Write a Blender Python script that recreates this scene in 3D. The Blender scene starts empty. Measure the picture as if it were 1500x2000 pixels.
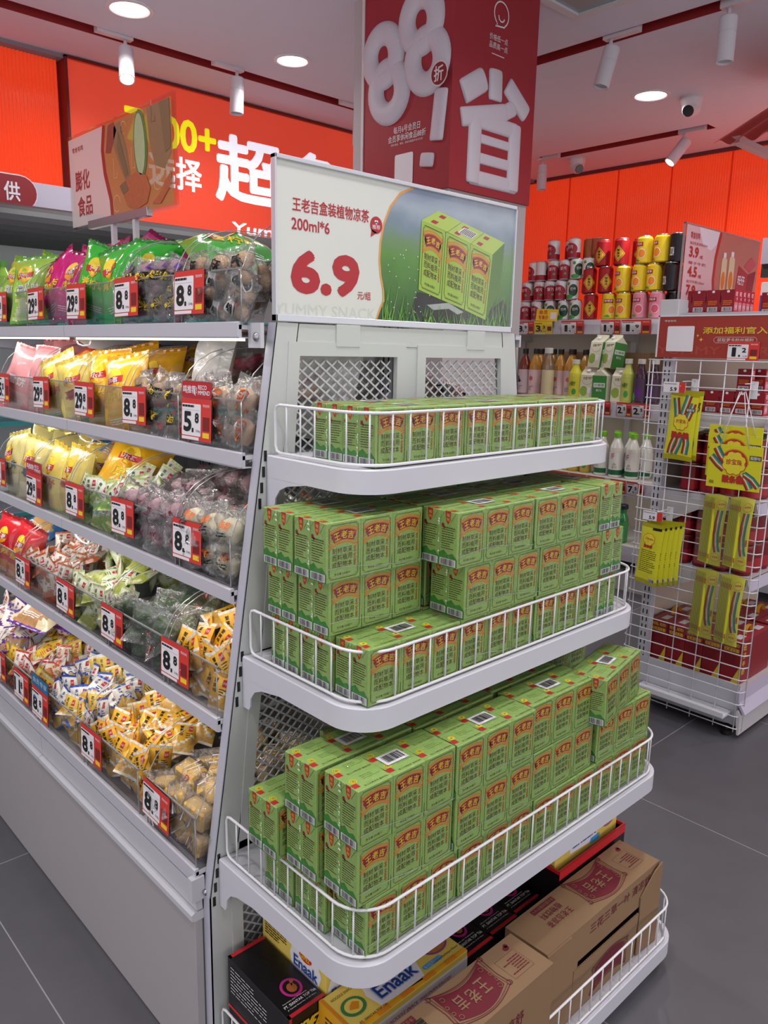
import bpy, math, random
from mathutils import Vector, Matrix
R_ = random.Random(7)
PI = math.pi
scn = bpy.context.scene
COL = scn.collection

# ------------------------------------------------------------ camera
cd = bpy.data.cameras.new('camera'); cam = bpy.data.objects.new('camera', cd); COL.objects.link(cam)
right = Vector((0.73014157, -0.68299152, 0.02039284))
down = Vector((-0.12296777, -0.16069726, -0.9793137))
fwd = Vector((0.67214003, 0.71252998, -0.20131769))
cam.matrix_world = Matrix(((right.x, -down.x, -fwd.x, 0), (right.y, -down.y, -fwd.y, 0), (right.z, -down.z, -fwd.z, 1.5), (0, 0, 0, 1)))
cd.sensor_fit = 'HORIZONTAL'; cd.sensor_width = 36.0; cd.lens = 36.0 * 1533.54 / 1500.0
cd.clip_start = 0.02; cd.clip_end = 60
scn.camera = cam

# ------------------------------------------------------------ world, exposure, large lights
w = bpy.data.worlds.new('world'); scn.world = w; w.use_nodes = True
w.node_tree.nodes['Background'].inputs[0].default_value = (1.0, 0.97, 0.98, 1)
w.node_tree.nodes['Background'].inputs[1].default_value = 1.45
scn.view_settings.view_transform = 'Standard'; scn.view_settings.look = 'None'
scn.view_settings.exposure = -0.36; scn.view_settings.gamma = 1.0
scn.view_settings.use_curve_mapping = False
cy = scn.cycles
cy.max_bounces = 7; cy.diffuse_bounces = 3; cy.glossy_bounces = 3; cy.transmission_bounces = 4
cy.transparent_max_bounces = 28; cy.caustics_reflective = False; cy.caustics_refractive = False
cy.sample_clamp_indirect = 4.0; cy.use_denoising = True

CEIL = 2.80
LAMP_W = 9.0
def area(name, loc, size, power, rot=(0, 0, 0), color=(1, 0.975, 0.95), spread=PI):
    l = bpy.data.lights.new(name, 'AREA'); l.shape = 'DISK'; l.size = size; l.energy = power
    l.color = color; l.spread = spread
    o = bpy.data.objects.new(name, l); COL.objects.link(o); o.location = loc; o.rotation_euler = rot
    return o
# store downlights that stand outside the frame (the visible ones are lit in their own builder)
for lx, ly in ((0.2, 0.0), (0.0, 1.5), (-1.4, 0.4), (-1.2, 2.0), (1.5, -0.4), (2.9, 0.2), (0.1, 3.1), (-1.3, 3.3), (1.2, -1.6), (-0.4, -1.5), (4.1, 0.6), (3.9, -0.8), (0.9, 0.85), (2.2, 1.0)):
    area('downlight_lamp', (lx, ly, CEIL - 0.012), 0.15, LAMP_W, spread=2.6)

# ------------------------------------------------------------ materials
def lin(c):
    c = c / 255.0
    return c / 12.92 if c <= 0.04045 else ((c + 0.055) / 1.055) ** 2.4
def rgb(h):
    if isinstance(h, str):
        h = h.lstrip('#'); h = (int(h[0:2], 16), int(h[2:4], 16), int(h[4:6], 16))
    return (lin(h[0]), lin(h[1]), lin(h[2]), 1.0)
MATS = {}
def M(name, col='808080', rough=0.5, metal=0.0, emit=0.0, var=0.0, bump=0.0, scale=30.0, coat=0.0, spec=0.5):
    if name in MATS: return MATS[name]
    m = bpy.data.materials.new(name); m.use_nodes = True; nt = m.node_tree; b = nt.nodes['Principled BSDF']
    b.inputs['Base Color'].default_value = rgb(col); b.inputs['Roughness'].default_value = rough
    b.inputs['Metallic'].default_value = metal; b.inputs['Specular IOR Level'].default_value = spec
    if coat: b.inputs['Coat Weight'].default_value = coat; b.inputs['Coat Roughness'].default_value = 0.12
    if emit:
        b.inputs['Emission Color'].default_value = rgb(col); b.inputs['Emission Strength'].default_value = emit
    if var or bump:
        tc = nt.nodes.new('ShaderNodeTexCoord'); nz = nt.nodes.new('ShaderNodeTexNoise')
        nz.inputs['Scale'].default_value = scale; nz.inputs['Detail'].default_value = 4.0
        nt.links.new(tc.outputs['Object'], nz.inputs['Vector'])
        if var:
            mx = nt.nodes.new('ShaderNodeMix'); mx.data_type = 'RGBA'
            c = rgb(col); mx.inputs[6].default_value = tuple(max(0, v * (1 - var)) for v in c[:3]) + (1,)
            mx.inputs[7].default_value = tuple(min(1, v * (1 + var)) for v in c[:3]) + (1,)
            nt.links.new(nz.outputs['Fac'], mx.inputs[0]); nt.links.new(mx.outputs[2], b.inputs['Base Color'])
        if bump:
            bp = nt.nodes.new('ShaderNodeBump'); bp.inputs['Strength'].default_value = bump; bp.inputs['Distance'].default_value = 0.004
            nt.links.new(nz.outputs['Fac'], bp.inputs['Height']); nt.links.new(bp.outputs['Normal'], b.inputs['Normal'])
    MATS[name] = m
    return m
def clear(name, tint='ffffff', gloss=0.12, rough=0.05, bump=0.0, scale=40.0, haze=0.0, fres=0.6):
    """thin clear plastic: straight-through transparency, a fresnel-weighted gloss and a little milky haze"""
    if name in MATS: return MATS[name]
    m = bpy.data.materials.new(name); m.use_nodes = True; nt = m.node_tree; nt.nodes.clear()
    out = nt.nodes.new('ShaderNodeOutputMaterial'); tr = nt.nodes.new('ShaderNodeBsdfTransparent'); gl = nt.nodes.new('ShaderNodeBsdfGlossy')
    tr.inputs[0].default_value = rgb(tint); gl.inputs['Roughness'].default_value = rough
    lw = nt.nodes.new('ShaderNodeLayerWeight'); lw.inputs['Blend'].default_value = 0.25
    ma = nt.nodes.new('ShaderNodeMath'); ma.operation = 'MULTIPLY_ADD'; ma.inputs[1].default_value = fres; ma.inputs[2].default_value = gloss
    nt.links.new(lw.outputs['Fresnel'], ma.inputs[0])
    mx = nt.nodes.new('ShaderNodeMixShader'); nt.links.new(ma.outputs[0], mx.inputs[0]); nt.links.new(tr.outputs[0], mx.inputs[1]); nt.links.new(gl.outputs[0], mx.inputs[2])
    last = mx
    if haze:
        df = nt.nodes.new('ShaderNodeBsdfDiffuse'); df.inputs[0].default_value = (0.9, 0.9, 0.92, 1)
        m2 = nt.nodes.new('ShaderNodeMixShader'); m2.inputs[0].default_value = haze
        nt.links.new(mx.outputs[0], m2.inputs[1]); nt.links.new(df.outputs[0], m2.inputs[2]); last = m2
    if bump:
        tc = nt.nodes.new('ShaderNodeTexCoord'); nz = nt.nodes.new('ShaderNodeTexNoise'); nz.inputs['Scale'].default_value = scale
        nz.inputs['Detail'].default_value = 3.0
        nt.links.new(tc.outputs['Object'], nz.inputs['Vector'])
        bp = nt.nodes.new('ShaderNodeBump'); bp.inputs['Strength'].default_value = bump; bp.inputs['Distance'].default_value = 0.01
        nt.links.new(nz.outputs['Fac'], bp.inputs['Height'])
        nt.links.new(bp.outputs['Normal'], gl.inputs['Normal']); nt.links.new(bp.outputs['Normal'], lw.inputs['Normal'])
    nt.links.new(last.outputs[0], out.inputs[0])
    MATS[name] = m
    return m

WHITE = M('white_powder_coat', 'c4c4cc', 0.42, bump=0.03, scale=220)
WHITE2 = M('white_panel', 'c9c5c8', 0.5, var=0.02, scale=6)
WIRE = M('white_wire', 'e4e4ea', 0.35)
BLACK = M('black_plastic', '121214', 0.45)
INK = M('black_ink', '141414', 0.5)
PAPER = M('white_paper', 'ebe9ee', 0.5)
RED = M('red_print', 'c3232c', 0.5)
TAGRED = M('tag_red', 'd63a34', 0.5)
YEL = M('yellow_print', 'f2d02c', 0.5)
DRED = M('dark_red_print', '96161e', 0.5)
GREY = M('grey_print', '8c8c92', 0.5)
SILVER = M('brushed_aluminium', 'b4b6ba', 0.3, 0.9)
ACRYL = clear('clear_acrylic', 'fdfdfd', 0.02, 0.03, fres=0.4)
ACRYL_EDGE = clear('acrylic_edge', 'c4c8cf', 0.22, 0.15, haze=0.22)
FILM = clear('clear_film', 'fefefe', 0.03, 0.10, bump=0.9, scale=55, fres=0.42)
FILM2 = clear('clear_pouch_film', 'ffffff', 0.09, 0.11, bump=1.0, scale=60, haze=0.05)

def sheer(name, col, a=0.25, rough=0.3):
    """print on a clear sheet: partly see-through"""
    if name in MATS: return MATS[name]
    m = M(name, col, rough); nt = m.node_tree; b = nt.nodes['Principled BSDF']; out = nt.nodes['Material Output']
    tr = nt.nodes.new('ShaderNodeBsdfTransparent'); mx = nt.nodes.new('ShaderNodeMixShader'); mx.inputs[0].default_value = 1 - a
    nt.links.new(tr.outputs[0], mx.inputs[1]); nt.links.new(b.outputs[0], mx.inputs[2]); nt.links.new(mx.outputs[0], out.inputs[0])
    return m
# ------------------------------------------------------------ mesh builder
TXT = {}
def text2d(s, bold):
    k = (s, bold)
    if k in TXT: return TXT[k]
    c = bpy.data.curves.new('t', 'FONT'); c.body = s; c.resolution_u = 3; c.offset = 0.0
    c.space_line = 0.9
    o = bpy.data.objects.new('t', c); COL.objects.link(o)
    bpy.context.view_layer.update()
    me = bpy.data.meshes.new_from_object(o.evaluated_get(bpy.context.evaluated_depsgraph_get()))
    vs = [(v.co.x, v.co.y) for v in me.vertices]; fs = [tuple(p.vertices) for p in me.polygons]
    bpy.data.objects.remove(o); bpy.data.curves.remove(c); bpy.data.meshes.remove(me)
    if not vs: vs = [(0, 0)]
    x0 = min(v[0] for v in vs); x1 = max(v[0] for v in vs); y0 = min(v[1] for v in vs); y1 = max(v[1] for v in vs)
    asp = (x1 - x0) / max(1e-6, y1 - y0)
    vs = [((x - x0) / max(1e-6, x1 - x0), (y - y0) / max(1e-6, y1 - y0)) for x, y in vs]
    TXT[k] = (vs, fs, asp)
    return TXT[k]

class MB:
    def __init__(s): s.v = []; s.f = []; s.m = []; s.mats = []; s.sm = []
    def mi(s, mat):
        if mat not in s.mats: s.mats.append(mat)
        return s.mats.index(mat)
    def add(s, vs, fs, mat, X=None, smooth=False):
        n = len(s.v)
        if X is not None: vs = [tuple(X @ Vector(v)) for v in vs]
        s.v.extend(vs); i = s.mi(mat)
        for f in fs: s.f.append(tuple(n + a for a in f)); s.m.append(i); s.sm.append(smooth)
        return s
    def box(s, x0, x1, y0, y1, z0, z1, mat, X=None):
        vs = [(x0, y0, z0), (x1, y0, z0), (x1, y1, z0), (x0, y1, z0), (x0, y0, z1), (x1, y0, z1), (x1, y1, z1), (x0, y1, z1)]
        return s.add(vs, [(0, 3, 2, 1), (4, 5, 6, 7), (0, 1, 5, 4), (1, 2, 6, 5), (2, 3, 7, 6), (3, 0, 4, 7)], mat, X)
    def bbox(s, x0, x1, y0, y1, z0, z1, b, mat, X=None):
        """box with chamfered edges"""
        vs = []; idx = {}
        for ix, x in ((0, x0), (1, x1)):
            for iy, y in ((0, y0), (1, y1)):
                for iz, z in ((0, z0), (1, z1)):
                    sx = b if ix == 0 else -b; sy = b if iy == 0 else -b; sz = b if iz == 0 else -b
                    for a in range(3):
                        idx[(ix, iy, iz, a)] = len(vs)
                        vs.append((x + (0 if a == 0 else sx), y + (0 if a == 1 else sy), z + (0 if a == 2 else sz)))
        g = lambda ix, iy, iz, a: idx[(ix, iy, iz, a)]
        fs = []
        for i in (0, 1):
            q = [g(i, 0, 0, 0), g(i, 1, 0, 0), g(i, 1, 1, 0), g(i, 0, 1, 0)]; fs.append(q if i else q[::-1])
            q = [g(0, i, 0, 1), g(1, i, 0, 1), g(1, i, 1, 1), g(0, i, 1, 1)]; fs.append(q[::-1] if i else q)
            q = [g(0, 0, i, 2), g(1, 0, i, 2), g(1, 1, i, 2), g(0, 1, i, 2)]; fs.append(q if i else q[::-1])
        for i in (0, 1):
            for j in (0, 1):
                fl = (i == j)
                q = [g(i, j, 0, 0), g(i, j, 1, 0), g(i, j, 1, 1), g(i, j, 0, 1)]; fs.append(q if fl else q[::-1])
                q = [g(i, 0, j, 0), g(i, 1, j, 0), g(i, 1, j, 2), g(i, 0, j, 2)]; fs.append(q[::-1] if fl else q)
                q = [g(0, i, j, 1), g(1, i, j, 1), g(1, i, j, 2), g(0, i, j, 2)]; fs.append(q if fl else q[::-1])
                for k in (0, 1):
                    q = [g(i, j, k, 0), g(i, j, k, 1), g(i, j, k, 2)]
                    fs.append(q if (i + j + k) % 2 else q[::-1])
        return s.add(vs, [tuple(f) for f in fs], mat, X)
    def tube(s, pts, r, mat, n=6, closed=False):
        pts = [Vector(p) for p in pts]; N = len(pts); vs = []; up = Vector((0, 0, 1)); prev = None
        for i, p in enumerate(pts):
            a = pts[(i - 1) % N] if (closed or i > 0) else p; b = pts[(i + 1) % N] if (closed or i < N - 1) else p
            t = (b - a).normalized()
            if prev is None:
                u = t.cross(up)
                if u.length < 1e-3: u = t.cross(Vector((1, 0, 0)))
                u.normalize()
            else:
                u = (prev - t * prev.dot(t))
                if u.length < 1e-4: u = t.cross(up)
                u.normalize()
            prev = u; v = t.cross(u)
            for k in range(n):
                an = 2 * PI * k / n; vs.append(tuple(p + u * (r * math.cos(an)) + v * (r * math.sin(an))))
        fs = []
        for i in range(N if closed else N - 1):
            j = (i + 1) % N
            for k in range(n): fs.append((i * n + k, i * n + (k + 1) % n, j * n + (k + 1) % n, j * n + k))
        if not closed: fs.append(tuple(range(n - 1, -1, -1))); fs.append(tuple((N - 1) * n + k for k in range(n)))
        return s.add(vs, fs, mat, None, True)
    def lathe(s, prof, mat, n=16, X=None, cap=True):
        """prof: list of (r, z) or (r, z, mat)"""
        for i in range(len(prof) - 1):
            r0, z0 = prof[i][:2]; r1, z1 = prof[i + 1][:2]; mt = prof[i][2] if len(prof[i]) > 2 else mat
            vs = []; fs = []
            for k in range(n):
                a = 2 * PI * k / n; vs.append((r0 * math.cos(a), r0 * math.sin(a), z0))
            for k in range(n):
                a = 2 * PI * k / n; vs.append((r1 * math.cos(a), r1 * math.sin(a), z1))
            for k in range(n): fs.append((k, (k + 1) % n, n + (k + 1) % n, n + k))
            s.add(vs, fs, mt, X, True)
        if cap:
            for (r, z), fl in ((prof[0][:2], True), (prof[-1][:2], False)):
                if r > 1e-5:
                    vs = [(r * math.cos(2 * PI * k / n), r * math.sin(2 * PI * k / n), z) for k in range(n)]
                    f = tuple(range(n)); s.add(vs, [f[::-1] if fl else f], prof[-1][2] if (len(prof[-1]) > 2 and not fl) else mat, X)
        return s
    def prism(s, outline, a0, a1, axis, mat, X=None):
        """outline: 2D polygon; extruded along axis from a0 to a1. axis 'x': (y,z); 'y': (x,z); 'z': (x,y)"""
        def P(p, a): return {'x': (a, p[0], p[1]), 'y': (p[0], a, p[1]), 'z': (p[0], p[1], a)}[axis]
        n = len(outline); vs = [P(p, a0) for p in outline] + [P(p, a1) for p in outline]
        fs = [tuple(range(n - 1, -1, -1)), tuple(range(n, 2 * n))] + [(i, (i + 1) % n, n + (i + 1) % n, n + i) for i in range(n)]
        return s.add(vs, fs, mat, X)
    def face(s, O, U, V, eps=0.0004): return Face(s, O, U, V, eps)
    def mesh(s, name='mesh'):
        me = bpy.data.meshes.new(name); me.from_pydata(s.v, [], s.f)
        for m in s.mats: me.materials.append(m)
        me.polygons.foreach_set('material_index', s.m); me.polygons.foreach_set('use_smooth', s.sm)
        me.update()
        return me
    def obj(s, name, parent=None, loc=(0, 0, 0), rot=(0, 0, 0), **props):
        return put(s.mesh(name), name, parent, loc, rot, **props)

class Face:
    """flat print on a plane: origin, horizontal and vertical unit vectors; drawings sit a hair proud of the surface"""
    def __init__(s, mb, O, U, V, eps): s.mb = mb; s.O = Vector(O); s.U = Vector(U).normalized(); s.V = Vector(V).normalized(); s.N = s.U.cross(s.V); s.e = eps
    def P(s, x, y, l=1): return tuple(s.O + s.U * x + s.V * y + s.N * (s.e * l))
    cell = None
    def poly(s, pts, mat, l=1):
        if s.cell is None: s.mb.add([s.P(x, y, l) for x, y in pts], [tuple(range(len(pts)))], mat); return s
        # on curved surfaces the shape is cut into cells so that it follows the curve
        def cut(poly, ax, v, keep_low):
            out = []
            for i in range(len(poly)):
                a, b = poly[i - 1], poly[i]; ia = (a[ax] <= v) == keep_low; ib = (b[ax] <= v) == keep_low
                if ia != ib:
                    t = (v - a[ax]) / (b[ax] - a[ax]); out.append((a[0] + (b[0] - a[0]) * t, a[1] + (b[1] - a[1]) * t))
                if ib: out.append(b)
            return out
        cx, cyy = s.cell; strips = [pts]
        for ax, c in ((0, cx), (1, cyy)):
            if not c: continue
            nxt = []
            for P in strips:
                lo = min(p[ax] for p in P); hi = max(p[ax] for p in P); k = math.floor(lo / c) + 1; rest = P
                while k * c < hi and len(rest) > 2:
                    q = cut(rest, ax, k * c, True); rest = cut(rest, ax, k * c, False)
                    if len(q) > 2: nxt.append(q)
                    k += 1
                if len(rest) > 2: nxt.append(rest)
            strips = nxt
        for P in strips: s.mb.add([s.P(x, y, l) for x, y in P], [tuple(range(len(P)))], mat)
        return s
    def rect(s, x0, y0, x1, y1, mat, l=1): return s.poly([(x0, y0), (x1, y0), (x1, y1), (x0, y1)], mat, l)
    def rrect(s, x0, y0, x1, y1, r, mat, l=1, n=4):
        pts = []
        for cx, cyy, a0 in ((x1 - r, y0 + r, -90), (x1 - r, y1 - r, 0), (x0 + r, y1 - r, 90), (x0 + r, y0 + r, 180)):
            for i in range(n + 1):
                a = math.radians(a0 + 90 * i / n); pts.append((cx + r * math.cos(a), cyy + r * math.sin(a)))
        return s.poly(pts, mat, l)
    def ell(s, cx, cyy, rx, ry, mat, l=1, n=20, a=0.0):
        return s.poly([(cx + rx * math.cos(2 * PI * i / n) * math.cos(a) - ry * math.sin(2 * PI * i / n) * math.sin(a), cyy + rx * math.cos(2 * PI * i / n) * math.sin(a) + ry * math.sin(2 * PI * i / n) * math.cos(a)) for i in range(n)], mat, l)
    def line(s, pts, w, mat, l=1, closed=False):
        n = len(pts)
        L = []; Rr = []
        for i in range(n):
            a = pts[(i - 1) % n] if (closed or i > 0) else pts[i]; b = pts[(i + 1) % n] if (closed or i < n - 1) else pts[i]
            dx, dy = b[0] - a[0], b[1] - a[1]; d = math.hypot(dx, dy) or 1; nx, ny = -dy / d * w / 2, dx / d * w / 2
            L.append((pts[i][0] + nx, pts[i][1] + ny)); Rr.append((pts[i][0] - nx, pts[i][1] - ny))
        vs = [s.P(*p, l) for p in L + Rr]; fs = []
        for i in range(n if closed else n - 1):
            j = (i + 1) % n; fs.append((n + i, n + j, j, i))
        s.mb.add(vs, fs, mat); return s
    def text(s, t, x0, y0, x1, y1, mat, bold=0.02, l=1, fit='box', slant=0.0, bend=0.0):
        """fit 'box' stretches to the rectangle; 'h' keeps aspect from the height, starting at x0; 'c' the same but centred"""
        vs, fs, asp = text2d(t, 0.0); w, h = x1 - x0, y1 - y0
        if fit == 'h': w = h * asp
        elif fit == 'c':
            ww = h * asp; x0 = (x0 + x1) / 2 - ww / 2; w = ww
        # heavy weights: the outline is drawn again with small shifts
        d = max(0.0, bold - 0.012) * h * 0.62; lines_ = t.count('\n') + 1; d /= lines_
        sh = [(0, 0)] if d <= 0 else [(0.7, 0.7), (-0.7, 0.7), (0.7, -0.7), (-0.7, -0.7)] if bold < 0.06 else [(1, 0), (-1, 0), (0, 1), (0, -1), (0.72, 0.72), (-0.72, 0.72), (0.72, -0.72), (-0.72, -0.72), (0, 0)]
        w -= 2 * d; h -= 2 * d; x0 += d; y0 += d
        for q, (sx, sy) in enumerate(sh):
            out = []
            for u, v in vs:
                out.append(s.P(x0 + u * w + slant * v * h + sx * d, y0 + v * h + bend * (1 - (2 * u - 1) ** 2) + sy * d, l + q * 0.02))
            s.mb.add(out, fs, mat)
        return s
    def barcode(s, x0, y0, x1, y1, l=1, n=14, seed=3, vert=False, bg=True):
        if bg: s.rect(x0, y0, x1, y1, PAPER, l)
        r = random.Random(seed); m = 0.08; y0b = y0 + (y1 - y0) * m; y1b = y1 - (y1 - y0) * m
        if vert:
            y = y0b
            while y < y1b:
                a = (y1b - y0b) / n * r.choice((0.3, 0.5, 0.8)); s.rect(x0 + (x1 - x0) * m, y, x1 - (x1 - x0) * m, min(y + a, y1b), INK, l + 1); y += a + (y1b - y0b) / n * r.choice((0.3, 0.6))
        else:
            x = x0 + (x1 - x0) * m
            while x < x1 - (x1 - x0) * m:
                a = (x1 - x0) / n * r.choice((0.3, 0.5, 0.8)); s.rect(x, y0b, min(x + a, x1), y1b, INK, l + 1); x += a + (x1 - x0) / n * r.choice((0.3, 0.6))
        return s
    def lines(s, x0, y0, x1, y1, n, mat, l=1, seed=1, fill=0.5):
        """small print that is only a few pixels high: rows of short strokes"""
        r = random.Random(seed); dy = (y1 - y0) / n
        for i in range(n):
            x = x0; end = x1 - (x1 - x0) * r.choice((0, 0, 0.1, 0.35))
            while x < end:
                a = min((x1 - x0) * r.uniform(0.06, 0.22), end - x); s.rect(x, y1 - i * dy - dy * fill, x + a, y1 - i * dy, mat, l); x += a + (x1 - x0) * 0.025
        return s

def put(me, name, parent=None, loc=(0, 0, 0), rot=(0, 0, 0), **props):
    o = bpy.data.objects.new(name, me); COL.objects.link(o); o.location = loc; o.rotation_euler = rot
    if parent is not None: o.parent = parent
    for k, v in props.items():
        if v is not None: o[k] = v
    return o
def empty(name, loc=(0, 0, 0), rot=(0, 0, 0), **props):
    o = bpy.data.objects.new(name, None); COL.objects.link(o); o.location = loc; o.rotation_euler = rot; o.empty_display_size = 0.05
    for k, v in props.items():
        if v is not None: o[k] = v
    return o
KIDS = {}
def clone(root, loc, rot=(0, 0, 0), scale=None, **props):
    """copy a thing, its parts and their sub-parts"""
    c = root.copy(); COL.objects.link(c); c.location = loc; c.rotation_euler = rot
    if scale: c.scale = (scale, scale, scale) if not isinstance(scale, tuple) else scale
    for k, v in props.items():
        if v is not None: c[k] = v
    if root.name not in KIDS: KIDS[root.name] = [(ch, [g for g in ch.children]) for ch in root.children]
    for ch, gs in KIDS[root.name]:
        d = ch.copy(); COL.objects.link(d); d.parent = c
        for g in gs:
            e = g.copy(); COL.objects.link(e); e.parent = d
    return c
class Proto:
    """places a built thing: the first call moves the original, later calls copy it"""
    ALL = []
    def __init__(s, root): s.root = root; s.used = False; Proto.ALL.append(s)
    def at(s, loc, rot=(0, 0, 0), scale=None, **props):
        if not s.used:
            s.used = True; s.src = s.root
            KIDS[s.root.name] = [(ch, [g for g in ch.children]) for ch in s.root.children]
            s.root.location = loc; s.root.rotation_euler = rot
            if scale: s.root.scale = (scale, scale, scale) if not isinstance(scale, tuple) else scale
            for k, v in props.items():
                if v is not None: s.root[k] = v
            return s.root
        return clone(s.root, loc, rot, scale or (1, 1, 1), **props)
# ============================================================ setting
b = MB(); b.box(-3.6, 6.3, -3.6, 5.0, -0.05, -0.0007, M('grout', '98979b', 0.8))
floor = b.obj('floor', kind='structure')
tm = M('floor_tile_stone', '59585e', 0.42, var=0.12, bump=0.12, scale=9)
t = MB(); t.bbox(0.0016, 0.9164, 0.0016, 0.9164, -0.02, 0.0, 0.0006, tm); tmesh = t.mesh('tile')
for i in range(-4, 6):
    for j in range(-5, 4):
        put(tmesh, 'tile', floor, (0.521 + 0.918 * i, 1.33 + 0.918 * j, 0))

cm = M('ceiling_paint', 'e0dae6', 0.85, var=0.015, scale=3)
b = MB()
X0, X1, Y0, Y1 = -3.2, 5.3, -3.2, 4.05
for x0, x1, y0, y1 in ((X0, X1, 3.575, Y1), (3.2, X1, 3.48, 3.575), (X0, 3.105, Y0, 3.48), (3.2, 4.62, Y0, 3.48), (4.62, 4.73, Y0, 2.28), (4.62, 4.73, 3.45, 3.48), (4.73, X1, Y0, 3.48)):
    b.box(x0, x1, y0, y1, CEIL, CEIL + 0.09, cm)
ceil = b.obj('ceiling', kind='structure')
slot = M('slot_red', '9c2226', 0.7)
b = MB()
b.box(X0, 3.2, 3.48, 3.575, CEIL + 0.09, CEIL + 0.1, slot); b.box(3.105, 3.2, Y0, 3.48, CEIL + 0.09, CEIL + 0.1, slot); b.box(4.62, 4.73, 2.28, 3.45, CEIL + 0.09, CEIL + 0.1, slot)
T = 0.004
for x0, x1, y0, y1 in ((X0, 3.105, 3.48, 3.48 + T), (X0, 3.2, 3.575 - T, 3.575), (3.105, 3.105 + T, Y0, 3.48), (3.2 - T, 3.2, Y0, 3.575), (4.62, 4.62 + T, 2.28, 3.45), (4.73 - T, 4.73, 2.28, 3.45), (4.62, 4.73, 2.28, 2.28 + T), (4.62, 4.73, 3.45 - T, 3.45)):
    b.box(x0, x1, y0, y1, CEIL + 0.0005, CEIL + 0.09, slot)
b.obj('trim_1', kind='structure')

# far wall behind the chiller and the billboard (runs along X), right wall (runs along Y)
wm = M('wall_paint', 'c8c2c4', 0.8)
b = MB(); b.box(-3.2, 5.3, 4.0, 4.06, 0, CEIL, wm); wall_back = b.obj('wall_back', kind='structure')
b = MB(); b.box(5.26, 5.32, -1.2, 4.0, 0, CEIL, wm); wall_right = b.obj('wall_right', kind='structure')
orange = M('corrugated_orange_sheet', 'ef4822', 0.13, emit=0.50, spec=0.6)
def corrugated(name, parent, length, h, z0, pitch=0.0165, depth=0.011):
    m = MB(); n = int(length / pitch) * 4; vs = []; fs = []
    for i in range(n + 1):
        u = length * i / n; d = depth * 0.5 * (1 + math.cos(2 * PI * i / 4.0)) if True else 0
        vs += [(0 - d, u, z0), (0 - d, u, z0 + h)]
    for i in range(n): fs.append((2 * i, 2 * i + 2, 2 * i + 3, 2 * i + 1))
    m.add(vs, fs, orange, None, True)
    m.box(0.004, 0.008, 0, length, z0, z0 + h, orange)
    return m.mesh(name)
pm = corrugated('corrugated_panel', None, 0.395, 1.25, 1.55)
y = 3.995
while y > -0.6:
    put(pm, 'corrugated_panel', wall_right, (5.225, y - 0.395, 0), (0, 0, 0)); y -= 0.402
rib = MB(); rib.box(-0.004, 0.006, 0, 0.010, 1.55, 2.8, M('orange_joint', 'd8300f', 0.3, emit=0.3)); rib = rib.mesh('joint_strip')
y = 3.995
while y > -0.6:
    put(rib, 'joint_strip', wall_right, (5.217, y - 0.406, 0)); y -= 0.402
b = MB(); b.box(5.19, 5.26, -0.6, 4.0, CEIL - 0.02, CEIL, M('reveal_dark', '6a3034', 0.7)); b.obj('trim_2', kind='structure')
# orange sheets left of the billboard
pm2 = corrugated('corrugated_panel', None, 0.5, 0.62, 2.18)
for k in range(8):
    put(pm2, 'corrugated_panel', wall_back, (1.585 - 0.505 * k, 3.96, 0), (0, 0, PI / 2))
b = MB(); b.box(-3.2, 5.2, 3.90, 4.0, CEIL - 0.018, CEIL, M('reveal_grey', '8a7f86', 0.7)); b.obj('trim_3', kind='structure')

# billboard
bill = empty('billboard', (1.6, 3.93, 2.06), label='backlit red billboard with huge white and yellow lettering on the far wall', category='billboard')
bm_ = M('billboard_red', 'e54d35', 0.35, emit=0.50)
m = MB(); m.box(0.012, 3.2, -0.03, 0.05, 0.004, 0.728, bm_); m.obj('panel', bill)
m = MB(); fr = M('dark_red_frame', '6b1717', 0.4)
m.box(0, 0.012, -0.045, 0.05, 0, 0.735, fr); m.box(0, 3.2, -0.045, 0.05, -0.004, 0.004, fr); m.box(0, 3.2, -0.045, 0.05, 0.728, 0.735, fr); m.obj('frame', bill)
m = MB(); f = m.face((0, -0.0305, 0), (1, 0, 0), (0, 0, 1), 0.001)
wl = M('billboard_white', 'eef2ff', 0.4, emit=0.85); yl = M('billboard_yellow', 'f6f00e', 0.4, emit=0.7)
f.text('7000+', 0.285, 0.425, 0.795, 0.585, yl, 0.07); f.text('选择', 0.40, 0.235, 0.705, 0.40, wl, 0.055)
f.text('超多', 0.785, 0.215, 1.65, 0.565, wl, 0.06); f.text('好', 1.70, 0.215, 2.1, 0.55, wl, 0.06)
f.text('Yummy More', 0.875, 0.040, 1.72, 0.118, wl, 0.06, slant=0.12)
m.obj('lettering', bill)

# white fascia with the rounded red sign, left of the billboard
b = MB(); b.box(-3.2, 1.595, 3.86, 3.985, 2.065, 2.215, M('fascia_white', 'c2bfd2', 0.5)); b.obj('trim_4', kind='structure')
m = MB(); f = m.face((0.75, 3.855, 2.075), (1, 0, 0), (0, 0, 1), 0.0)
ws = M('sign_white', 'e6e4ee', 0.5)
def pill(mb, x0, x1, z0, z1, y0, y1, mat):
    r = (z1 - z0) / 2; pts = []
    for cx, a0 in ((x1 - r, -90), (x0 + r, 90)):
        for i in range(11): a = math.radians(a0 + 18 * i); pts.append((cx + r * math.cos(a), (z0 + z1) / 2 + r * math.sin(a)))
    mb.prism(pts, y0, y1, 'y', mat)
pill(m, 0.60, 1.425, 2.085, 2.235, 3.845, 3.86, ws); pill(m, 0.607, 1.418, 2.092, 2.228, 3.835, 3.846, M('sign_maroon', '8e1f28', 0.45))
m.face((0, 3.834, 0), (1, 0, 0), (0, 0, 1), 0.001).text('供', 1.275, 2.118, 1.345, 2.2, ws, 0.05)
m.obj('wall_sign', label='rounded maroon sign with white character on the white fascia', category='sign')

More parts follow.
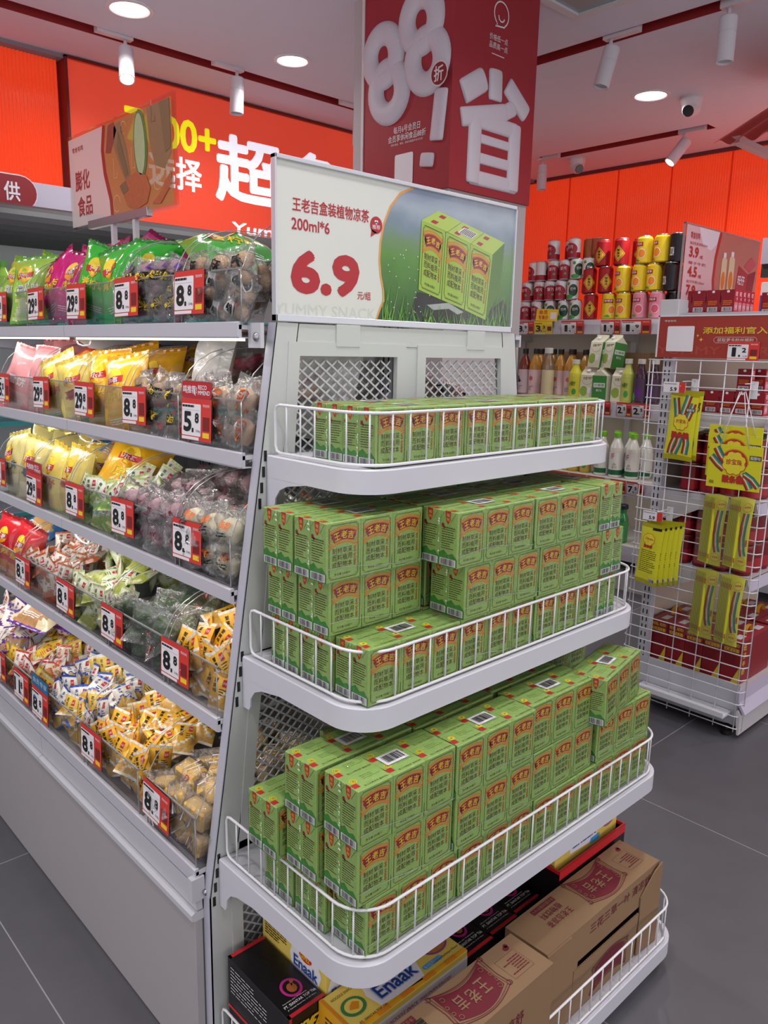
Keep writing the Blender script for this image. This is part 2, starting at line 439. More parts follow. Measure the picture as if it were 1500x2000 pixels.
# open chiller along the far wall
ch = empty('open_chiller', (0, 3.3, 0), label='open drinks chiller with dark curved canopy under the billboard', category='chiller')
dk = M('chiller_dark', '38383c', 0.55)
m = MB(); prof = []
for i in range(9):
    a = math.radians(-60 + 150 * i / 8); prof.append((0.30 - 0.075 * math.cos(a) - 0.0, 2.0 + 0.07 * math.sin(a)))
prof += [(0.66, 2.07), (0.66, 1.93)]
m.prism([(y, z) for y, z in prof], -2.2, 3.7, 'x', dk); m.obj('canopy', ch)
m = MB(); m.box(-2.2, 3.7, 0.60, 0.66, 0.0, 1.94, M('chiller_inner', 'c7cfd0', 0.4)); m.obj('back_panel', ch)
m = MB(); m.box(-2.2, 3.7, 0.0, 0.6, 0, 0.25, dk); m.obj('plinth', ch)
m = MB(); m.box(-2.2, 3.7, 0.15, 0.60, 1.60, 1.615, WHITE); m.box(-2.2, 3.7, 0.15, 0.16, 1.58, 1.63, M('teal_strip', '3fa0a4', 0.5)); sm_ = m.mesh('shelf')
for z in (0, -0.42, -0.84): put(sm_, 'shelf', ch, (0, 0, z))
def green_bottle():
    t = empty('drink_bottle'); g = M('green_drink', '7fae3a', 0.15, coat=0.4)
    m = MB(); m.lathe([(0.026, 0), (0.031, 0.01), (0.031, 0.12), (0.028, 0.15), (0.012, 0.185), (0.012, 0.19)], g, 12); m.obj('body', t)
    m = MB(); m.lathe([(0.015, 0.187), (0.015, 0.21)], M('green_cap', '4c8c2c', 0.4), 10); m.obj('cap', t)
    m = MB(); m.lathe([(0.0315, 0.035), (0.0315, 0.105)], M('pale_green_label', 'c9d98a', 0.5), 12, cap=False); m.obj('label_band', t)
    return t
gb = Proto(green_bottle())
for i in range(14):
    gb.at((0.75 + 0.078 * i, 3.50, 1.616), label='small green-capped bottle in the far chiller, number %s from its left end' % ('one two three four five six seven eight nine ten eleven twelve thirteen fourteen'.split()[i]), category='bottle', group='green bottles in the chiller')

# ------------------------------------------------------------ ceiling fittings
LWHITE = M('lamp_glow', 'fffdfa', 0.5, emit=9.0)
def downlight(x, y, r, label, dark=False):
    t = empty('downlight', (x, y, CEIL), label=label, category='ceiling light')
    m = MB(); m.lathe([(r, 0.0), (r * 1.0, -0.004), (r * 0.84, -0.006), (r * 0.78, -0.001)], M('lamp_trim', 'e6e0e6', 0.4), 28, cap=False); m.obj('trim_ring', t)
    m = MB(); m.lathe([(0.0001, -0.0022), (r * 0.78, -0.0022)], LWHITE, 24, cap=False); m.obj('diffuser', t)
    area('downlight_lamp', (x, y, CEIL - 0.012), r * 1.5, LAMP_W, spread=2.6)
downlight(1.593, 3.211, 0.092, 'round lit downlight in the ceiling at the upper left')
downlight(2.378, 3.199, 0.085, 'round lit downlight in the ceiling left of the red column')
downlight(3.937, 2.26, 0.095, 'round lit downlight beside the near security camera')
downlight(4.55, 1.83, 0.07, 'small lit downlight half hidden by the red awning')
def spot(x, y, ang_z, tilt, label, lit=True, roll=0.0):
    t = empty('track_spotlight', (x, y, CEIL), (0, 0, ang_z), label=label, category='spotlight')
    wm_ = M('lamp_white', 'd9d4dc', 0.4)
    m = MB(); m.box(-0.10, 0.06, -0.017, 0.017, -0.012, 0.02, wm_); m.obj('track_adapter', t)
    m = MB(); m.tube([(0.03, 0, -0.012), (0.03, 0, -0.05)], 0.008, wm_, 8); m.box(0.018, 0.042, -0.004, 0.004, -0.085, -0.045, wm_); m.obj('stem', t)
    X = Matrix.Translation((0.03, 0, -0.075)) @ Matrix.Rotation(roll, 4, 'X') @ Matrix.Rotation(tilt, 4, 'Y')
    m = MB(); m.lathe([(0.030, 0.035), (0.033, 0.03), (0.033, -0.02), (0.0315, -0.021), (0.0315, -0.023), (0.033, -0.024), (0.033, -0.125), (0.029, -0.125), (0.027, -0.117)], wm_, 20, X, cap=False)
    m.lathe([(0.0001, 0.035), (0.030, 0.035)], wm_, 20, X, cap=False); m.obj('lamp_head', t)
    m = MB(); m.lathe([(0.0001, -0.117), (0.028, -0.117)], LWHITE if lit else M('lens_grey', 'b8b4bc', 0.2), 18, X, cap=False); m.obj('lens', t)
    if lit:
        Xw = Matrix.Translation((x, y, CEIL)) @ Matrix.Rotation(ang_z, 4, 'Z') @ X
        p = Xw @ Vector((0, 0, -0.122)); l = bpy.data.lights.new('spot_lamp', 'AREA'); l.shape = 'DISK'; l.size = 0.05; l.energy = 7; l.spread = 1.2; l.color = (1, 0.98, 0.96)
        o = bpy.data.objects.new('spot_lamp', l); COL.objects.link(o); o.matrix_world = Matrix.Translation(p) @ (Xw.to_3x3().to_4x4())
spot(1.68, 3.50, 0, 0.20, 'lit white track spotlight above the chips sign, far left of the ceiling', True, -0.45)
spot(2.23, 3.48, 0, 0.05, 'unlit white track spotlight between the two left downlights', False)
spot(3.02, 3.50, 0, 0.0, 'white track spotlight whose tip shows beside the column edge', False)
spot(3.13, 1.97, PI / 2, -0.15, 'large unlit white track spotlight right of the red column', False, 0.2)
spot(3.165, 1.49, PI / 2, 0.0, 'white track spotlight cut by the top right corner', False)
spot(4.68, 2.42, PI / 2, -0.35, 'lit white track spotlight in the short red slot by the right wall', True, 0.55)
spot(4.67, 3.42, PI / 2, 0.0, 'unlit white track spotlight beside the far security camera', False)
def dome_cam(x, y, az, label):
    t = empty('security_camera', (x, y, CEIL), (0, 0, az), label=label, category='camera')
    wm_ = M('camera_white', 'd8d4da', 0.35)
    m = MB(); m.lathe([(0.055, 0.0), (0.057, -0.012), (0.05, -0.035), (0.046, -0.05)], wm_, 20, cap=False); m.obj('mount', t)
    m = MB(); X = Matrix.Translation((0, 0, -0.05)) @ Matrix.Rotation(1.05, 4, 'Y')
    prof = [(0.048 * math.sin(PI * i / 10), -0.048 * math.cos(PI * i / 10)) for i in range(1, 10)]; prof = [(0.026, -0.052), (0.03, -0.048), (0.036, -0.035)] + prof[4:]
    m.lathe(prof, wm_, 20, X); m.obj('eyeball', t)
    m = MB(); m.lathe([(0.0001, -0.0535), (0.027, -0.0535), (0.029, -0.049)], M('lens_black', '0c0c10', 0.1, coat=1.0), 18, X, cap=False); m.obj('lens', t)
dome_cam(4.108, 2.124, 0.15, 'white dome security camera near the right downlight')
dome_cam(4.828, 3.28, 1.0, 'white dome security camera farther off beside the column')
# square ceiling air vent, top edge of the frame
t = empty('ceiling_vent', (2.62, 1.75, CEIL), label='square ceiling air outlet cut by the top edge', category='vent')
m = MB(); vm = M('vent_white', 'd7d3d8', 0.4)
for k in range(4):
    a, bq = 0.24 - 0.05 * k, 0.24 - 0.05 * k - 0.035
    if k == 0: m.box(-0.25, 0.25, -0.25, -0.215, -0.012, 0, vm); m.box(-0.25, 0.25, 0.215, 0.25, -0.012, 0, vm); m.box(-0.25, -0.215, -0.215, 0.215, -0.012, 0, vm); m.box(0.215, 0.25, -0.215, 0.215, -0.012, 0, vm)
m.obj('frame', t)
m = MB(); m.box(-0.215, 0.215, -0.215, 0.215, -0.003, -0.001, M('vent_grille', '9fb0b6', 0.25, 0.5)); m.obj('grille', t)

# ------------------------------------------------------------ red column with the big promotional print
colm = empty('column', (0, 0, 0)); colm['kind'] = 'structure'
pg = M('column_paint', 'b5aeb0', 0.6)
cx0, cx1, cy0, cy1 = 2.165, 2.615, 2.0, 2.515
m = MB(); m.box(cx0, cx1, cy0, cy1, 0, CEIL, pg); m.obj('core', colm)
poster = M('poster_red', '9a222d', 0.55, var=0.02, scale=3)
m = MB(); m.box(cx0 - 0.012, cx0, cy0 - 0.012, cy1 - 0.075, 2.065, CEIL, poster); m.obj('poster_panel', colm)
m = MB(); m.box(cx0, cx1 + 0.004, cy0 - 0.012, cy0, 2.065, CEIL, poster); m.obj('poster_panel', colm)
m = MB(); m.box(cx0 - 0.016, cx0, cy1 - 0.075, cy1 - 0.062, 0, CEIL, M('post_light', 'd6d0d0', 0.5)); m.obj('edge_trim', colm)
# inflated lettering is part of the print: low soft relief
puff = M('puffy_white_print', 'cbc4cf', 0.45); PUFW = M('poster_white', 'e3dde0', 0.5)
def puffy(mb, O, U, V, shapes, height=0.012):
    """a 2D outline (outer ring) offset inwards in steps gives a pillowed letter"""
    O = Vector(O); U = Vector(U); V = Vector(V); N = U.cross(V)
    for sh in shapes:
        k = len(sh); cx = sum(p[0] for p in sh) / k; cyy = sum(p[1] for p in sh) / k
        rings = []
        for s_, h in ((1.0, 0.0), (0.97, 0.45), (0.86, 0.8), (0.6, 1.0)):
            rings.append([tuple(O + U * (cx + (p[0] - cx) * s_) + V * (cyy + (p[1] - cyy) * s_) + N * (h * height)) for p in sh])
        vs = [p for r in rings for p in r]; fs = []
        for i in range(3):
            for j in range(k): fs.append((i * k + j, i * k + (j + 1) % k, (i + 1) * k + (j + 1) % k, (i + 1) * k + j))
        fs.append(tuple(3 * k + j for j in range(k)))
        mb.add(vs, fs, puff, None, True)
def torus2(mb, O, U, V, c, rx, ry, rr, ang):
    O = Vector(O); U = Vector(U); V = Vector(V); N = U.cross(V); n = 36; vs = []; fs = []; K = 8
    for i in range(n):
        a = 2 * PI * i / n
        for k in range(K + 1):
            t_ = PI * k / K; off = -rr * math.cos(t_); h = rr * 0.55 * math.sin(t_)
            x = (rx + off) * math.cos(a); y = (ry + off) * math.sin(a)
            X_ = c[0] + x * math.cos(ang) - y * math.sin(ang); Y_ = c[1] + x * math.sin(ang) + y * math.cos(ang)
            vs.append(tuple(O + U * X_ + V * Y_ + N * h))
    for i in range(n):
        j = (i + 1) % n
        for k in range(K): fs.append((i * (K + 1) + k, i * (K + 1) + k + 1, j * (K + 1) + k + 1, j * (K + 1) + k))
    mb.add(vs, fs, puff, None, True)
def bar(mb, O, U, V, p0, p1, w, ht=0.35, ends=True):
    """pillowed stroke with round ends"""
    O = Vector(O); U = Vector(U); V = Vector(V); N = U.cross(V); d = Vector((p1[0] - p0[0], p1[1] - p0[1])); L = d.length or 1e-6; d /= L; nx = Vector((-d.y, d.x))
    st = [(-0.5, 0.0), (-0.47, 0.45), (-0.35, 0.8), (-0.15, 0.95)] if ends else [(0, 1)]
    secs = []
    for o_, k in ((0.0, 0.86), (0.05, 0.95), (0.16, 1.0)):
        secs.append((o_ * w, k))
    pos = [(-w * 0.12 + a, k) for a, k in secs] + [(L + w * 0.12 - a, k) for a, k in reversed(secs)]
    vs = []; K = 8
    for s_, k in pos:
        for j in range(K + 1):
            t_ = PI * j / K; off = -w / 2 * k * math.cos(t_) * (1 if abs(math.cos(t_)) > 0.5 else 1); h = w * ht * k * math.sin(t_) ** 0.7
            q = Vector(p0) + d * s_ + nx * off; vs.append(tuple(O + U * q.x + V * q.y + N * h))
    fs = []
    for i in range(len(pos) - 1):
        for j in range(K): fs.append((i * (K + 1) + j, (i + 1) * (K + 1) + j, (i + 1) * (K + 1) + j + 1, i * (K + 1) + j + 1))
    fs.append(tuple(range(K + 1))); fs.append(tuple((len(pos) - 1) * (K + 1) + j for j in range(K, -1, -1)))
    mb.add(vs, fs, puff, None, True)
VZ = (0, 0, 1)
YL = cy1 - 0.07
OL = (cx0 - 0.0125, YL, 0); UL = (0, -1, 0)      # face towards -X: u = YL - y, v = z
m = MB()
for (yy, zz) in ((2.335, 2.562), (2.300, 2.436), (2.142, 2.632), (2.108, 2.498)):
    torus2(m, OL, UL, VZ, (YL - yy, zz), 0.070, 0.077, 0.041, 0.25)
bar(m, OL, UL, VZ, (YL - 2.035, 2.385), (YL - 2.052, 2.235), 0.062, 0.2)
bar(m, OL, UL, VZ, (YL - 2.093, 2.185), (YL - 2.097, 2.155), 0.066, 0.2)
m.obj('relief_figures', colm)
m = MB(); f = m.face(OL, UL, VZ, 0.0012)
f.ell(YL - 2.02, 2.43, 0.040, 0.040, PUFW, 26); f.ell(YL - 2.02, 2.43, 0.036, 0.036, M('poster_dark', '8a1820', 0.5), 27); f.text('折', YL - 2.043, 2.405, YL - 1.998, 2.455, PUFW, 0.05, 28)
f.text('每月6号会员日', YL - 2.272, 2.283, YL - 2.135, 2.308, PUFW, 0.03); f.text('会员享休闲食品88折', YL - 2.300, 2.255, YL - 2.105, 2.280, PUFW, 0.03)
f.text('（特价商品、粮油、奶粉及烟酒不参与打折）', YL - 2.285, 2.243, YL - 2.118, 2.251, PUFW, 0.0)
f.rrect(YL - 2.262, 2.10, YL - 2.166, 2.21, 0.008, PAPER)
m.obj('poster_text', colm)
OF = (0, cy0 - 0.0125, 0); UF = (1, 0, 0)
m = MB()
for p0, p1, w_ in (((2.310, 2.445), (2.215, 2.388), 0.082), ((2.380, 2.485), (2.383, 2.400), 0.072), ((2.455, 2.455), (2.560, 2.385), 0.070),
                   ((2.210, 2.305), (2.44, 2.362), 0.064), ((2.44, 2.362), (2.49, 2.388), 0.056),
                   ((2.280, 2.318), (2.277, 2.105), 0.068), ((2.505, 2.325), (2.505, 2.108), 0.068),
                   ((2.27, 2.312), (2.51, 2.312), 0.056), ((2.28, 2.253), (2.5, 2.253), 0.032), ((2.28, 2.187), (2.5, 2.187), 0.038), ((2.265, 2.118), (2.52, 2.118), 0.052)):
    bar(m, OF, UF, VZ, p0, p1, w_, 0.16)
m.obj('relief_character', colm)
m = MB(); f = m.face(OF, UF, VZ, 0.0012)
ring = [(2.398 + 0.040 * math.cos(a), 2.678 + 0.040 * math.sin(a)) for a in [math.radians(-60 + 12 * i) for i in range(26)]]
f.line([(2.362, 2.634)] + [(2.418, 2.640)] + ring[0:26], 0.005, PUFW, closed=True)
f.line([(2.382, 2.672), (2.386, 2.660), (2.396, 2.654), (2.408, 2.656), (2.416, 2.666)], 0.005, PUFW)
f.text('价格低一点', 2.338, 2.586, 2.44, 2.607, PUFW, 0.02); f.text('品质高一点', 2.338, 2.560, 2.44, 2.581, PUFW, 0.02); f.rect(2.353, 2.541, 2.423, 2.544, PUFW)
m.obj('poster_text', colm)
# ============================================================ snack gondola (left) and its end frame
GY0 = 1.245                      # near end of the gondola shelves
GY1 = 4.0
gond = empty('snack_gondola', (0.679, GY0, 0), label='long white double-sided snack gondola with five shelf levels and grey base panels', category='shelving')
def gobj(m, name, par=None): return m.obj(name, par or gond, (-0.679, -GY0, 0) if par is None else (0, 0, 0))
bay = [GY0, 2.072, 2.95, 3.20]
base = M('base_laminate', 'a9a5a8', 0.5, var=0.015, scale=5)
for i in range(3):
    m = MB(); m.bbox(0.679, 0.697, bay[i] + 0.0015, bay[i + 1] - 0.0015, 0.004, 0.372, 0.0012, base); gobj(m, 'base_panel')
    m = MB(); m.prism([(0.679, 0.372), (0.672, 0.376), (0.672, 0.388), (0.679, 0.392), (0.70, 0.392), (0.70, 0.372)], bay[i] + 0.001, bay[i + 1] - 0.001, 'y', WHITE); gobj(m, 'base_rail')
m = MB(); m.box(0.70, 1.745, GY0, 3.2, 0.0, 0.39, M('base_core', 'a9a7aa', 0.6)); gobj(m, 'plinth')
LIP = {1: (0.815, 1.545), 2: (0.808, 1.305), 3: (0.778, 1.045), 4: (0.742, 0.79), 5: (0.685, 0.485)}
SURF = {}
for k, (xf, zt) in LIP.items():
    SURF[k] = zt - 0.004
    for i in range(3):
        y0, y1 = bay[i] + 0.001, bay[i + 1] - 0.001
        if k == 1: y0 = max(y0, 1.262)
        m = MB(); hh = 0.026 if k < 5 else 0.03
        m.box(xf, 1.225, y0, y1, zt - 0.012, zt - 0.004, WHITE)
        gobj(m, 'shelf_plate')
        m = MB(); m.prism([(xf - 0.003, zt - hh), (xf - 0.003, zt), (xf, zt + 0.002), (xf + 0.006, zt + 0.002), (xf + 0.006, zt - hh)], y0, y1, 'y', M('shelf_lip', 'c4c3ce', 0.35))
        m.box(xf, xf + 0.02, y0, y1, zt - hh - 0.002, zt - hh, WHITE)
        if k == 5: m.prism([(xf - 0.003, zt - 0.034), (xf + 0.012, zt - 0.036), (xf + 0.012, zt - 0.09), (xf - 0.001, zt - 0.09)], y0, y1, 'y', WHITE)
        gobj(m, 'shelf_lip')
        if k < 5:   # cantilever bracket under each bay end
            m = MB(); m.prism([(xf + 0.02, zt - 0.028), (xf + 0.06, zt - 0.055), (1.20, zt - 0.085), (1.20, zt - 0.012), (xf + 0.02, zt - 0.012)], y1 - 0.006, y1 - 0.003, 'y', WHITE); gobj(m, 'bracket')
    # the far side of the gondola
    m = MB(); m.box(1.225, 2.447 - xf, GY0, 3.2, zt - 0.012, zt - 0.004, WHITE); m.box(2.447 - xf, 2.452 - xf, GY0, 3.2, zt - 0.03, zt, WHITE); gobj(m, 'far_shelf')
m = MB(); m.box(1.222, 1.228, GY0, 3.2, 0.39, 1.56, WHITE2); gobj(m, 'centre_panel')
for y in (GY0 + 0.03, 2.072, 2.95):   # perforated uprights
    m = MB(); m.box(1.20, 1.25, y - 0.02, y + 0.02, 0.39, 1.56, WHITE)
    z = 0.45
    while z < 1.54:
        for s_ in (-0.008, 0.008): m.box(1.1993, 1.2, y + s_ - 0.002, y + s_ + 0.002, z, z + 0.018, BLACK); m.box(1.2 + 0.02 + s_, 1.224 + s_, y - 0.0205, y - 0.02, z, z + 0.018, BLACK)
        z += 0.032
    gobj(m, 'perforated_upright')
# near deck bracket block at the end of the base rail
m = MB(); m.box(0.672, 0.70, GY0 - 0.004, GY0 + 0.012, 0.42, 0.47, WHITE); m.tube([(0.70, GY0 - 0.005, 0.435), (0.70, GY0 - 0.012, 0.435)], 0.006, SILVER, 8); gobj(m, 'deck_bracket')
# top shelf end bracket with its round bolt
m = MB(); m.box(0.835, 0.843, 1.222, 1.262, 1.50, 1.545, WHITE); m.lathe([(0.0085, 0), (0.008, 0.003), (0.004, 0.006), (0.0005, 0.0065)], SILVER, 12, Matrix.Translation((0.835, 1.235, 1.52)) @ Matrix.Rotation(-PI / 2, 4, 'Y')); gobj(m, 'end_bracket')
# LED bars under the shelves light the goods below
LEDM = M('led_strip', 'fff2d8', 0.5, emit=2.2)
for k in (1, 2, 3, 4):
    xf, zt = LIP[k]
    for i in (0, 1):
        y0, y1 = bay[i] + 0.03, bay[i + 1] - 0.03
        m = MB(); m.box(xf + 0.012, xf + 0.022, y0, y1, zt - 0.033, zt - 0.028, LEDM if k == 1 else WHITE); gobj(m, 'led_bar')
        l = bpy.data.lights.new('shelf_light', 'AREA'); l.shape = 'RECTANGLE'; l.size = 0.02; l.size_y = y1 - y0; l.energy = 0.7 if k == 1 else 0.6; l.color = (1, 0.96, 0.88)
        o = bpy.data.objects.new('shelf_light', l); COL.objects.link(o); o.location = (xf + 0.017, (y0 + y1) / 2, zt - 0.036); o.rotation_euler = (0, -0.25, 0)
# wire hooks hanging from the lip joints
for z, xf in ((1.508, 0.822), (1.268, 0.815), (1.008, 0.79)):
    m = MB(); m.tube([(xf, 2.03, z + 0.01), (xf + 0.004, 2.02, z - 0.008), (xf, 1.98, z - 0.012), (xf - 0.002, 1.94, z - 0.010), (xf, 1.935, z + 0.002)], 0.002, WIRE, 6); gobj(m, 'wire_hook')

# ------------------------------------------------------------ end frame with expanded-metal doors
PY = 1.219
def xl(z): return 0.699 + max(0.0, z - 0.43) * 0.1517
CX = 1.2235
ef = empty('end_frame', (CX, PY, 0), label='tapered white end frame with expanded metal mesh panels, behind the green drink trays', category='shelving')
def eobj(m, name, par=None): return m.obj(name, par or ef, (-CX, -PY, 0) if par is None else (0, 0, 0))
fm = M('frame_white', 'c3c7c6', 0.42, bump=0.02, scale=200)
for s_ in (1, -1):
    def sx(x): return x if s_ == 1 else 2 * CX - x
    # upright: folded profile, vertical foot then leaning in
    m = MB()
    zs = [0.0, 0.43, 1.547]
    for a in range(2):
        z0, z1 = zs[a], zs[a + 1]; x0, x1 = xl(z0), xl(z1); wd = 0.052
        for (ya, yb, xa, xb, mt) in ((PY, PY + 0.026, 0.0, 0.0022, M('frame_lit_lavender', 'b9b9c6', 0.38)), (PY, PY + 0.003, 0.0, wd, fm), (PY + 0.0, PY + 0.026, wd - 0.002, wd, fm)):  # side flange: lavender cast of the light put into the white's colour
            vs = [(sx(x0 + xa), ya, z0), (sx(x0 + xb), ya, z0), (sx(x0 + xb), yb, z0), (sx(x0 + xa), yb, z0), (sx(x1 + xa), ya, z1), (sx(x1 + xb), ya, z1), (sx(x1 + xb), yb, z1), (sx(x1 + xa), yb, z1)]
            m.add(vs, [(0, 3, 2, 1), (4, 5, 6, 7), (0, 1, 5, 4), (1, 2, 6, 5), (2, 3, 7, 6), (3, 0, 4, 7)], mt)
    eobj(m, 'slanted_upright')
m = MB(); m.prism([(xl(1.508) + 0.050, 1.508), (2 * CX - xl(1.508) - 0.050, 1.508), (2 * CX - xl(1.547) - 0.050, 1.5465), (xl(1.547) + 0.050, 1.5465)], PY + 0.0006, PY + 0.0256, 'y', fm); eobj(m, 'top_rail')
m = MB(); m.box(CX - 0.02, CX + 0.02, PY + 0.002, PY + 0.02, 0.15, 1.507, fm); eobj(m, 'centre_post')
for x in (1.01, 1.40):
    m = MB(); m.bbox(x, x + 0.062, PY - 0.003, PY + 0.03, 1.505, 1.5485, 0.001, fm); eobj(m, 'sign_clip')
MESHM = M('mesh_white', 'cdd0d4', 0.4)
def lattice(x0b, x0t, x1b, x1t, z0, z1, pw=0.0295, ph=0.0215, tw=0.0022, name='mesh_panel'):
    """expanded metal: slightly twisted strands between diamond openings, clipped to a trapezoid"""
    m = MB(); rows = int((z1 - z0) / (ph / 2)); y = PY + 0.012
    def lim(z): a = (z - z0) / (z1 - z0); return x0b + (x0t - x0b) * a, x1b + (x1t - x1b) * a
    for r in range(rows):
        za, zb = z0 + r * ph / 2, z0 + (r + 1) * ph / 2; la, ra = lim(za); lb, rb = lim(zb)
        xs0 = min(x0b, x0t); n = int((max(x1b, x1t) - xs0) / (pw / 2)) + 2
        for c in range(n):
            up = (r + c) % 2 == 0
            xa = xs0 + c * pw / 2; xb = xa + pw / 2
            p, q = ((xa, za), (xb, zb)) if up else ((xa, zb), (xb, za))
            if xa < max(la, lb) - pw * 0.25 or xb > min(ra, rb) + pw * 0.25: continue
            dz = tw; yo = 0.0016 if up else -0.0016
            m.add([(p[0], y - 0.001, p[1] - dz), (q[0], y + yo, q[1] - dz), (q[0], y + yo, q[1] + dz), (p[0], y - 0.001, p[1] + dz),
                   (p[0], y + 0.0015, p[1] + dz), (q[0], y + yo + 0.002, q[1] + dz)], [(0, 1, 2, 3), (3, 2, 5, 4)], MESHM)
    return m
doors = [(1.285, 1.487), (0.925, 1.255), (0.53, 0.895), (0.10, 0.50)]
for (z0, z1) in doors:
    for s_ in (0, 1):
        if s_ == 0: a0, a1, b0, b1 = xl(z0) + 0.078, xl(z1) + 0.062, CX - 0.045, CX - 0.045
        else: a0, a1, b0, b1 = CX + 0.042, CX + 0.042, 2 * CX - xl(z0) - 0.078, 2 * CX - xl(z1) - 0.062
        eobj(lattice(a0, a1, b0, b1, z0, z1), 'mesh_panel')
        m = MB(); fw = 0.026
        def quad(p0, p1, p2, p3):
            ys = (PY - 0.0015, PY + 0.010); vs = [(p[0], ys[0], p[1]) for p in (p0, p1, p2, p3)] + [(p[0], ys[1], p[1]) for p in (p0, p1, p2, p3)]
            m.add(vs, [(0, 1, 2, 3), (7, 6, 5, 4), (0, 4, 5, 1), (1, 5, 6, 2), (2, 6, 7, 3), (3, 7, 4, 0)], fm)
        quad((a0 - fw, z0 - 0.02), (a0, z0), (a1, z1), (a1 - fw, z1 + fw)); quad((b0, z0), (b0 + fw, z0 - 0.02), (b1 + fw, z1 + fw), (b1, z1))
        quad((a1 - fw, z1 + fw), (a1, z1), (b1, z1), (b1 + fw, z1 + fw)); quad((a0 - fw, z0 - 0.02), (b0 + fw, z0 - 0.02), (b0, z0), (a0, z0))
        eobj(m, 'door_frame')

# ------------------------------------------------------------ rounded trays
RODM = M('rod_white', 'e2e2e8', 0.33)
def outline(x0, x1, yb, yf, r, n=9):
    """open path: left back, round the front, right back"""
    p = [(x0, yb)]
    for i in range(n + 1):
        a = math.radians(180 + 90 * i / n); p.append((x0 + r + r * math.cos(a), yf + r + r * math.sin(a)))
    for i in range(n + 1):
        a = math.radians(270 + 90 * i / n); p.append((x1 - r + r * math.cos(a), yf + r + r * math.sin(a)))
    p.append((x1, yb)); return p
rodm = MB(); rodm.tube([(0, 0, 0), (0, 0, 0.092)], 0.0017, RODM, 5); rodmesh = rodm.mesh('rod')
TRAY = [(1.304, 0.842, 0.945, 0.40, 'top'), (0.920, 0.781, 0.874, 0.40, 'second'), (0.512, 0.719, 0.803, 0.40, 'third'), (0.085, 0.700, 0.732, 0.155, 'bottom')]
for z, x0, yf, _, nm in TRAY:
    x1 = 2 * CX - x0 + {'top': 0.028, 'second': 0.012}.get(nm, 0)
    tr = empty('display_tray', (CX, PY, z), label={'top': 'narrowest round-cornered white tray with wire rail, uppermost below the price sign', 'second': 'white wire-railed tray holding three layers of green packs, second from top', 'third': 'white wire-railed tray of green packs just above the brown cartons', 'bottom': 'lowest white wire-railed tray holding cartons and snack boxes'}[nm], category='tray')
    def tobj(m, name, par=None): return m.obj(name, par or tr, (-CX, -PY, -z))
    ol = outline(x0, x1, PY - 0.004, yf, 0.075)
    m = MB(); inner = outline(x0 + 0.004, x1 - 0.004, PY - 0.004, yf + 0.004, 0.072); m.prism(inner, z - 0.006, z - 0.001, 'z', WHITE)
    tobj(m, 'deck')
    m = MB(); n = len(ol); H_ = 0.042
    prof = [(0.0, -H_), (0.0, -0.002), (0.002, 0.0), (0.009, 0.0), (0.010, -0.004)]
    def off(path, d):
        out = []
        for i in range(len(path)):
            a = path[max(0, i - 1)]; b2 = path[min(len(path) - 1, i + 1)]; dx, dy = b2[0] - a[0], b2[1] - a[1]; L = math.hypot(dx, dy) or 1
            out.append((path[i][0] - dy / L * d, path[i][1] + dx / L * d))
        return out
    rows = [[(p[0], p[1], z + dz) for p in off(ol, d)] for d, dz in prof]
    for k in range(len(prof) - 1):
        m.add(rows[k] + rows[k + 1], [(i, i + 1, n + i + 1, n + i) for i in range(n - 1)], M('tray_fascia', 'cdcdd8', 0.36), None, True)
    m.add(rows[0] + [(p[0], p[1], z - H_) for p in off(ol, 0.012)], [(n + i, n + i + 1, i + 1, i) for i in range(n - 1)], M('tray_fascia', 'cdcdd8', 0.36), None, True)
    tobj(m, 'fascia')
    m = MB(); m.prism(outline(x0 + 0.006, x1 - 0.006, PY - 0.006, yf + 0.006, 0.070), z - 0.032, z - 0.028, 'z', WHITE2); tobj(m, 'underside')
    if nm != 'bottom':
        for s_ in (1, -1):
            xa = x0 if s_ == 1 else x1 - 0.003
            pts = [(PY - 0.002, z - 0.105), (PY - 0.022, z - 0.105), (PY - 0.026, z - 0.098), (PY - 0.028, z - 0.080), (PY - 0.042, z - 0.062), (PY - 0.065, z - 0.052), (PY - 0.13, z - 0.041), (PY - 0.13, z - 0.02), (PY - 0.002, z - 0.004)]
            m = MB(); m.prism(pts, xa + 0.0005, xa + 0.0035, 'x', M('tray_fascia', 'cdcdd8', 0.36)); tobj(m, 'bracket')
        m = MB()
        for s_ in (1, -1):
            for k in range(4):
                xa = (xl(z - k * 0.03) + 0.006) if s_ == 1 else 2 * CX - xl(z - k * 0.03) - 0.012
                m.box(xa, xa + 0.006, PY - 0.0012, PY, z - 0.012 - k * 0.03, z + 0.008 - k * 0.03, BLACK)
        m.obj('slot', ef, (-CX, -PY, 0))
    # wire rail
    rt = z + 0.094; ri = outline(x0 + 0.014, x1 - 0.014, PY - 0.012, yf + 0.010, 0.068, 8)
    m = MB()
    top = [(p[0], p[1], rt) for p in ri]; bot = [(p[0], p[1], z + 0.006) for p in ri]
    a_, b_ = ri[0], ri[-1]
    loop = [(a_[0], a_[1], rt - 0.012), (a_[0], a_[1] - 0.004, rt - 0.003)] + [(top[0][0], top[0][1] - 0.014, rt)] + top[1:-1] + [(top[-1][0], top[-1][1] - 0.014, rt), (b_[0], b_[1] - 0.004, rt - 0.003), (b_[0], b_[1], rt - 0.012), (b_[0], b_[1], z + 0.018), (b_[0], b_[1] - 0.004, z + 0.008)] + [(bot[-1][0], bot[-1][1] - 0.014, z + 0.005)] + bot[1:-1][::-1] + [(bot[0][0], bot[0][1] - 0.014, z + 0.005), (a_[0], a_[1] - 0.004, z + 0.008), (a_[0], a_[1], z + 0.018)]
    m.tube(loop, 0.0028, RODM, 8, True)
    rail = tobj(m, 'wire_rail')
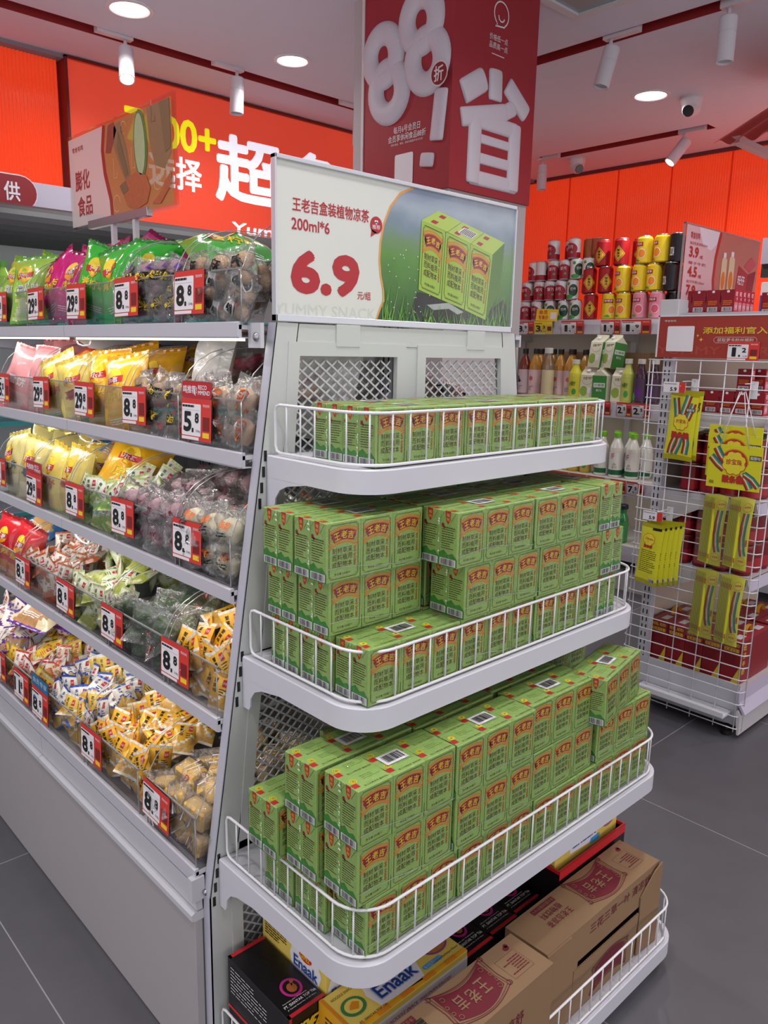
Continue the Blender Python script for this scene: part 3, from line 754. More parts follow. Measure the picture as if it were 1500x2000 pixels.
    # rods spaced along the path
    acc = 0.0; step = 0.0415; nxt = 0.035; P_ = ri
    for i in range(len(P_) - 1):
        a, b2 = P_[i], P_[i + 1]; L = math.hypot(b2[0] - a[0], b2[1] - a[1])
        while nxt <= acc + L:
            u = (nxt - acc) / L; put(rodmesh, 'rod', rail, (a[0] + (b2[0] - a[0]) * u, a[1] + (b2[1] - a[1]) * u, z + 0.005)); nxt += step
        acc += L
    if nm == 'bottom':
        m = MB(); ol2 = outline(x0 + 0.02, x1 - 0.045, PY - 0.004, yf + 0.03, 0.05); m.prism(ol2, 0.0, z - 0.04, 'z', M('plinth_white', 'c8c8cf', 0.45)); tobj(m, 'plinth')
# ============================================================ green herbal-tea cartons in shrink-wrapped six-packs
CW, CD, CHh = 0.0745, 0.0425, 0.1010
GREEN = M('carton_green', '97bb66', 0.42, var=0.06, scale=60); GDEEP = M('carton_green_deep', '3f8a35', 0.45, var=0.25, scale=120)
GPALE = M('carton_green_side', 'a8ca78', 0.42, var=0.04, scale=60)
BAN = M('banner_maroon', '94202a', 0.45); GOLD = M('gold_print', 'e6c83a', 0.45); ORG = M('orange_scroll', 'e07a1e', 0.45); BRN = M('brown_ink', '4a2a12', 0.5)
FLOW = M('sunflower_yellow', 'f2dc2c', 0.45)
def arc(cx, cyy, r, a0, a1, n=10): return [(cx + r * math.cos(math.radians(a0 + (a1 - a0) * i / n)), cyy + r * math.sin(math.radians(a0 + (a1 - a0) * i / n))) for i in range(n + 1)]
def carton_front(f):
    w, h = CW, CHh
    a, b2, n = 0.0055, 0.005, 0.004   # thin brown frame with notched corners
    x0, x1, y0, y1 = a, w - a, b2, h - b2
    f.line([(x0 + n, y0), (x1 - n, y0), (x1 - n, y0 + n), (x1, y0 + n), (x1, y1 - n), (x1 - n, y1 - n), (x1 - n, y1), (x0 + n, y1), (x0 + n, y1 - n), (x0, y1 - n), (x0, y0 + n), (x0 + n, y0 + n)], 0.0010, BRN, 1, True)
    f.line([(x0 + .0015, y0 + .0015), (x1 - .0015, y0 + .0015), (x1 - .0015, y1 - .0015), (x0 + .0015, y1 - .0015)], 0.0004, BRN, 1, True)
    cx = w / 2; cyy = 0.0175; R1, R0 = 0.0745, 0.0485     # arched ribbon
    def band(r0, r1, da, mat, l, flare=0.0):
        up = arc(cx, cyy, r1, 90 + da, 90 - da, 12); lo = arc(cx, cyy, r0, 90 - da * 1.12, 90 + da * 1.12, 12)
        f.poly([p for p in up] + [p for p in lo], mat, l)
    # ngons of that arch are concave: build as strips
    def strip(r0, r1, da, mat, l):
        n_ = 12; vs = []; fs = []
        for i in range(n_ + 1):
            a_ = math.radians(90 + da - 2 * da * i / n_); vs.append(f.P(cx + r0 * math.cos(a_), cyy + r0 * math.sin(a_), l)); vs.append(f.P(cx + r1 * math.cos(a_), cyy + r1 * math.sin(a_), l))
        for i in range(n_): fs.append((2 * i, 2 * i + 2, 2 * i + 3, 2 * i + 1))
        f.mb.add(vs, fs, mat)
    strip(R1 - 0.0008, R1 + 0.0010, 24, ORG, 1); strip(R1 - 0.0040, R1 - 0.0022, 25.5, ORG, 1)
    strip(R0 - 0.0012, R0 + 0.0008, 37, ORG, 1); strip(R0 + 0.0020, R0 + 0.0036, 35, ORG, 1)
    strip(R0 + 0.0042, R1 - 0.0046, 23.5, BAN, 1)
    for s_ in (-1, 1):   # scroll ends
        for (ex, ey, r_) in ((0.0265, 0.081, 0.0026), (0.0285, 0.0735, 0.0022), (0.0265, 0.067, 0.0026), (0.0295, 0.0865, 0.0018), (0.0305, 0.060, 0.002), (0.031, 0.0665, 0.0015)):
            f.line(arc(cx + s_ * ex, ey, r_, 0, 300, 6), 0.0011, ORG, 2)
        f.ell(cx + s_ * 0.0235, 0.0755, 0.0028, 0.006, BAN, 1, 8, -s_ * 0.3)
    for ch, x, y, tilt in (('王', -0.0150, 0.0765, 0.24), ('老', 0.0, 0.0788, 0), ('吉', 0.0150, 0.0765, -0.24)):
        s_ = 0.0066; c_, n_ = math.cos(tilt), math.sin(tilt)
        g = Face(f.mb, f.P(cx + x, y, 0), f.U * c_ + f.V * n_, f.V * c_ - f.U * n_, f.e); g.text(ch, -s_, -s_, s_, s_, GOLD, 0.05, 3)
    cols = ('制而成', '材料配', '草植物', '采用本')
    for i, cc in enumerate(cols):
        for j, ch in enumerate(cc):
            x = 0.0125 + i * 0.0112; y = 0.0475 - j * 0.0118; f.text(ch, x, y, x + 0.0094, y + 0.0100, BRN, 0.032, 1)
        if i: f.rect(0.0125 + i * 0.0112 - 0.0012, 0.0225, 0.0125 + i * 0.0112 - 0.0008, 0.058, BRN, 1)
    for k, ch in enumerate('凉茶植物饮料'):
        y = 0.0535 - k * 0.0052 - (0.002 if k > 1 else 0); f.ell(0.0615, y, 0.0026, 0.0027, BAN, 1, 8); f.text(ch, 0.0598, y - 0.0017, 0.0632, y + 0.0017, GOLD, 0.0, 2)
    f.text('净含量:200毫升', 0.017, 0.0105, 0.052, 0.0150, BRN, 0.0, 1)
def carton_end(f):
    w, h = CD, CHh
    f.poly([(0.0, 0.0), (w, 0.0), (w, 0.016), (w * .75, 0.026), (w * .5, 0.022), (w * .25, 0.030), (0, 0.024)], GDEEP, 1)
    f.lines(0.005, 0.030, w - 0.006, 0.072, 10, BRN, 2, 4, 0.34)
    f.line([(0.010, 0.070), (w - 0.005, 0.070), (w - 0.005, 0.054), (0.005, 0.054)], 0.0005, BRN, 2)
    f.ell(0.0075, 0.0745, 0.0035, 0.004, BAN, 2, 10); f.ell(0.0105, 0.071, 0.0022, 0.0028, BAN, 2, 8)
    f.barcode(0.002, 0.002, w - 0.003, 0.015, 2, 16, 5)
    # folded red pull tag with gold characters
    f.poly([(0.012, h), (0.025, h), (0.0245, 0.086), (0.021, 0.0785), (0.0185, 0.0775), (0.014, 0.084)], RED, 2)
    for k, ch in enumerate('植物'): f.text(ch, 0.0155, 0.0905 - k * 0.0078, 0.0225, 0.0965 - k * 0.0078, GOLD, 0.02, 3)
    f.line([(0.026, 0.082), (0.037, h - 0.003)], 0.0006, BRN, 2); f.line([(0.0005, 0.085), (0.010, h - 0.002)], 0.0005, GDEEP, 2)
def carton_top(f):     # U along X, V along Y
    w, d = CW, CD
    f.rect(0.001, 0.009, 0.013, 0.021, RED, 1)
    n = 12
    for k in range(n): a = 2 * PI * k / n; f.ell(0.0165 + 0.0052 * math.cos(a) - 0.004, 0.0275 + 0.0052 * math.sin(a), 0.0018, 0.0018, FLOW, 1, 6)
    f.ell(0.0125, 0.0275, 0.0045, 0.0045, FLOW, 1, 12); f.ell(0.0125, 0.0275, 0.0022, 0.0022, M('straw_hole', 'a9a48c', 0.3, 0.5), 2, 10)
    f.text('怕上火喝凉茶 植物饮料', 0.019, 0.005, 0.070, 0.0095, BRN, 0.01, 1)
    f.lines(0.030, 0.020, 0.066, 0.034, 3, M('faint_print', '6d8f3e', 0.5), 1, 9, 0.3)
def carton_mesh():
    m = MB(); m.bbox(0, CW, 0, CD, 0, CHh, 0.0014, GREEN); e = 0.00018
    carton_front(m.face((0, 0, 0), (1, 0, 0), (0, 0, 1), e)); carton_front(m.face((CW, CD, 0), (-1, 0, 0), (0, 0, 1), e))
    carton_end(m.face((0, CD, 0), (0, -1, 0), (0, 0, 1), e)); carton_end(m.face((CW, 0, 0), (0, 1, 0), (0, 0, 1), e))
    carton_top(m.face((0, 0, CHh), (1, 0, 0), (0, 1, 0), e))
    return m.mesh('carton')
CMESH = carton_mesh()
def wrap_mesh(seed):
    r = random.Random(seed); m = MB(); L, D, Hh = 3 * CW, 2 * CD, CHh; e = 0.0009
    def sheet(O, U, V, w, h, nx, ny, amp):
        O = Vector(O); U = Vector(U); V = Vector(V); N = U.cross(V); vs = []; fs = []
        for j in range(ny + 1):
            for i in range(nx + 1):
                edge = i in (0, nx) or j in (0, ny)
                vs.append(tuple(O + U * (w * i / nx) + V * (h * j / ny) + N * (0 if edge else r.uniform(0.0, amp))))
        for j in range(ny):
            for i in range(nx): a = j * (nx + 1) + i; fs.append((a, a + 1, a + nx + 2, a + nx + 1))
        m.add(vs, fs, FILM, None, True)
    sheet((-e, -e, 0), (1, 0, 0), (0, 0, 1), L + 2 * e, Hh + e, 12, 6, 0.0008); sheet((L + e, D + e, 0), (-1, 0, 0), (0, 0, 1), L + 2 * e, Hh + e, 12, 6, 0.0008)
    sheet((-e, -e, Hh + e), (1, 0, 0), (0, 1, 0), L + 2 * e, D + 2 * e, 16, 8, 0.0022)
    sheet((-e, D + e, 0), (0, -1, 0), (0, 0, 1), D + 2 * e, Hh + e, 8, 10, 0.0014); sheet((L + e, -e, 0), (0, 1, 0), (0, 0, 1), D + 2 * e, Hh + e, 8, 10, 0.0014)
    # heat-sealed seam down each end
    W2 = M('film_seam', 'e6ece4', 0.15, spec=0.8)
    for x, sg in ((-e, -1), (L + e, 1)):
        z = 0.002
        while z < Hh - 0.004:
            wd = r.uniform(0.0004, 0.0022) * (1.6 if abs(z - Hh * 0.85) < 0.008 or abs(z - 0.01) < 0.008 else 1); yy = CD + r.uniform(-0.0012, 0.0012)
            if r.random() < 0.45: m.add([(x + sg * 0.002, yy - wd, z), (x + sg * 0.002, yy + wd, z + 0.001), (x + sg * 0.0022, yy + wd * 0.6, z + 0.004), (x + sg * 0.002, yy - wd * 0.8, z + 0.0035)], [(0, 1, 2, 3)] if sg > 0 else [(3, 2, 1, 0)], W2)
            z += 0.0045
    if seed != 2:   # highlight streak across the film front, painted as a pale wavy strip
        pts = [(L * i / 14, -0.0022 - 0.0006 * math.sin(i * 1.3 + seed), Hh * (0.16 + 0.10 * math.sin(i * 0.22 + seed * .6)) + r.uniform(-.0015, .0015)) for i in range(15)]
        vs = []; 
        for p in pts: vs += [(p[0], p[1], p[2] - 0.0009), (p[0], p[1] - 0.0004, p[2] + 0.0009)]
        m.add(vs, [(2 * i, 2 * i + 2, 2 * i + 3, 2 * i + 1) for i in range(14)], clear('film_highlight', 'ffffff', 0.25, 0.15, haze=0.22))
    return m.mesh('shrink_film')
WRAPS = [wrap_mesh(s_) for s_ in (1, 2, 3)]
m = MB(); f = m.face((0, 0, 0), (1, 0, 0), (0, 1, 0), 0.0003); f.rrect(-0.025, -0.016, 0.025, 0.016, 0.002, PAPER, 1); f.barcode(-0.022, -0.0125, 0.022, 0.0125, 2, 15, 8, False, False); STICK = m.mesh('barcode_sticker')
NP = [0]
def pack(x, y, z, label, rz=0.0, tilt=0.0, jit=True, sticker=True, sz=1.0):
    """x, y: front-left corner of the six-pack"""
    r = random.Random(NP[0] * 7 + 3); NP[0] += 1
    jz = r.uniform(-0.012, 0.012) if jit else 0
    t = empty('drink_carton_pack', (x, y, z), (tilt, 0, rz + jz), label=label, category='drink pack', group='shrink-wrapped six-packs of green cartons'); t.scale = (1, 1, sz)
    for i in range(3):
        for j in range(2): put(CMESH, 'carton', t, (i * CW, j * CD, 0.0))
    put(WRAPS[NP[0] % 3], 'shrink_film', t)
    if sticker: put(STICK, 'barcode_sticker', t, (1.5 * CW, CD, CHh + 0.0012), (0, 0, 0.0))
    return t
PWD = 3 * CW + 0.0035; PDP = 2 * CD + 0.003; PH = CHh + 0.0012
ordn = ['leftmost', 'second from left', 'third from left', 'fourth from left']
rown = ['front row', 'second row', 'third row', 'back row']
def L_(tray, layer, row, k): return 'green six-carton drink pack on the %s tray, %s layer, %s, %s' % (tray, layer, rown[row], ordn[k])
# --- uppermost tray: one layer
for row in range(2):
    for k in range(3):
        pack(0.888 + k * PWD + (0.004 if row else 0), 0.966 + row * PDP, 1.305, L_('uppermost', 'single', row, k))
# --- second tray: three layers; last column turned end-on at the right
Z2 = 0.9215
for row in range(3):
    for k in range(3):
        pack(0.812 + k * PWD - (0.009 if row else 0), 0.890 + row * PDP, Z2, L_('second', 'bottom', row, k))
def pack_turned(x, y, z, label): return pack(x + 2 * CD + 0.001, y, z, label, rz=PI / 2)
pack_turned(1.492, 0.895, Z2, 'green six-carton drink pack turned end-on, bottom layer at the right end of the second tray')
for lay, nm in ((1, 'middle'), (2, 'top')):
    z = Z2 + lay * PH
    for row in range(3):
        # a step: the left pack sits a little to the left and farther front than the rest
        for k in range(3):
            if k == 0 and row == 2: continue
            x = (0.797 if lay == 1 else 0.774) if k == 0 else (1.040 if lay == 1 else 1.008) + (k - 1) * PWD
            yb = (0.974 if lay == 1 else 0.954) if k == 0 else (0.886 if lay == 1 else 0.880)
            pack(x, yb + row * PDP + (0.012 if k else 0.004) * row, z, L_('second', nm, row, k))
    pack_turned((1.490 if lay == 1 else 1.472), 0.885, z, 'green six-carton drink pack turned end-on, %s layer at the right end of the second tray' % nm)
# --- third tray
PH3 = 0.1058; S3 = 0.1046 / CHh
Z3 = 0.5135
for row in range(4):
    for k in range(4):
        if row == 3 and k == 0: continue
        pack(0.757 + k * PWD + (0.001 if row == 0 else -0.012), 0.826 + row * (PDP + 0.003), Z3, L_('third', 'bottom', row, k), sz=S3)
for row in range(4):
    for k in range(4):
        x = (0.738 if row == 0 else 0.728 if row == 1 else 0.716) + k * (PWD + 0.001) + (0.012 if k == 3 and row == 0 else 0)
        if row == 2 and k == 0: x = 0.712
        if row == 3 and k == 0: continue
        pack(x, 0.826 + row * (PDP + 0.004) - (0.004 if k == 1 else 0), Z3 + PH3, L_('third', 'middle', row, k), sz=S3)
for row, ks in ((0, (0, 1, 2)), (1, (0, 1, 2)), (2, (1, 2, 3)), (3, (2, 3))):
    for k in ks:
        x = (0.735 if row == 0 else 0.726) + k * (PWD - 0.002); 
        if row >= 2: x += 0.04
        pack(x, 0.824 + row * (PDP + 0.006) - (0.006 if k == 1 else 0.0) + (0.004 if k == 2 else 0), Z3 + 2 * PH3, L_('third', 'top', row, k), sz=S3)
pack(1.402, 0.792, Z3 + 2 * PH3 + 0.003, 'green six-carton drink pack lying askew on top at the right end of the third tray', rz=0.20, tilt=-0.03, jit=False, sz=S3)
# ============================================================ price sign above the trays
SX0, SX1, SZ0, SZ1 = 0.866, 1.561, 1.549, 1.838
sg = empty('price_sign', (CX, PY, SZ0), label='large framed sign reading 6.9 with a picture of green cartons on grass', category='sign')
def sobj(m, name): return m.obj(name, sg, (-CX, -PY, -SZ0))
m = MB(); m.box(SX0 + 0.004, SX1 - 0.004, PY + 0.002, PY + 0.008, SZ0 + 0.006, SZ1 - 0.004, M('sign_board', 'dcdfda', 0.35)); sobj(m, 'board')
al = M('sign_frame', 'd0d3dc', 0.3, 0.3)
for (a, b2, c, d, nm) in ((SX0, SX1, SZ1 - 0.008, SZ1, 'top'), (SX0, SX1, SZ0, SZ0 + 0.013, 'bottom'), (SX0, SX0 + 0.004, SZ0, SZ1, 'l'), (SX1 - 0.004, SX1, SZ0, SZ1, 'r')):
    m = MB(); m.bbox(a, b2, PY - 0.003, PY + 0.012, c, d, 0.0012, al); sobj(m, 'frame_bar')
m = MB(); W_, H_ = SX1 - SX0, SZ1 - SZ0; f = m.face((SX0, PY + 0.002, SZ0), (1, 0, 0), (0, 0, 1), 0.0003)
SR = M('sign_red', 'b3222c', 0.45)
f.text('王老吉盒装植物凉茶', 0.040, 0.197, 0.228, 0.222, SR, 0.045, 2); f.text('200ml*6', 0.038, 0.165, 0.128, 0.187, SR, 0.05, 2)
f.ell(0.2475, 0.196, 0.0165, 0.0165, SR, 2); f.poly([(0.235, 0.188), (0.233, 0.172), (0.25, 0.182)], SR, 2); f.text('推荐', 0.237, 0.188, 0.258, 0.1965, PAPER, 0.02, 3); f.ell(0.2455, 0.2025, 0.003, 0.003, PAPER, 3, 8); f.ell(0.2495, 0.2025, 0.003, 0.003, PAPER, 3, 8); f.poly([(0.2427, 0.2015), (0.2475, 0.1965), (0.2523, 0.2015)], PAPER, 3)
f.text('6.9', 0.036, 0.052, 0.205, 0.132, SR, 0.125, 2); f.text('元/组', 0.200, 0.050, 0.236, 0.066, SR, 0.04, 2)
f.text('YUMMY SNACK', 0.0, 0.012, 0.25, 0.034, M('sign_faint', 'd0d5cf', 0.4), 0.03, 1)
# picture: sky, hills, meadow, with the curved orange border at its left
edge = [(0.252, 0.013), (0.262, 0.035), (0.272, 0.052), (0.270, 0.072), (0.262, 0.10), (0.258, 0.13), (0.260, 0.165), (0.268, 0.20), (0.285, 0.235), (0.312, 0.265), (0.350, 0.281)]
xr = W_ - 0.004
SKY = ['8fa0b8', '9aa7b6', '8493a4', '6f8878', '5b8650', '4a7c36', '3d6b2a', '33592a']
sk = bpy.data.materials.new('meadow_picture'); sk.use_nodes = True; nt = sk.node_tree; b_ = nt.nodes['Principled BSDF']; b_.inputs['Roughness'].default_value = 0.25
tc = nt.nodes.new('ShaderNodeTexCoord'); sp = nt.nodes.new('ShaderNodeSeparateXYZ'); nt.links.new(tc.outputs['Object'], sp.inputs[0])
mr = nt.nodes.new('ShaderNodeMapRange'); mr.inputs[1].default_value = SZ0; mr.inputs[2].default_value = SZ1; nt.links.new(sp.outputs[2], mr.inputs[0])
nz = nt.nodes.new('ShaderNodeTexNoise'); nz.inputs['Scale'].default_value = 14; nt.links.new(tc.outputs['Object'], nz.inputs['Vector'])
ad = nt.nodes.new('ShaderNodeMath'); ad.operation = 'MULTIPLY_ADD'; ad.inputs[1].default_value = 0.22; ad.inputs[2].default_value = -0.11; nt.links.new(nz.outputs['Fac'], ad.inputs[0])
a2 = nt.nodes.new('ShaderNodeMath'); a2.operation = 'ADD'; nt.links.new(mr.outputs[0], a2.inputs[0]); nt.links.new(ad.outputs[0], a2.inputs[1])
cr = nt.nodes.new('ShaderNodeValToRGB'); nt.links.new(a2.outputs[0], cr.inputs[0]); e = cr.color_ramp.elements
e[0].position = 0.0; e[0].color = rgb('24401c'); e[1].position = 1.0; e[1].color = rgb('8492ac')
for p_, c_ in ((0.25, '3b6e24'), (0.48, '5b8f3c'), (0.62, '6f8f66'), (0.72, '7b8fa2'), (0.85, 'a3b0bf')):
    q_ = e.new(p_); q_.color = rgb(c_)
nt.links.new(cr.outputs[0], b_.inputs['Base Color'])
for i in range(len(edge) - 1):
    (xa, ya), (xb, yb) = edge[i], edge[i + 1]; f.poly([(xa, ya), (xr, ya), (xr, yb), (xb, yb)], sk, 1)
f.line(edge, 0.0045, M('sign_orange', 'e8a050', 0.4), 2)
rk = M('rock_dark', '2a2b2d', 0.4, var=0.3, scale=40)
f.poly([(0.345, 0.013), (0.36, 0.055), (0.37, 0.075), (0.50, 0.062), (0.60, 0.040), (0.66, 0.075), (0.675, 0.06), (0.68, 0.013)], rk, 2)
f.poly([(0.40, 0.050), (0.47, 0.058), (0.52, 0.040), (0.50, 0.034), (0.47, 0.045), (0.42, 0.040)], M('rock_light', 'aab0b0', 0.4), 3)
r = random.Random(4); gr = [M('grass_a', '4f9a2e', 0.5), M('grass_b', '2f6a1e', 0.5), M('grass_c', '7fbf4c', 0.5)]
for k in range(130):
    x = r.uniform(0.268, 0.685); y = 0.014; h = r.uniform(0.02, 0.085) * (1.0 if x < 0.35 or x > 0.6 else 0.5); lean = r.uniform(-0.02, 0.02)
    f.poly([(x - 0.0012, y), (x + 0.0012, y), (min(max(x + lean, 0.268), 0.688), y + h)], gr[k % 3], 4 + (k % 3) * 0.3)
for k in range(40): f.ell(r.uniform(0.27, 0.42), r.uniform(0.03, 0.16), 0.0013, 0.0013, PAPER, 5, 6)
# pictured pack: three faces, top, right end (flat print in perspective)
def quadmap(p00, p10, p11, p01):
    def g(u, v): return ((1 - u) * (1 - v) * p00[0] + u * (1 - v) * p10[0] + u * v * p11[0] + (1 - u) * v * p01[0], (1 - u) * (1 - v) * p00[1] + u * (1 - v) * p10[1] + u * v * p11[1] + (1 - u) * v * p01[1])
    return g
class QFace(Face):
    def __init__(s, base, g, w, h, l0): s.b = base; s.g = g; s.w = w; s.h = h; s.mb = base.mb; s.l0 = l0; s.U = base.U; s.V = base.V; s.e = base.e
    def P(s, x, y, l=1): q = s.g(x / s.w, y / s.h); return s.b.P(q[0], q[1], s.l0 + l * 0.6)
gp = M('pictured_green', '9cc044', 0.35); gp2 = M('pictured_green_top', 'b4cf5c', 0.35); gp3 = M('pictured_green_end', '4d7a2c', 0.35)
A = [((0.372, 0.080), (0.443, 0.063)), ((0.445, 0.063), (0.521, 0.046)), ((0.523, 0.045), (0.597, 0.026))]
Tp = [((0.376, 0.221), (0.450, 0.207)), ((0.452, 0.207), (0.534, 0.190)), ((0.535, 0.190), (0.613, 0.174))]
for (bl, br), (tl, tr_) in zip(A, Tp):
    g = quadmap(bl, br, tr_, tl); f.poly([bl, br, tr_, tl], gp, 5.5); qf = QFace(f, g, CW, CHh, 6); carton_front(qf)
f.poly([(0.376, 0.221), (0.613, 0.174), (0.655, 0.204), (0.425, 0.246)], gp2, 5.5); f.poly([(0.597, 0.026), (0.645, 0.095), (0.655, 0.204), (0.613, 0.174)], gp3, 5.5)
for k in range(3):
    u = 0.08 + k * 0.32; g = quadmap((0.376, 0.221), (0.613, 0.174), (0.655, 0.204), (0.425, 0.246)); q1 = g(u, 0.2); f.poly([g(u, 0.15), g(u + 0.07, 0.15), g(u + 0.07, 0.35), g(u, 0.35)], SR, 6.5); f.poly([g(u, 0.65), g(u + 0.07, 0.65), g(u + 0.07, 0.85), g(u, 0.85)], SR, 6.5)
    if k: f.line([g(k / 3, 0), g(k / 3, 1)], 0.0008, gp3, 6.5)
g = quadmap((0.376, 0.221), (0.613, 0.174), (0.655, 0.204), (0.425, 0.246)); f.poly([g(.42, .3), g(.62, .3), g(.62, .75), g(.42, .75)], PAPER, 7)
for k in range(8): f.poly([g(.44 + k * .022, .33), g(.452 + k * .022, .33), g(.452 + k * .022, .72), g(.44 + k * .022, .72)], INK, 7.5)
sobj(m, 'print')
m = MB(); m.box(SX0 + 0.004, SX1 - 0.004, PY - 0.0012, PY - 0.0008, SZ0 + 0.012, SZ1 - 0.008, clear('sign_glazing', 'ffffff', 0.0, 0.02, fres=0.10)); sobj(m, 'glazing')

# ============================================================ cartons and boxes in the bottom tray
KR = M('kraft_board', '8a6d50', 0.7, var=0.05, scale=14); KRI = M('kraft_inside', '8a6a48', 0.8); KRED = M('kraft_red_ink', '6a1626', 0.7)
def ornate(f, cx, cyy, w, h, rot, word=True):
    """curved plaque with double scroll border and three characters"""
    c_, s_ = math.cos(rot), math.sin(rot); g = Face(f.mb, f.P(cx, cyy, 0), f.U * c_ + f.V * s_, f.V * c_ - f.U * s_, f.e)
    def cur(k, d):  # bowed rectangle
        up = [(-w / 2 * k + w * k * i / 12, h / 2 * k + d * math.sin(PI * i / 12) - d / 2) for i in range(13)]
        lo = [(w / 2 * k - w * k * i / 12, -h / 2 * k + d * math.sin(PI * i / 12) - d / 2) for i in range(13)]
        return up, lo
    up, lo = cur(0.84, h * 0.22); vs = [g.P(*p, 1) for p in up + lo[::-1]]; f.mb.add(vs, [(i, 13 + i, 14 + i, i + 1) for i in range(12)], KRED)
    for k, lw in ((1.0, 0.0016), (0.92, 0.001)):
        up, lo = cur(k, h * 0.22); g.line(up, lw, KRED, 2); g.line(lo, lw, KRED, 2); g.line([up[0], (up[0][0] + 0.004, 0), lo[-1]], lw, KRED, 2); g.line([up[-1], (up[-1][0] - 0.004, 0), lo[0]], lw, KRED, 2)
    for sx in (-1, 1):
        for sy in (-1, 1):
            g.line(arc(sx * w * 0.49, sy * h * 0.46 - h * 0.1, h * 0.07, 0, 300, 8), 0.0014, KRED, 2); g.line(arc(sx * w * 0.36, sy * h * 0.30 - h * 0.03, h * 0.06, 0, 320, 8), 0.0012, KR, 3); g.line(arc(sx * w * 0.40, sy * h * 0.10, h * 0.045, 0, 320, 8), 0.0012, KR, 3)
    if word:
        for i, ch_ in enumerate('王老吉'): g.text(ch_, (-0.27 + 0.2 * i) * w, -h * 0.20 + (h * 0.05 if i == 1 else 0), (-0.11 + 0.2 * i) * w, h * 0.22 + (h * 0.05 if i == 1 else 0), KR, 0.03, 3)
def kraft_print(f, L, D, left=True):
    # U runs towards -X (text is read from behind), so the print is turned by 180 degrees
    ornate(f, L * 0.40, D * 0.47, 0.150, 0.080, 0.0)
    g = f
    g.line([(0.030, 0.03), (0.088, 0.03), (0.088, 0.082), (0.030, 0.082)], 0.0007, KRED, 1, True); g.lines(0.034, 0.038, 0.082, 0.074, 6, KRED, 1, 3, 0.45); g.ell(0.040, 0.020, 0.008, 0.006, KRED, 1, 10); g.ell(0.036, 0.015, 0.005, 0.005, KRED, 1, 8)
    g.text('王老吉凉茶', L * 0.66, 0.052, L * 0.66 + 0.085, 0.070, KRED, 0.03, 1); g.text('植物饮料', L * 0.66 + 0.008, 0.028, L * 0.66 + 0.078, 0.046, KRED, 0.03, 1)
    g.rect(L * 0.66 + 0.004, 0.008, L * 0.66 + 0.082, 0.022, KRED, 1); g.text('净含量200毫升*6*4', L * 0.66 + 0.007, 0.0105, L * 0.66 + 0.079, 0.0195, KR, 0.0, 2)
def kraft_carton(x0, x1, y0, y1, z0, z1, label, opened):
    L, D, Hh = x1 - x0, y1 - y0, z1 - z0
    t = empty('kraft_carton', (x0, y0, z0), label=label, category='carton')
    m = MB(); th = 0.003
    m.box(0, L, 0, D, Hh - th, Hh, KR); m.box(0, L, D - th, D, 0, Hh - th, KR); m.box(0, th, th, D - th, 0, Hh - th, KR); m.box(L - th, L, th, D - th, 0, Hh - th, KR); m.box(0, L, 0, D, 0, th, KR)
    m.obj('body', t)
    m = MB(); kraft_print(m.face((L, D, Hh), (-1, 0, 0), (0, -1, 0), 0.0006), L, D)
    if not opened: m.face((L * 0.7, D, Hh), (-1, 0, 0), (0, -1, 0), 0.0006).barcode(0.15, 0.02, 0.19, 0.055, 1, 12, 3, True, False)
    m.obj('top_print', t)
    if opened:
        m = MB(); m.box(0, L, 0, th, Hh - 0.085, Hh - th, KR); f = m.face((0, 0, 0), (1, 0, 0), (0, 0, 1), 0.0006)
        f.text('三花三草一叶 清凉舒', 0.16, Hh - 0.040, L - 0.04, Hh - 0.016, KRED, 0.03); m.obj('front_flap', t)
        m = MB(); m.prism([(0, 0.0), (0.105, 0.0), (0.118, Hh - 0.03), (0.085, Hh - 0.003), (0, Hh - 0.003)], -th, 0, 'y', KR); m.obj('left_flap', t)
        m = MB(); m.prism([(0, 0), (0.085, 0), (0.085, Hh), (0.055, Hh - 0.012), (0.0, Hh - 0.06)], 0, th, 'y', KR); m.obj('right_flap', t, (L - 0.084, -0.004, 0), (0, 0, -0.06))
        m = MB(); m.box(0.10, L - 0.09, -0.0, th, 0, 0.120, KR)
        k = 0.10
        while k < L - 0.09: m.box(k, k + 0.003, 0, th, 0.120, 0.1215, KRI); k += 0.006
        ornate(m.face((0, 0, 0), (1, 0, 0), (0, 0, 1), 0.0006), L * 0.55, 0.055, 0.15, 0.07, 0.0, False); m.obj('lower_panel', t, (0, -0.001, 0), (0.03, 0, 0))
        m = MB(); m.box(th, L - th, 0.045, D - th, th, Hh - 0.090, M('dark_void', '17130f', 0.9)); m.obj('inner_shade_block', t)  # near-black block stands in for the shade inside the opening
    else:
        m = MB(); m.box(0, L, 0, th, 0, Hh - th, KR); m.face((0, 0, 0), (1, 0, 0), (0, 0, 1), 0.0006).text('三花三草一叶 清凉舒', 0.10, Hh - 0.075, L - 0.09, Hh - 0.045, KRED, 0.03); m.obj('front_panel', t)
    return t
TZ = 0.0865
kraft_carton(0.745, 1.180, 0.760, 0.850, TZ, 0.180, 'lower brown carton underneath the closed one in the bottom tray', False)
kraft_carton(0.720, 1.160, 0.722, 0.828, 0.183, 0.340, 'closed brown corrugated carton at the front left of the bottom tray', False)
kraft_carton(1.204, 1.664, 0.765, 0.873, TZ, 0.303, 'brown corrugated carton with torn-open front, front right of the bottom tray', True)
YB = M('snack_yellow', 'e6cd62', 0.4); YB2 = M('snack_yellow_deep', 'e3a521', 0.4); YO = M('snack_orange', 'dd8a1f', 0.4); BLU = M('logo_blue', '24408f', 0.4); LRED = M('logo_red', 'cf2a22', 0.4); NOOD = M('noodle_brown', 'b9793c', 0.6, var=0.4, scale=120); CYA = M('cyan_print', '4aa3d8', 0.4)
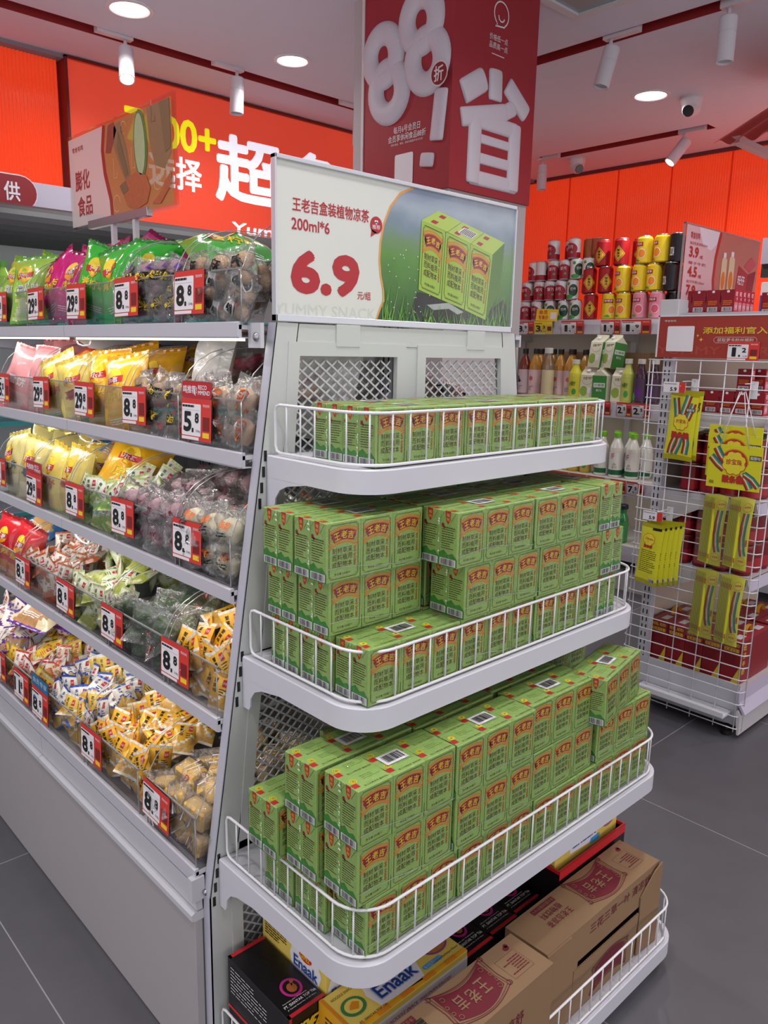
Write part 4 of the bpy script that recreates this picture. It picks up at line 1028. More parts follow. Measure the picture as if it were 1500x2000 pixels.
def enaak_logo(f, cx, cyy, w):
    h = w * 0.42
    f.poly([(cx - w * .60, cyy - h * .75), (cx + w * .50, cyy - h * .95), (cx + w * .66, cyy + h * .2), (cx + w * .40, cyy + h * 1.2), (cx - w * .55, cyy + h * 1.05), (cx - w * .68, cyy + h * .1)], PAPER, 1)
    f.text('Enaak', cx - w * .52, cyy - h * .55, cx + w * .52, cyy + h * .3, M('logo_halo', '9db4de', 0.4), 0.10, 2); f.text('Enaak', cx - w * .5, cyy - h * .5, cx + w * .5, cyy + h * .25, BLU, 0.05, 3)
    f.ell(cx, cyy + h * .62, w * .26, h * .34, LRED, 3); f.text('GEMEZ', cx - w * .2, cyy + h * .45, cx + w * .2, cyy + h * .8, YEL, 0.05, 4)
def snack_box(x0, x1, y0, y1, z0, z1, label, style, rz=0.0, loc=None):
    L, D, Hh = x1 - x0, y1 - y0, z1 - z0
    t = empty('snack_box', (x0, y0, z0), (0, 0, rz), label=label, category='box')
    m = MB(); m.bbox(0, L, 0, D, 0, Hh, 0.001, YB if style != 'black' else M('box_black', '111012', 0.35)); m.obj('body', t)
    m = MB(); top = m.face((0, 0, Hh), (1, 0, 0), (0, 1, 0), 0.0005); fr_ = m.face((0, 0, 0), (1, 0, 0), (0, 0, 1), 0.0005); lf = m.face((0, D, 0), (0, -1, 0), (0, 0, 1), 0.0005)
    if style == 'flat':
        top.rect(0, 0, L, 0.012, YB2, 1)
        for k in range(5): top.rect(L * k / 5, 0, L * (k + .5) / 5, 0.012, YO, 2)
        top.rect(0, 0, 0.008, D, YO, 1); fr_.rect(0, 0, L, Hh - 0.012, PAPER, 1); fr_.text('HOT&SPICY  NOODLE SNACK  MAKANAN RINGAN', 0.03, Hh - 0.035, L - 0.05, Hh - 0.026, LRED, 0.0, 2)
        enaak_logo(top, L * 0.46, D * 0.46, 0.10)
        top.rrect(L * .66, 0.020, L * .83, 0.031, 0.005, CYA, 2); top.text('もっとおいしい', L * .67, 0.022, L * .82, 0.029, PAPER, 0.0, 3)
        top.ell(L * .86, D * .62, 0.036, 0.030, M('plate_purple', '9c4a8c', 0.4), 2, 24); top.ell(L * .86, D * .63, 0.032, 0.027, NOOD, 3, 22); top.text('Chicken Barbeque Flavor', L * .74, D * .18, L * .98, D * .25, BRN, 0.0, 3)
        gg = M('seal_green', '3f7f4a', 0.4); top.ell(L * .13, D * .48, 0.026, 0.022, gg, 2, 24); top.ell(L * .13, D * .48, 0.019, 0.016, YB, 3, 20); top.poly([(L * .13 - .012, D * .48 - .003), (L * .13 + .004, D * .48 - .011), (L * .13 + .014, D * .48 + .002), (L * .13 + .004, D * .48 + .010), (L * .13 - .006, D * .48 + .004)], YO, 4)
        top.text('NOODLE SNACK', L * .05, D * .80, L * .22, D * .86, BRN, 0.01, 2); top.text('PT. SIANTAR TOP Tbk', L * .08, D * .10, L * .30, D * .15, BRN, 0.02, 2); lf.rect(0, 0, D, Hh, YB2, 1); lf.lines(0.02, 0.02, D - 0.02, Hh - 0.02, 7, BRN, 2, 5, 0.4)
    elif style == 'up':
        lf.rect(0, 0, D, 0.010, YO, 1); lf.rect(0, Hh - 0.006, D, Hh, YB2, 1)
        enaak_logo(lf, D * .70, Hh * .78, 0.075); lf.lines(0.01, Hh * .72, D * .40, Hh * .95, 5, BRN, 2, 6, 0.4)
        enaak_logo(fr_, L * .5, Hh * .6, min(0.09, L * .7)); fr_.ell(L * .85, Hh * .6, 0.03, 0.024, NOOD, 2, 20)
        enaak_logo(top, L * .5, D * .45, min(0.09, L * .6))
    elif style == 'wide':
        enaak_logo(fr_, L * .45, Hh * .70, 0.10); fr_.rrect(L * .55, Hh * .50, L * .70, Hh * .57, 0.005, CYA, 3); fr_.ell(L * .84, Hh * .72, 0.036, 0.030, M('plate_purple', '9c4a8c', 0.4), 2, 24); fr_.ell(L * .84, Hh * .72, 0.031, 0.026, NOOD, 3, 22); fr_.rect(0, 0, L, 0.02, YO, 1); enaak_logo(top, L * .45, D * .45, 0.08)
    elif style == 'black':
        rd = M('box_red_edge', 'c4202a', 0.4)
        top.rect(0, 0, 0.006, D, M('box_black', '111012', 0.35), 1); top.rect(0, D - 0.010, L, D, rd, 1); top.rect(0, 0, L, 0.008, rd, 1); lf.rect(0, 0, D, 0.007, rd, 1)
        lf.lines(0.012, 0.035, D * .66, Hh - 0.016, 8, PAPER, 2, 12, 0.2); lf.text('GEMEZ', D * .55, 0.008, D * .85, 0.03, YEL, 0.08, 3); lf.ell(D * .70, 0.022, 0.042, 0.018, LRED, 2)
        pk = M('seal_pink', 'c22a86', 0.4); a = (L * .56, D * .28); top.ell(a[0], a[1], 0.021, 0.024, pk, 2, 26); top.ell(a[0], a[1], 0.016, 0.018, M('box_black', '111012', 0.35), 3, 22); top.ell(a[0], a[1] - .002, 0.010, 0.012, M('hand_brown', 'b0602c', 0.5), 4, 10); top.poly([(a[0] + .002, a[1]), (a[0] + .014, a[1] + .012), (a[0] + .006, a[1] + .017)], M('hand_brown', 'b0602c', 0.5), 4)
        top.text('PT. SIANTAR TOP Tbk', 0.008, D * .105, L - 0.004, D * .135, PAPER, 0.02, 3); top.text('Diproduksi oleh / Produced by', 0.010, D * .15, L - 0.02, D * .165, PAPER, 0.0, 3); top.text('Jl. Tambak Sawah No. 21-23 Waru', 0.010, D * .07, L - 0.01, D * .085, PAPER, 0.0, 3)
        ol_ = M('chilli_outline', '333033', 0.35)
        for k in range(5): top.line(arc(L * (.25 + .12 * k), D * (.62 + .05 * (k % 3)), 0.018, -60, 70, 8), 0.0006, ol_, 2)
        fr_.text('GEMEZ', L * .15, Hh * .55, L * .85, Hh * .80, YEL, 0.08, 3, slant=0.2); fr_.text('Enaak', L * .2, Hh * .25, L * .8, Hh * .5, PAPER, 0.04, 3); fr_.rect(0, 0, 0.006, Hh, rd, 2)
    m.obj('print', t)
    return t
snack_box(0.722, 0.807, 0.990, 1.197, 0.186, 0.300, 'black snack box with pink round seal, left corner of the bottom tray', 'black')
snack_box(0.722, 0.805, 0.993, 1.195, TZ, 0.1845, 'second black snack box underneath the one with the pink seal', 'black')
snack_box(0.812, 0.900, 0.994, 1.203, TZ, 0.212, 'yellow noodle box under the one facing the aisle', 'up')
snack_box(0.812, 0.900, 0.994, 1.204, 0.2135, 0.345, 'tall yellow noodle snack box with its logo facing the aisle, behind the black box', 'up')
snack_box(0.792, 1.094, 0.888, 0.988, TZ, 0.188, 'lower long yellow noodle box, under the flat one behind the cartons', 'flat')
snack_box(0.790, 1.096, 0.885, 0.988, 0.190, 0.300, 'long yellow noodle snack box lying flat behind the closed brown carton', 'flat')
for k in range(3):
    snack_box(1.112 + 0.098 * k, 1.206 + 0.098 * k, 0.905 + 0.01 * k, 1.15, TZ, 0.255 - 0.004 * k, ['black noodle snack box just right of the long yellow box', 'middle one of three dark noodle snack boxes behind the open carton', 'last of three dark noodle snack boxes, behind the open carton'][k], 'black')
dt = empty('display_box', (1.410, 0.868, TZ), label='black open display box with red rim at the right rear of the bottom tray', category='box')
m = MB(); bb = M('box_black', '111012', 0.35); rd = M('box_red_edge', 'c4202a', 0.4)
for a in ((0, 0.29, 0, 0.004), (0, 0.29, 0.176, 0.18), (0, 0.004, 0.004, 0.176), (0.286, 0.29, 0.004, 0.176)): m.box(a[0], a[1], a[2], a[3], 0, 0.168, bb); m.box(a[0], a[1], a[2], a[3], 0.168, 0.1745, rd)
m.box(0.004, 0.286, 0.004, 0.176, 0, 0.09, bb); m.obj('body', dt)
m = MB(); f = m.face((0, -0.0005, 0), (1, 0, 0), (0, 0, 1), 0.0005); f.rect(0, 0.158, 0.29, 0.1745, rd, 1); f.text('GEMEZ', 0.02, 0.09, 0.12, 0.13, YEL, 0.08, 2, slant=0.2); f.text('HOT', 0.13, 0.07, 0.19, 0.10, LRED, 0.08, 2); m.obj('print', dt); dt.scale = (1, 1, 1.40); dt.location.y += 0.012
snack_box(1.42, 1.69, 0.90, 0.998, 0.2135, 0.430, 'yellow noodle snack box standing in the red-rimmed black display box', 'wide')
# ============================================================ pouches
def hfun(w, h, t, seed, wr=1.0, crimp=0.07, side=0.0):
    r = random.Random(seed); K = [(r.uniform(4, 11), r.uniform(0, 6.3), r.uniform(3, 9), r.uniform(0, 6.3)) for _ in range(4)]
    def f(u, v):   # u,v in 0..1 ; returns (half thickness, in-plane shift)
        if v < crimp or v > 1 - crimp: e = 0.0
        else:
            q = (v - crimp) / (1 - 2 * crimp); e = (max(0.0, 1 - abs(2 * q - 1) ** 2.6)) ** 0.62
        c = (max(0.0, 1 - abs(2 * u - 1) ** 3.2)) ** 0.6
        base = t / 2 * e * c
        n = 0.0
        for a, b2, c2, d2 in K: n += math.sin(a * u * 2.2 + b2) * math.sin(c2 * v * 1.8 + d2)
        pl = math.sin(u * 34 + seed) * math.exp(-min(v, 1 - v) * 9) * t * 0.05   # pleats near the seals
        return base * (1 + 0.10 * wr * n) + pl * wr * (0.3 + 0.7 * c)
    return f
def pillow(mb, w, h, t, region, seed=1, nx=12, ny=18, wr=1.0, crimp=0.07, bow=0.0, X=None):
    hf = hfun(w, h, t, seed, wr, crimp); r = random.Random(seed + 50); sk_ = r.uniform(-0.03, 0.03)
    def pt(u, v, sgn, l=0.0):
        hh = hf(u, v); pin = 1 - 0.07 * math.sin(PI * v)
        x = (u - 0.5) * w * pin + sk_ * h * (v - .5) ** 2 * 2; z = (v - 0.5) * h + 0.02 * h * math.sin(3 * u + seed) * (v - .5)
        y = sgn * (hh + l) + bow * (4 * (v - .5) ** 2)
        return (x, y, z)
    for sgn in (-1, 1):
        vs = [pt(i / nx, j / ny, sgn, 0.00015) for j in range(ny + 1) for i in range(nx + 1)]; g = {}
        for j in range(ny):
            for i in range(nx):
                a = j * (nx + 1) + i; q = (a, a + 1, a + nx + 2, a + nx + 1)
                if sgn > 0: q = q[::-1]
                g.setdefault(region((i + .5) / nx, (j + .5) / ny, sgn < 0), []).append(q)
        base = len(mb.v); mb.v.extend([tuple(X @ Vector(v)) for v in vs] if X is not None else vs)
        for mt, fs in g.items():
            k = mb.mi(mt)
            for q in fs: mb.f.append(tuple(base + a for a in q)); mb.m.append(k); mb.sm.append(True)
    return pt
class PFace(Face):
    """flat print that follows a pouch's front; coordinates 0..w, 0..h"""
    def __init__(s, mb, pt, w, h, e=0.0006): s.mb = mb; s.pt = pt; s.w = w; s.h = h; s.U = Vector((1, 0, 0)); s.V = Vector((0, 0, 1)); s.e = e; s.cell = (w / 9, h / 14)
    def P(s, x, y, l=1): return s.pt(min(max(x / s.w, 0), 1), min(max(y / s.h, 0), 1), -1, s.e * l + 0.0003)
def foil(name, col, rough=0.22): return M(name, col, rough, coat=0.5, bump=0.25, scale=60)
def sun_logo(f, cx, cyy, r):
    f.ell(cx, cyy + r * .15, r * 0.85, r, YEL, 1, 20); f.poly([(cx - r, cyy - r * .45), (cx + r, cyy - r * .15), (cx + r, cyy + r * .45), (cx - r, cyy + r * .15)], RED, 2); f.ell(cx, cyy - r * .55, r * .55, r * .22, M('logo_orange', 'f29a1e', 0.4), 2, 12)
    f.text('乐事', cx - r * .6, cyy - r * .28, cx + r * .6, cyy + r * .30, PAPER, 0.05, 3)
def chip_bag(col, dark, seed, accent=None, word='薯片', w=0.165, h=0.225, t=0.06, logo=True, wcol=None):
    t_ = empty('chip_bag'); a = foil('foil_' + col, col); d = foil('foil_' + dark, dark); ac = accent or a
    m = MB(); pt = pillow(m, w, h, t, lambda u, v, fr_: d if (v > 0.94 or v < 0.06) else (ac if fr_ and v < 0.34 and abs(u - .5 + .1 * math.sin(v * 20)) < 0.30 else a), seed, 14, 22, 1.1)
    f = PFace(m, pt, w, h)
    if logo: sun_logo(f, w * .42, h * .66, 0.030)
    f.text(word, w * .22, h * .40, w * .80, h * .53, wcol or YEL, 0.05, 2); f.lines(w * .25, h * .12, w * .75, h * .2, 3, PAPER, 2, seed, 0.4)
    m.obj('film_bag', t_)
    for v0 in (0.0, 1.0):   # zigzag seals
        m = MB(); n = 26; vs = []; fs = []
        for i in range(n + 1):
            u = i / n; p = pt(u, v0, -1); vs += [p, (p[0], 0.0006, p[2] + (0.0035 if i % 2 else 0.0) * (1 if v0 > .5 else -1))]
        for i in range(n): fs.append((2 * i, 2 * i + 2, 2 * i + 3, 2 * i + 1))
        m.add(vs, fs, d); m.obj('seal_edge', t_)
    return t_
def small_pouch(base, top, food, seed, word, wcol, w=0.052, h=0.082, t=0.017, red=True, foodm=None):
    """printed sachet: plain seals, coloured field with characters, a picture of the food"""
    t_ = empty('snack_pouch'); A = foil('p_' + base, base, 0.3); B = foil('p_' + top, top, 0.3); F = foodm or M('food_' + food, food, 0.35, var=0.5, scale=160, coat=0.3); r = random.Random(seed)
    ph = r.uniform(0, 6)
    def reg(u, v, fr_):
        if v < 0.08 or v > 0.92: return B
        k = v + 0.12 * math.sin(u * 5 + ph)
        if fr_: return F if k < 0.36 else (B if 0.36 <= k < 0.44 else A)
        return A if (u < 0.33 or u > 0.72) else B
    m = MB(); pt = pillow(m, w, h, t, reg, seed, 9, 14, 1.3, 0.09); f = PFace(m, pt, w, h, 0.0004)
    for i, c in enumerate(word): f.text(c, w * .25, h * (.76 - i * .13), w * .25 + h * .12, h * (.76 - i * .13) + h * .11, wcol, 0.05, 1)
    if red: f.rect(w * .66, h * .68, w * .86, h * .86, RED, 1); f.text('甘源', w * .68, h * .74, w * .84, h * .80, PAPER, 0.02, 2)
    f.lines(w * .55, h * .42, w * .88, h * .62, 3, wcol, 1, seed, 0.4)
    m.obj('sachet', t_)
    return t_
def blob(m, c, s, mat, seed=0, n=8, lump=0.06):
    r = random.Random(seed); ph = [r.uniform(0, 6) for _ in range(3)]; vs = []; fs = []; k = n + 4
    for j in range(n + 1):
        a = PI * j / n
        for i in range(k):
            b_ = 2 * PI * i / k; q = 1 + lump * (math.sin(3 * b_ + ph[0]) * math.sin(2 * a + ph[1]) + math.sin(5 * a + ph[2]) * .5)
            vs.append((c[0] + s[0] * math.sin(a) * math.cos(b_) * q, c[1] + s[1] * math.sin(a) * math.sin(b_) * q, c[2] + s[2] * math.cos(a) * q))
    for j in range(n):
        for i in range(k): fs.append((j * k + i, (j + 1) * k + i, (j + 1) * k + (i + 1) % k, j * k + (i + 1) % k))
    m.add(vs, fs, mat, None, True)
def clear_pouch(kind, seed, word=None, wcol=None, w=0.07, h=0.09, t=0.036):
    t_ = empty('clear_pouch'); r = random.Random(seed); m = MB()
    if kind == 'sesame':
        f_ = M('sesame_crust', 'c79c6c', 0.75, var=0.45, bump=0.9, scale=300)
        for i in range(2): blob(m, (r.uniform(-.006, .006), 0, -0.017 + 0.033 * i), (0.024, 0.014, 0.017), f_, seed + i, 8, .04)
        nm = 'sesame_ball'
    elif kind == 'purple':
        f_ = M('purple_filling', 'a67c8c', 0.6, var=0.4, scale=90)
        for i in range(3): blob(m, (r.uniform(-.016, .016), 0, -0.024 + 0.023 * i), (0.020, 0.012, 0.013), f_, seed + i)
        nm = 'filling'
    elif kind == 'peach':
        f_ = M('peach_pastry', 'dcb694', 0.6, var=0.12, scale=50); blob(m, (0, 0, -0.004), (0.028, 0.014, 0.028), f_, seed, 8, .02); nm = 'pastry'
    elif kind == 'beancake':
        f_ = M('brown_cake', 'b89474', 0.65, var=0.2, scale=60)
        for i in range(2): blob(m, (0.012 * (2 * i - 1), 0, r.uniform(-.012, .0)), (0.016, 0.013, 0.022), f_, seed + i)
        nm = 'cake'
    elif kind == 'yolk':
        f_ = M('cream_pastry', 'e8dfba', 0.45, var=0.06, scale=30); blob(m, (0, 0, -0.002), (0.029, 0.021, 0.027), f_, seed, 10, .01); nm = 'pastry'
    elif kind == 'rose':
        f_ = M('rose_pastry', 'bb8c98', 0.45, var=0.12, scale=30); blob(m, (0, 0, -0.002), (0.028, 0.021, 0.026), f_, seed, 10, .01); nm = 'pastry'
    elif kind == 'seaweed':
        f_ = M('seaweed_slab', '3d5a30', 0.4, var=0.35, bump=0.6, scale=120); m.bbox(-0.032, 0.032, -0.009, 0.009, -0.030, 0.026, 0.004, f_); nm = 'seaweed_roll'
    else:
        f_ = M('sponge_cake', 'dcb15c', 0.6, var=0.14, bump=0.3, scale=90); m.bbox(-0.031, 0.031, -0.018, 0.018, -0.024, 0.022, 0.005, f_); nm = 'cake'
    m.obj(nm, t_)
    m = MB(); pt = pillow(m, w, h, t + 0.006, lambda u, v, fr_: FILM2, seed, 10, 14, 2.6, 0.10); m.obj('clear_film', t_)
    m = MB(); f = PFace(m, pt, w, h, 0.0006)
    if kind == 'sesame':
        f.rrect(w * .36, h * .14, w * .66, h * .5, 0.008, M('label_white', 'e6e4e4', 0.5), 1); f.ell(w * .51, h * .27, w * .12, h * .12, INK, 2); f.text('饼', w * .43, h * .19, w * .59, h * .35, PAPER, 0.02, 3); f.text('麻', w * .34, h * .52, w * .70, h * .80, INK, 0.05, 2); f.ell(w * .72, h * .42, .004, .004, RED, 2)
    elif kind == 'purple':
        f.poly([(w * .15, h * .35), (w * .9, h * .5), (w * .9, h * .72), (w * .15, h * .58)], INK, 1); f.text('紫米糕', w * .2, h * .42, w * .85, h * .62, YEL, 0.05, 2, slant=0.1); f.rect(w * .55, h * .75, w * .85, h * .88, M('purple_label', '5a2a86', 0.5), 2)
    elif kind == 'peach':
        f.ell(w * .5, h * .62, w * .2, h * .14, M('peach_orange', 'e2762e', 0.5), 1); f.text('桃', w * .38, h * .53, w * .62, h * .71, PAPER, 0.06, 2); f.text('酥', w * .38, h * .30, w * .62, h * .48, M('peach_orange', 'e2762e', 0.5), 0.06, 2)
    elif kind == 'beancake':
        f.poly([(w * .1, h * .30), (w * .7, h * .40), (w * .7, h * .66), (w * .1, h * .55)], INK, 1); f.text('绿豆饼', w * .13, h * .38, w * .66, h * .58, YEL, 0.05, 2); f.rrect(w * .62, h * .18, w * .86, h * .34, 0.003, RED, 2)
    elif kind == 'yolk': f.text('蛋黄', w * .3, h * .55, w * .62, h * .70, M('peach_orange', 'e2762e', 0.5), 0.05, 1); f.lines(w * .3, h * .36, w * .7, h * .48, 2, INK, 1, seed)
    elif kind == 'rose': f.text('鲜花饼', w * .28, h * .46, w * .72, h * .58, M('rose_ink', '7c2a44', 0.5), 0.02, 1)
    elif kind == 'seaweed': f.rect(w * .62, h * .16, w * .86, h * .30, RED, 1); f.text('海苔', w * .64, h * .18, w * .84, h * .28, PAPER, 0.02, 2)
    else:
        for k in range(5): f.line([(w * (.22 + .1 * k), h * .3), (w * (.30 + .1 * k), h * .74)], 0.0018, PAPER, 1)
        f.rect(w * .62, h * .12, w * .85, h * .24, RED, 1); f.text('蛋糕', w * .64, h * .14, w * .83, h * .22, PAPER, 0.02, 2)
    m.obj('film_print', t_)
    return t_

# ------------------------------------------------------------ acrylic bin and price tag (front = -Y, then turned to face the aisle)
BINS = {}
def bin_meshes(W, D, H):
    k = (round(W, 3), round(D, 3), round(H, 3))
    if k in BINS: return BINS[k]
    th = 0.0028
    m = MB(); m.box(0.004, W - 0.004, 0, th, 0.004, H - 0.002, ACRYL); m.box(0.003, W - 0.003, -0.0002, th, H - 0.003, H, ACRYL_EDGE); m.box(0.002, W - 0.002, -0.0002, th + 0.001, 0, 0.004, ACRYL_EDGE); fr_ = m.mesh('front_panel')
    prof = [(0, 0), (D, 0), (D, 0.20), (0.15, 0.20)] + [(0.15 - 0.14 * math.sin(math.radians(a)), 0.20 - (0.20 - H) * (1 - math.cos(math.radians(a)))) for a in (15, 30, 45, 60, 75)] + [(0.004, H), (0, H - 0.004)]
    m = MB(); m.prism(prof, 0, th, 'x', ACRYL); top = [(y, z) for y, z in prof[2:]]
    m.tube([(th / 2, y, z) for y, z in top], 0.0011, ACRYL_EDGE, 5); m.tube([(th / 2, 0, 0.004), (th / 2, 0, H - 0.004)], 0.0014, ACRYL_EDGE, 5); sd = m.mesh('side_panel')
    m = MB(); m.box(0, W, 0, D, 0, 0.0025, ACRYL); bs = m.mesh('base_plate')
    BINS[k] = (fr_, sd, bs); return BINS[k]
TAGS = {}
def tag_mesh(big, small, style='red', w=0.118, h=0.086, unit='500g'):
    k = (big, small, style, w, h)
    if k in TAGS: return TAGS[k]
    m = MB(); hd = 0.034 if style in ('rec', 'blue') else 0.0
    m.box(0, w, 0, 0.0015, -h, hd, clear('tag_sleeve', 'fafafa', 0.08, 0.1)); frame = TAGRED if style != 'blue' else M('tag_blue', '2f6f9c', 0.5)
    f = m.face((0, -0.0002, -h), (1, 0, 0), (0, 0, 1), 0.0005); q = 0.0035
    body = YEL if style == 'yellow' else TAGRED
    f.rect(0.001, 0.001, w - 0.001, h - 0.001, body, 1)
    f.rrect(q, 0.010, w * .66, h - 0.012, 0.003, YEL if style == 'yellow' else PAPER, 2)
    f.rect(q, 0.002, w * .60, 0.008, PAPER, 2)
    f.lines(w * .05, h - 0.020, w * .48, h - 0.0145, 1, INK, 3, 5, 0.8); f.rect(w * .05, h - 0.0245, w * .62, h - 0.0242, INK, 3)
    f.text(big, w * (.16 if big == '1' else .09 if len(big) == 1 else .05), h * .20, w * (.29 if big == '1' else .36 if len(big) == 1 else .44), h * .68, INK, 0.10, 3)
    f.text(small, w * .47, h * .42, w * .60, h * .66, INK, 0.10, 3); f.rect(w * (.37 if len(big) == 1 else .46), h * .20, w * (.43 if len(big) == 1 else .50), h * .30, INK, 3); f.text('元/' + unit, w * .50, h * .20, w * .64, h * .27, INK, 0.0, 3)
    f.rect(w * .72, h * .26, w * .93, h * .58, M('tag_code_red', '7d1f1c', 0.5), 2); f.rect(w * .72, h * .10, w * .93, h * .22, YEL, 2); f.text('零食有鸣', w * .72, h * .80, w * .93, h * .87, PAPER, 0.01, 2)
    if style == 'rec':
        f.rrect(0.001, h, w - 0.001, h + hd - 0.001, 0.008, M('rec_red', 'bb2630', 0.5), 1); f.text('鸣推荐!', w * .06, h + hd * .25, w * .52, h + hd * .72, PAPER, 0.05, 2); f.text('RECO\nMMEND', w * .56, h + hd * .2, w * .94, h + hd * .76, PAPER, 0.05, 2)
    if style == 'blue': f.rect(0.001, h, w - 0.001, h + hd - 0.001, frame, 1); f.text('会员专享', w * .08, h + hd * .3, w * .92, h + hd * .75, M('tag_paleblue', 'b8d4e8', 0.5), 0.03, 2)
    TAGS[k] = m.mesh('card'); return TAGS[k]
def tag(loc, rz, big, small, label, style='red', w=0.118, h=0.086, tilt=0.0, roll=0.0, unit='500g'):
    t = empty('price_tag', loc, (tilt, roll, rz), label=label, category='price tag', group='shelf price tags'); put(tag_mesh(big, small, style, w, h, unit), 'card', t); return t
RZ = -PI / 2
lvln = {1: 'top shelf', 2: 'second shelf', 3: 'third shelf', 4: 'fourth shelf', 5: 'lowest shelf'}
def G(k, yhi, u, d, h):      # local bin coordinates to world
    return (LIP[k][0] + 0.004 + d, yhi - u, SURF[k] + h)
def bag_row(k, yhi, W, protos, label, n, seed, group, hh=0.225, big=True, rows=2, sc=0.9):
    r = random.Random(seed); n = 2
    for row in range(rows):
        for i in range(n):
            u = W * (i + .5) / n + r.uniform(-.008, .008); d = 0.05 + row * 0.085 + r.uniform(-.008, .008)
            z = hh * sc / 2 + 0.003 + row * 0.012 + r.uniform(0, .012); P = protos[r.randrange(len(protos))]
            P.at(G(k, yhi, u, d, z), (r.uniform(-.35, -.05), r.uniform(-.34, .34), RZ + .32 + r.uniform(-.3, .3)), (sc, sc * 1.1, sc), label=label + ', ' + ['front', 'middle' if rows > 2 else 'rear', 'rear'][row] + ' ' + ['left', 'right'][i], category='snack bag', group=group)
def heap(k, yhi, W, protos, label, seed, group, pw, ph, pt_, D=0.30, H=0.105, rise=0.08, cat='snack', flat=0.5, front=True):
    """sachets heaped in a bin: a wall of them behind the clear front and a slope rising to the rear"""
    r = random.Random(seed); nu = max(3, round(W / (pw * 0.98))); wh = [', at the front', '']; OR = ['first', 'second', 'third', 'fourth', 'fifth', 'sixth', 'seventh', 'eighth', 'ninth', 'tenth']; NR = ['one', 'two', 'three', 'four', 'five', 'six', 'seven', 'eight', 'nine', 'ten', 'eleven', 'twelve']
    def one(u, d, z, rx, ry, rz):
        P = protos[r.randrange(len(protos))]; P.at(G(k, yhi, min(max(u, pw * .45), W - pw * .45), d, z), (rx, ry, RZ + rz + .25), label=label + ', ' + wh[1], category=cat, group=group + wh[0])
    if front:
        for lay in range(2):
            for i in range(nu): wh[1] = '%s front, %s from left' % (('lower', 'upper')[lay], OR[i]); one(W * (i + .5) / nu + r.uniform(-.006, .006), 0.022 + r.uniform(0, .012), ph * .45 + lay * ph * .62 + 0.004, r.uniform(-.25, .15), r.uniform(-.7, .7), r.uniform(-.3, .3))
    wh[0] = ', on top'
    nd = int(D / (pt_ * 0.5 + ph * 0.30))
    for j in range(nd):
        d = 0.035 + (D - 0.06) * j / max(1, nd - 1)
        for i in range(nu):
            wh[1] = 'row %s, %s from left' % (NR[j], OR[i]); u = W * (i + .5 + (.25 if j % 2 else -.2)) / nu + r.uniform(-.01, .01); z = H * 0.80 + rise * min(1.0, j / max(1, nd - 1) * 1.25) + r.uniform(-.012, .014)
            if r.random() < flat: one(u, d, z, r.uniform(-1.5, -.8), r.uniform(-.5, .5), r.uniform(-1.2, 1.2))
            else: one(u, d, z - ph * .1, r.uniform(-.7, .1), r.uniform(-.5, .5), r.uniform(-.9, .9))
def Ps(*a): return [Proto(x) for x in a]
P_sesame = Ps(*[clear_pouch('sesame', s_) for s_ in (1, 2)]); P_purple = Ps(*[clear_pouch('purple', s_) for s_ in (3, 4)]); P_peach = Ps(*[clear_pouch('peach', s_) for s_ in (5, 6)])
P_bean = Ps(*[clear_pouch('beancake', s_) for s_ in (7, 8)]); P_yolk = Ps(*[clear_pouch('yolk', s_, w=0.082, h=0.098, t=.046) for s_ in (9, 10)]); P_rose = Ps(*[clear_pouch('rose', s_, w=0.080, h=0.096, t=.046) for s_ in (11, 12)])
P_sea = Ps(*[clear_pouch('seaweed', s_, w=0.086, h=0.088, t=.022) for s_ in (13, 14)]); P_cake = Ps(*[clear_pouch('cake', s_, w=0.088, h=0.085, t=.038) for s_ in (15, 16)])
P_green = Ps(*[chip_bag('2fae2c', '1d7f22', s_, word='青柠味') for s_ in (21, 22)]); P_mag = Ps(*[chip_bag('cf1f7e', '8c1050', s_, word='烤肉') for s_ in (23, 24)])
P_lime = Ps(*[chip_bag('9ccb4a', '5fa030', s_, M('cucumber_print', 'd3e8a0', 0.4, var=0.3, scale=50), '黄瓜味', wcol=PAPER) for s_ in (25, 26)])
P_yel = Ps(*[chip_bag('e9ae1c', 'c78a10', s_, word='原味') for s_ in (27, 28)]); P_pot = Ps(*[chip_bag('ead36a', 'd9b43a', s_, M('chips_print', 'e8c878', 0.4, var=0.3, scale=40), '薯片', wcol=RED) for s_ in (29, 30)])
P_pink = Ps(*[chip_bag('e79a9e', 'd9797f', s_, M('pink_print', 'e9b5b2', 0.4), '雪饼', logo=False, wcol=PAPER, t=.05) for s_ in (31, 32)])
P_pale = Ps(*[chip_bag('dccf86', 'b9a94e', s_, M('pale_print', 'efe7bd', 0.4), '薯片', wcol=M('ink_blue', '24468f', .5)) for s_ in (33,)])
P_blue = Ps(*[chip_bag('2a86cf', '1b5f9e', s_, M('biscuit_print', 'd8a24c', 0.5, var=0.2), '薯条', wcol=PAPER) for s_ in (34,)]); P_red = Ps(*[chip_bag('c8202c', '8f1018', s_, M('hot_print', 'd88a3c', 0.5, var=0.3), '香辣', wcol=YEL) for s_ in (35,)])
P_or = Ps(*[chip_bag('e04a22', 'b0300f', s_, M('hot_print', 'd88a3c', 0.5, var=0.3), '香辣味', wcol=YEL) for s_ in (36,)]); P_hot = Ps(*[chip_bag('c11c50', '7d0f34', 37, word='番茄味')])
P_sun = Ps(*[small_pouch('f0b428', 'efe9dc', 'd7a54c', s_, '蟹黄味', INK) for s_ in (41, 42, 43)]); P_pea = Ps(*[small_pouch('e9ecdc', 'c9d68c', '8fb43c', s_, '青豌豆', M('pea_ink', '3c6a1e', .5)) for s_ in (44, 45)])
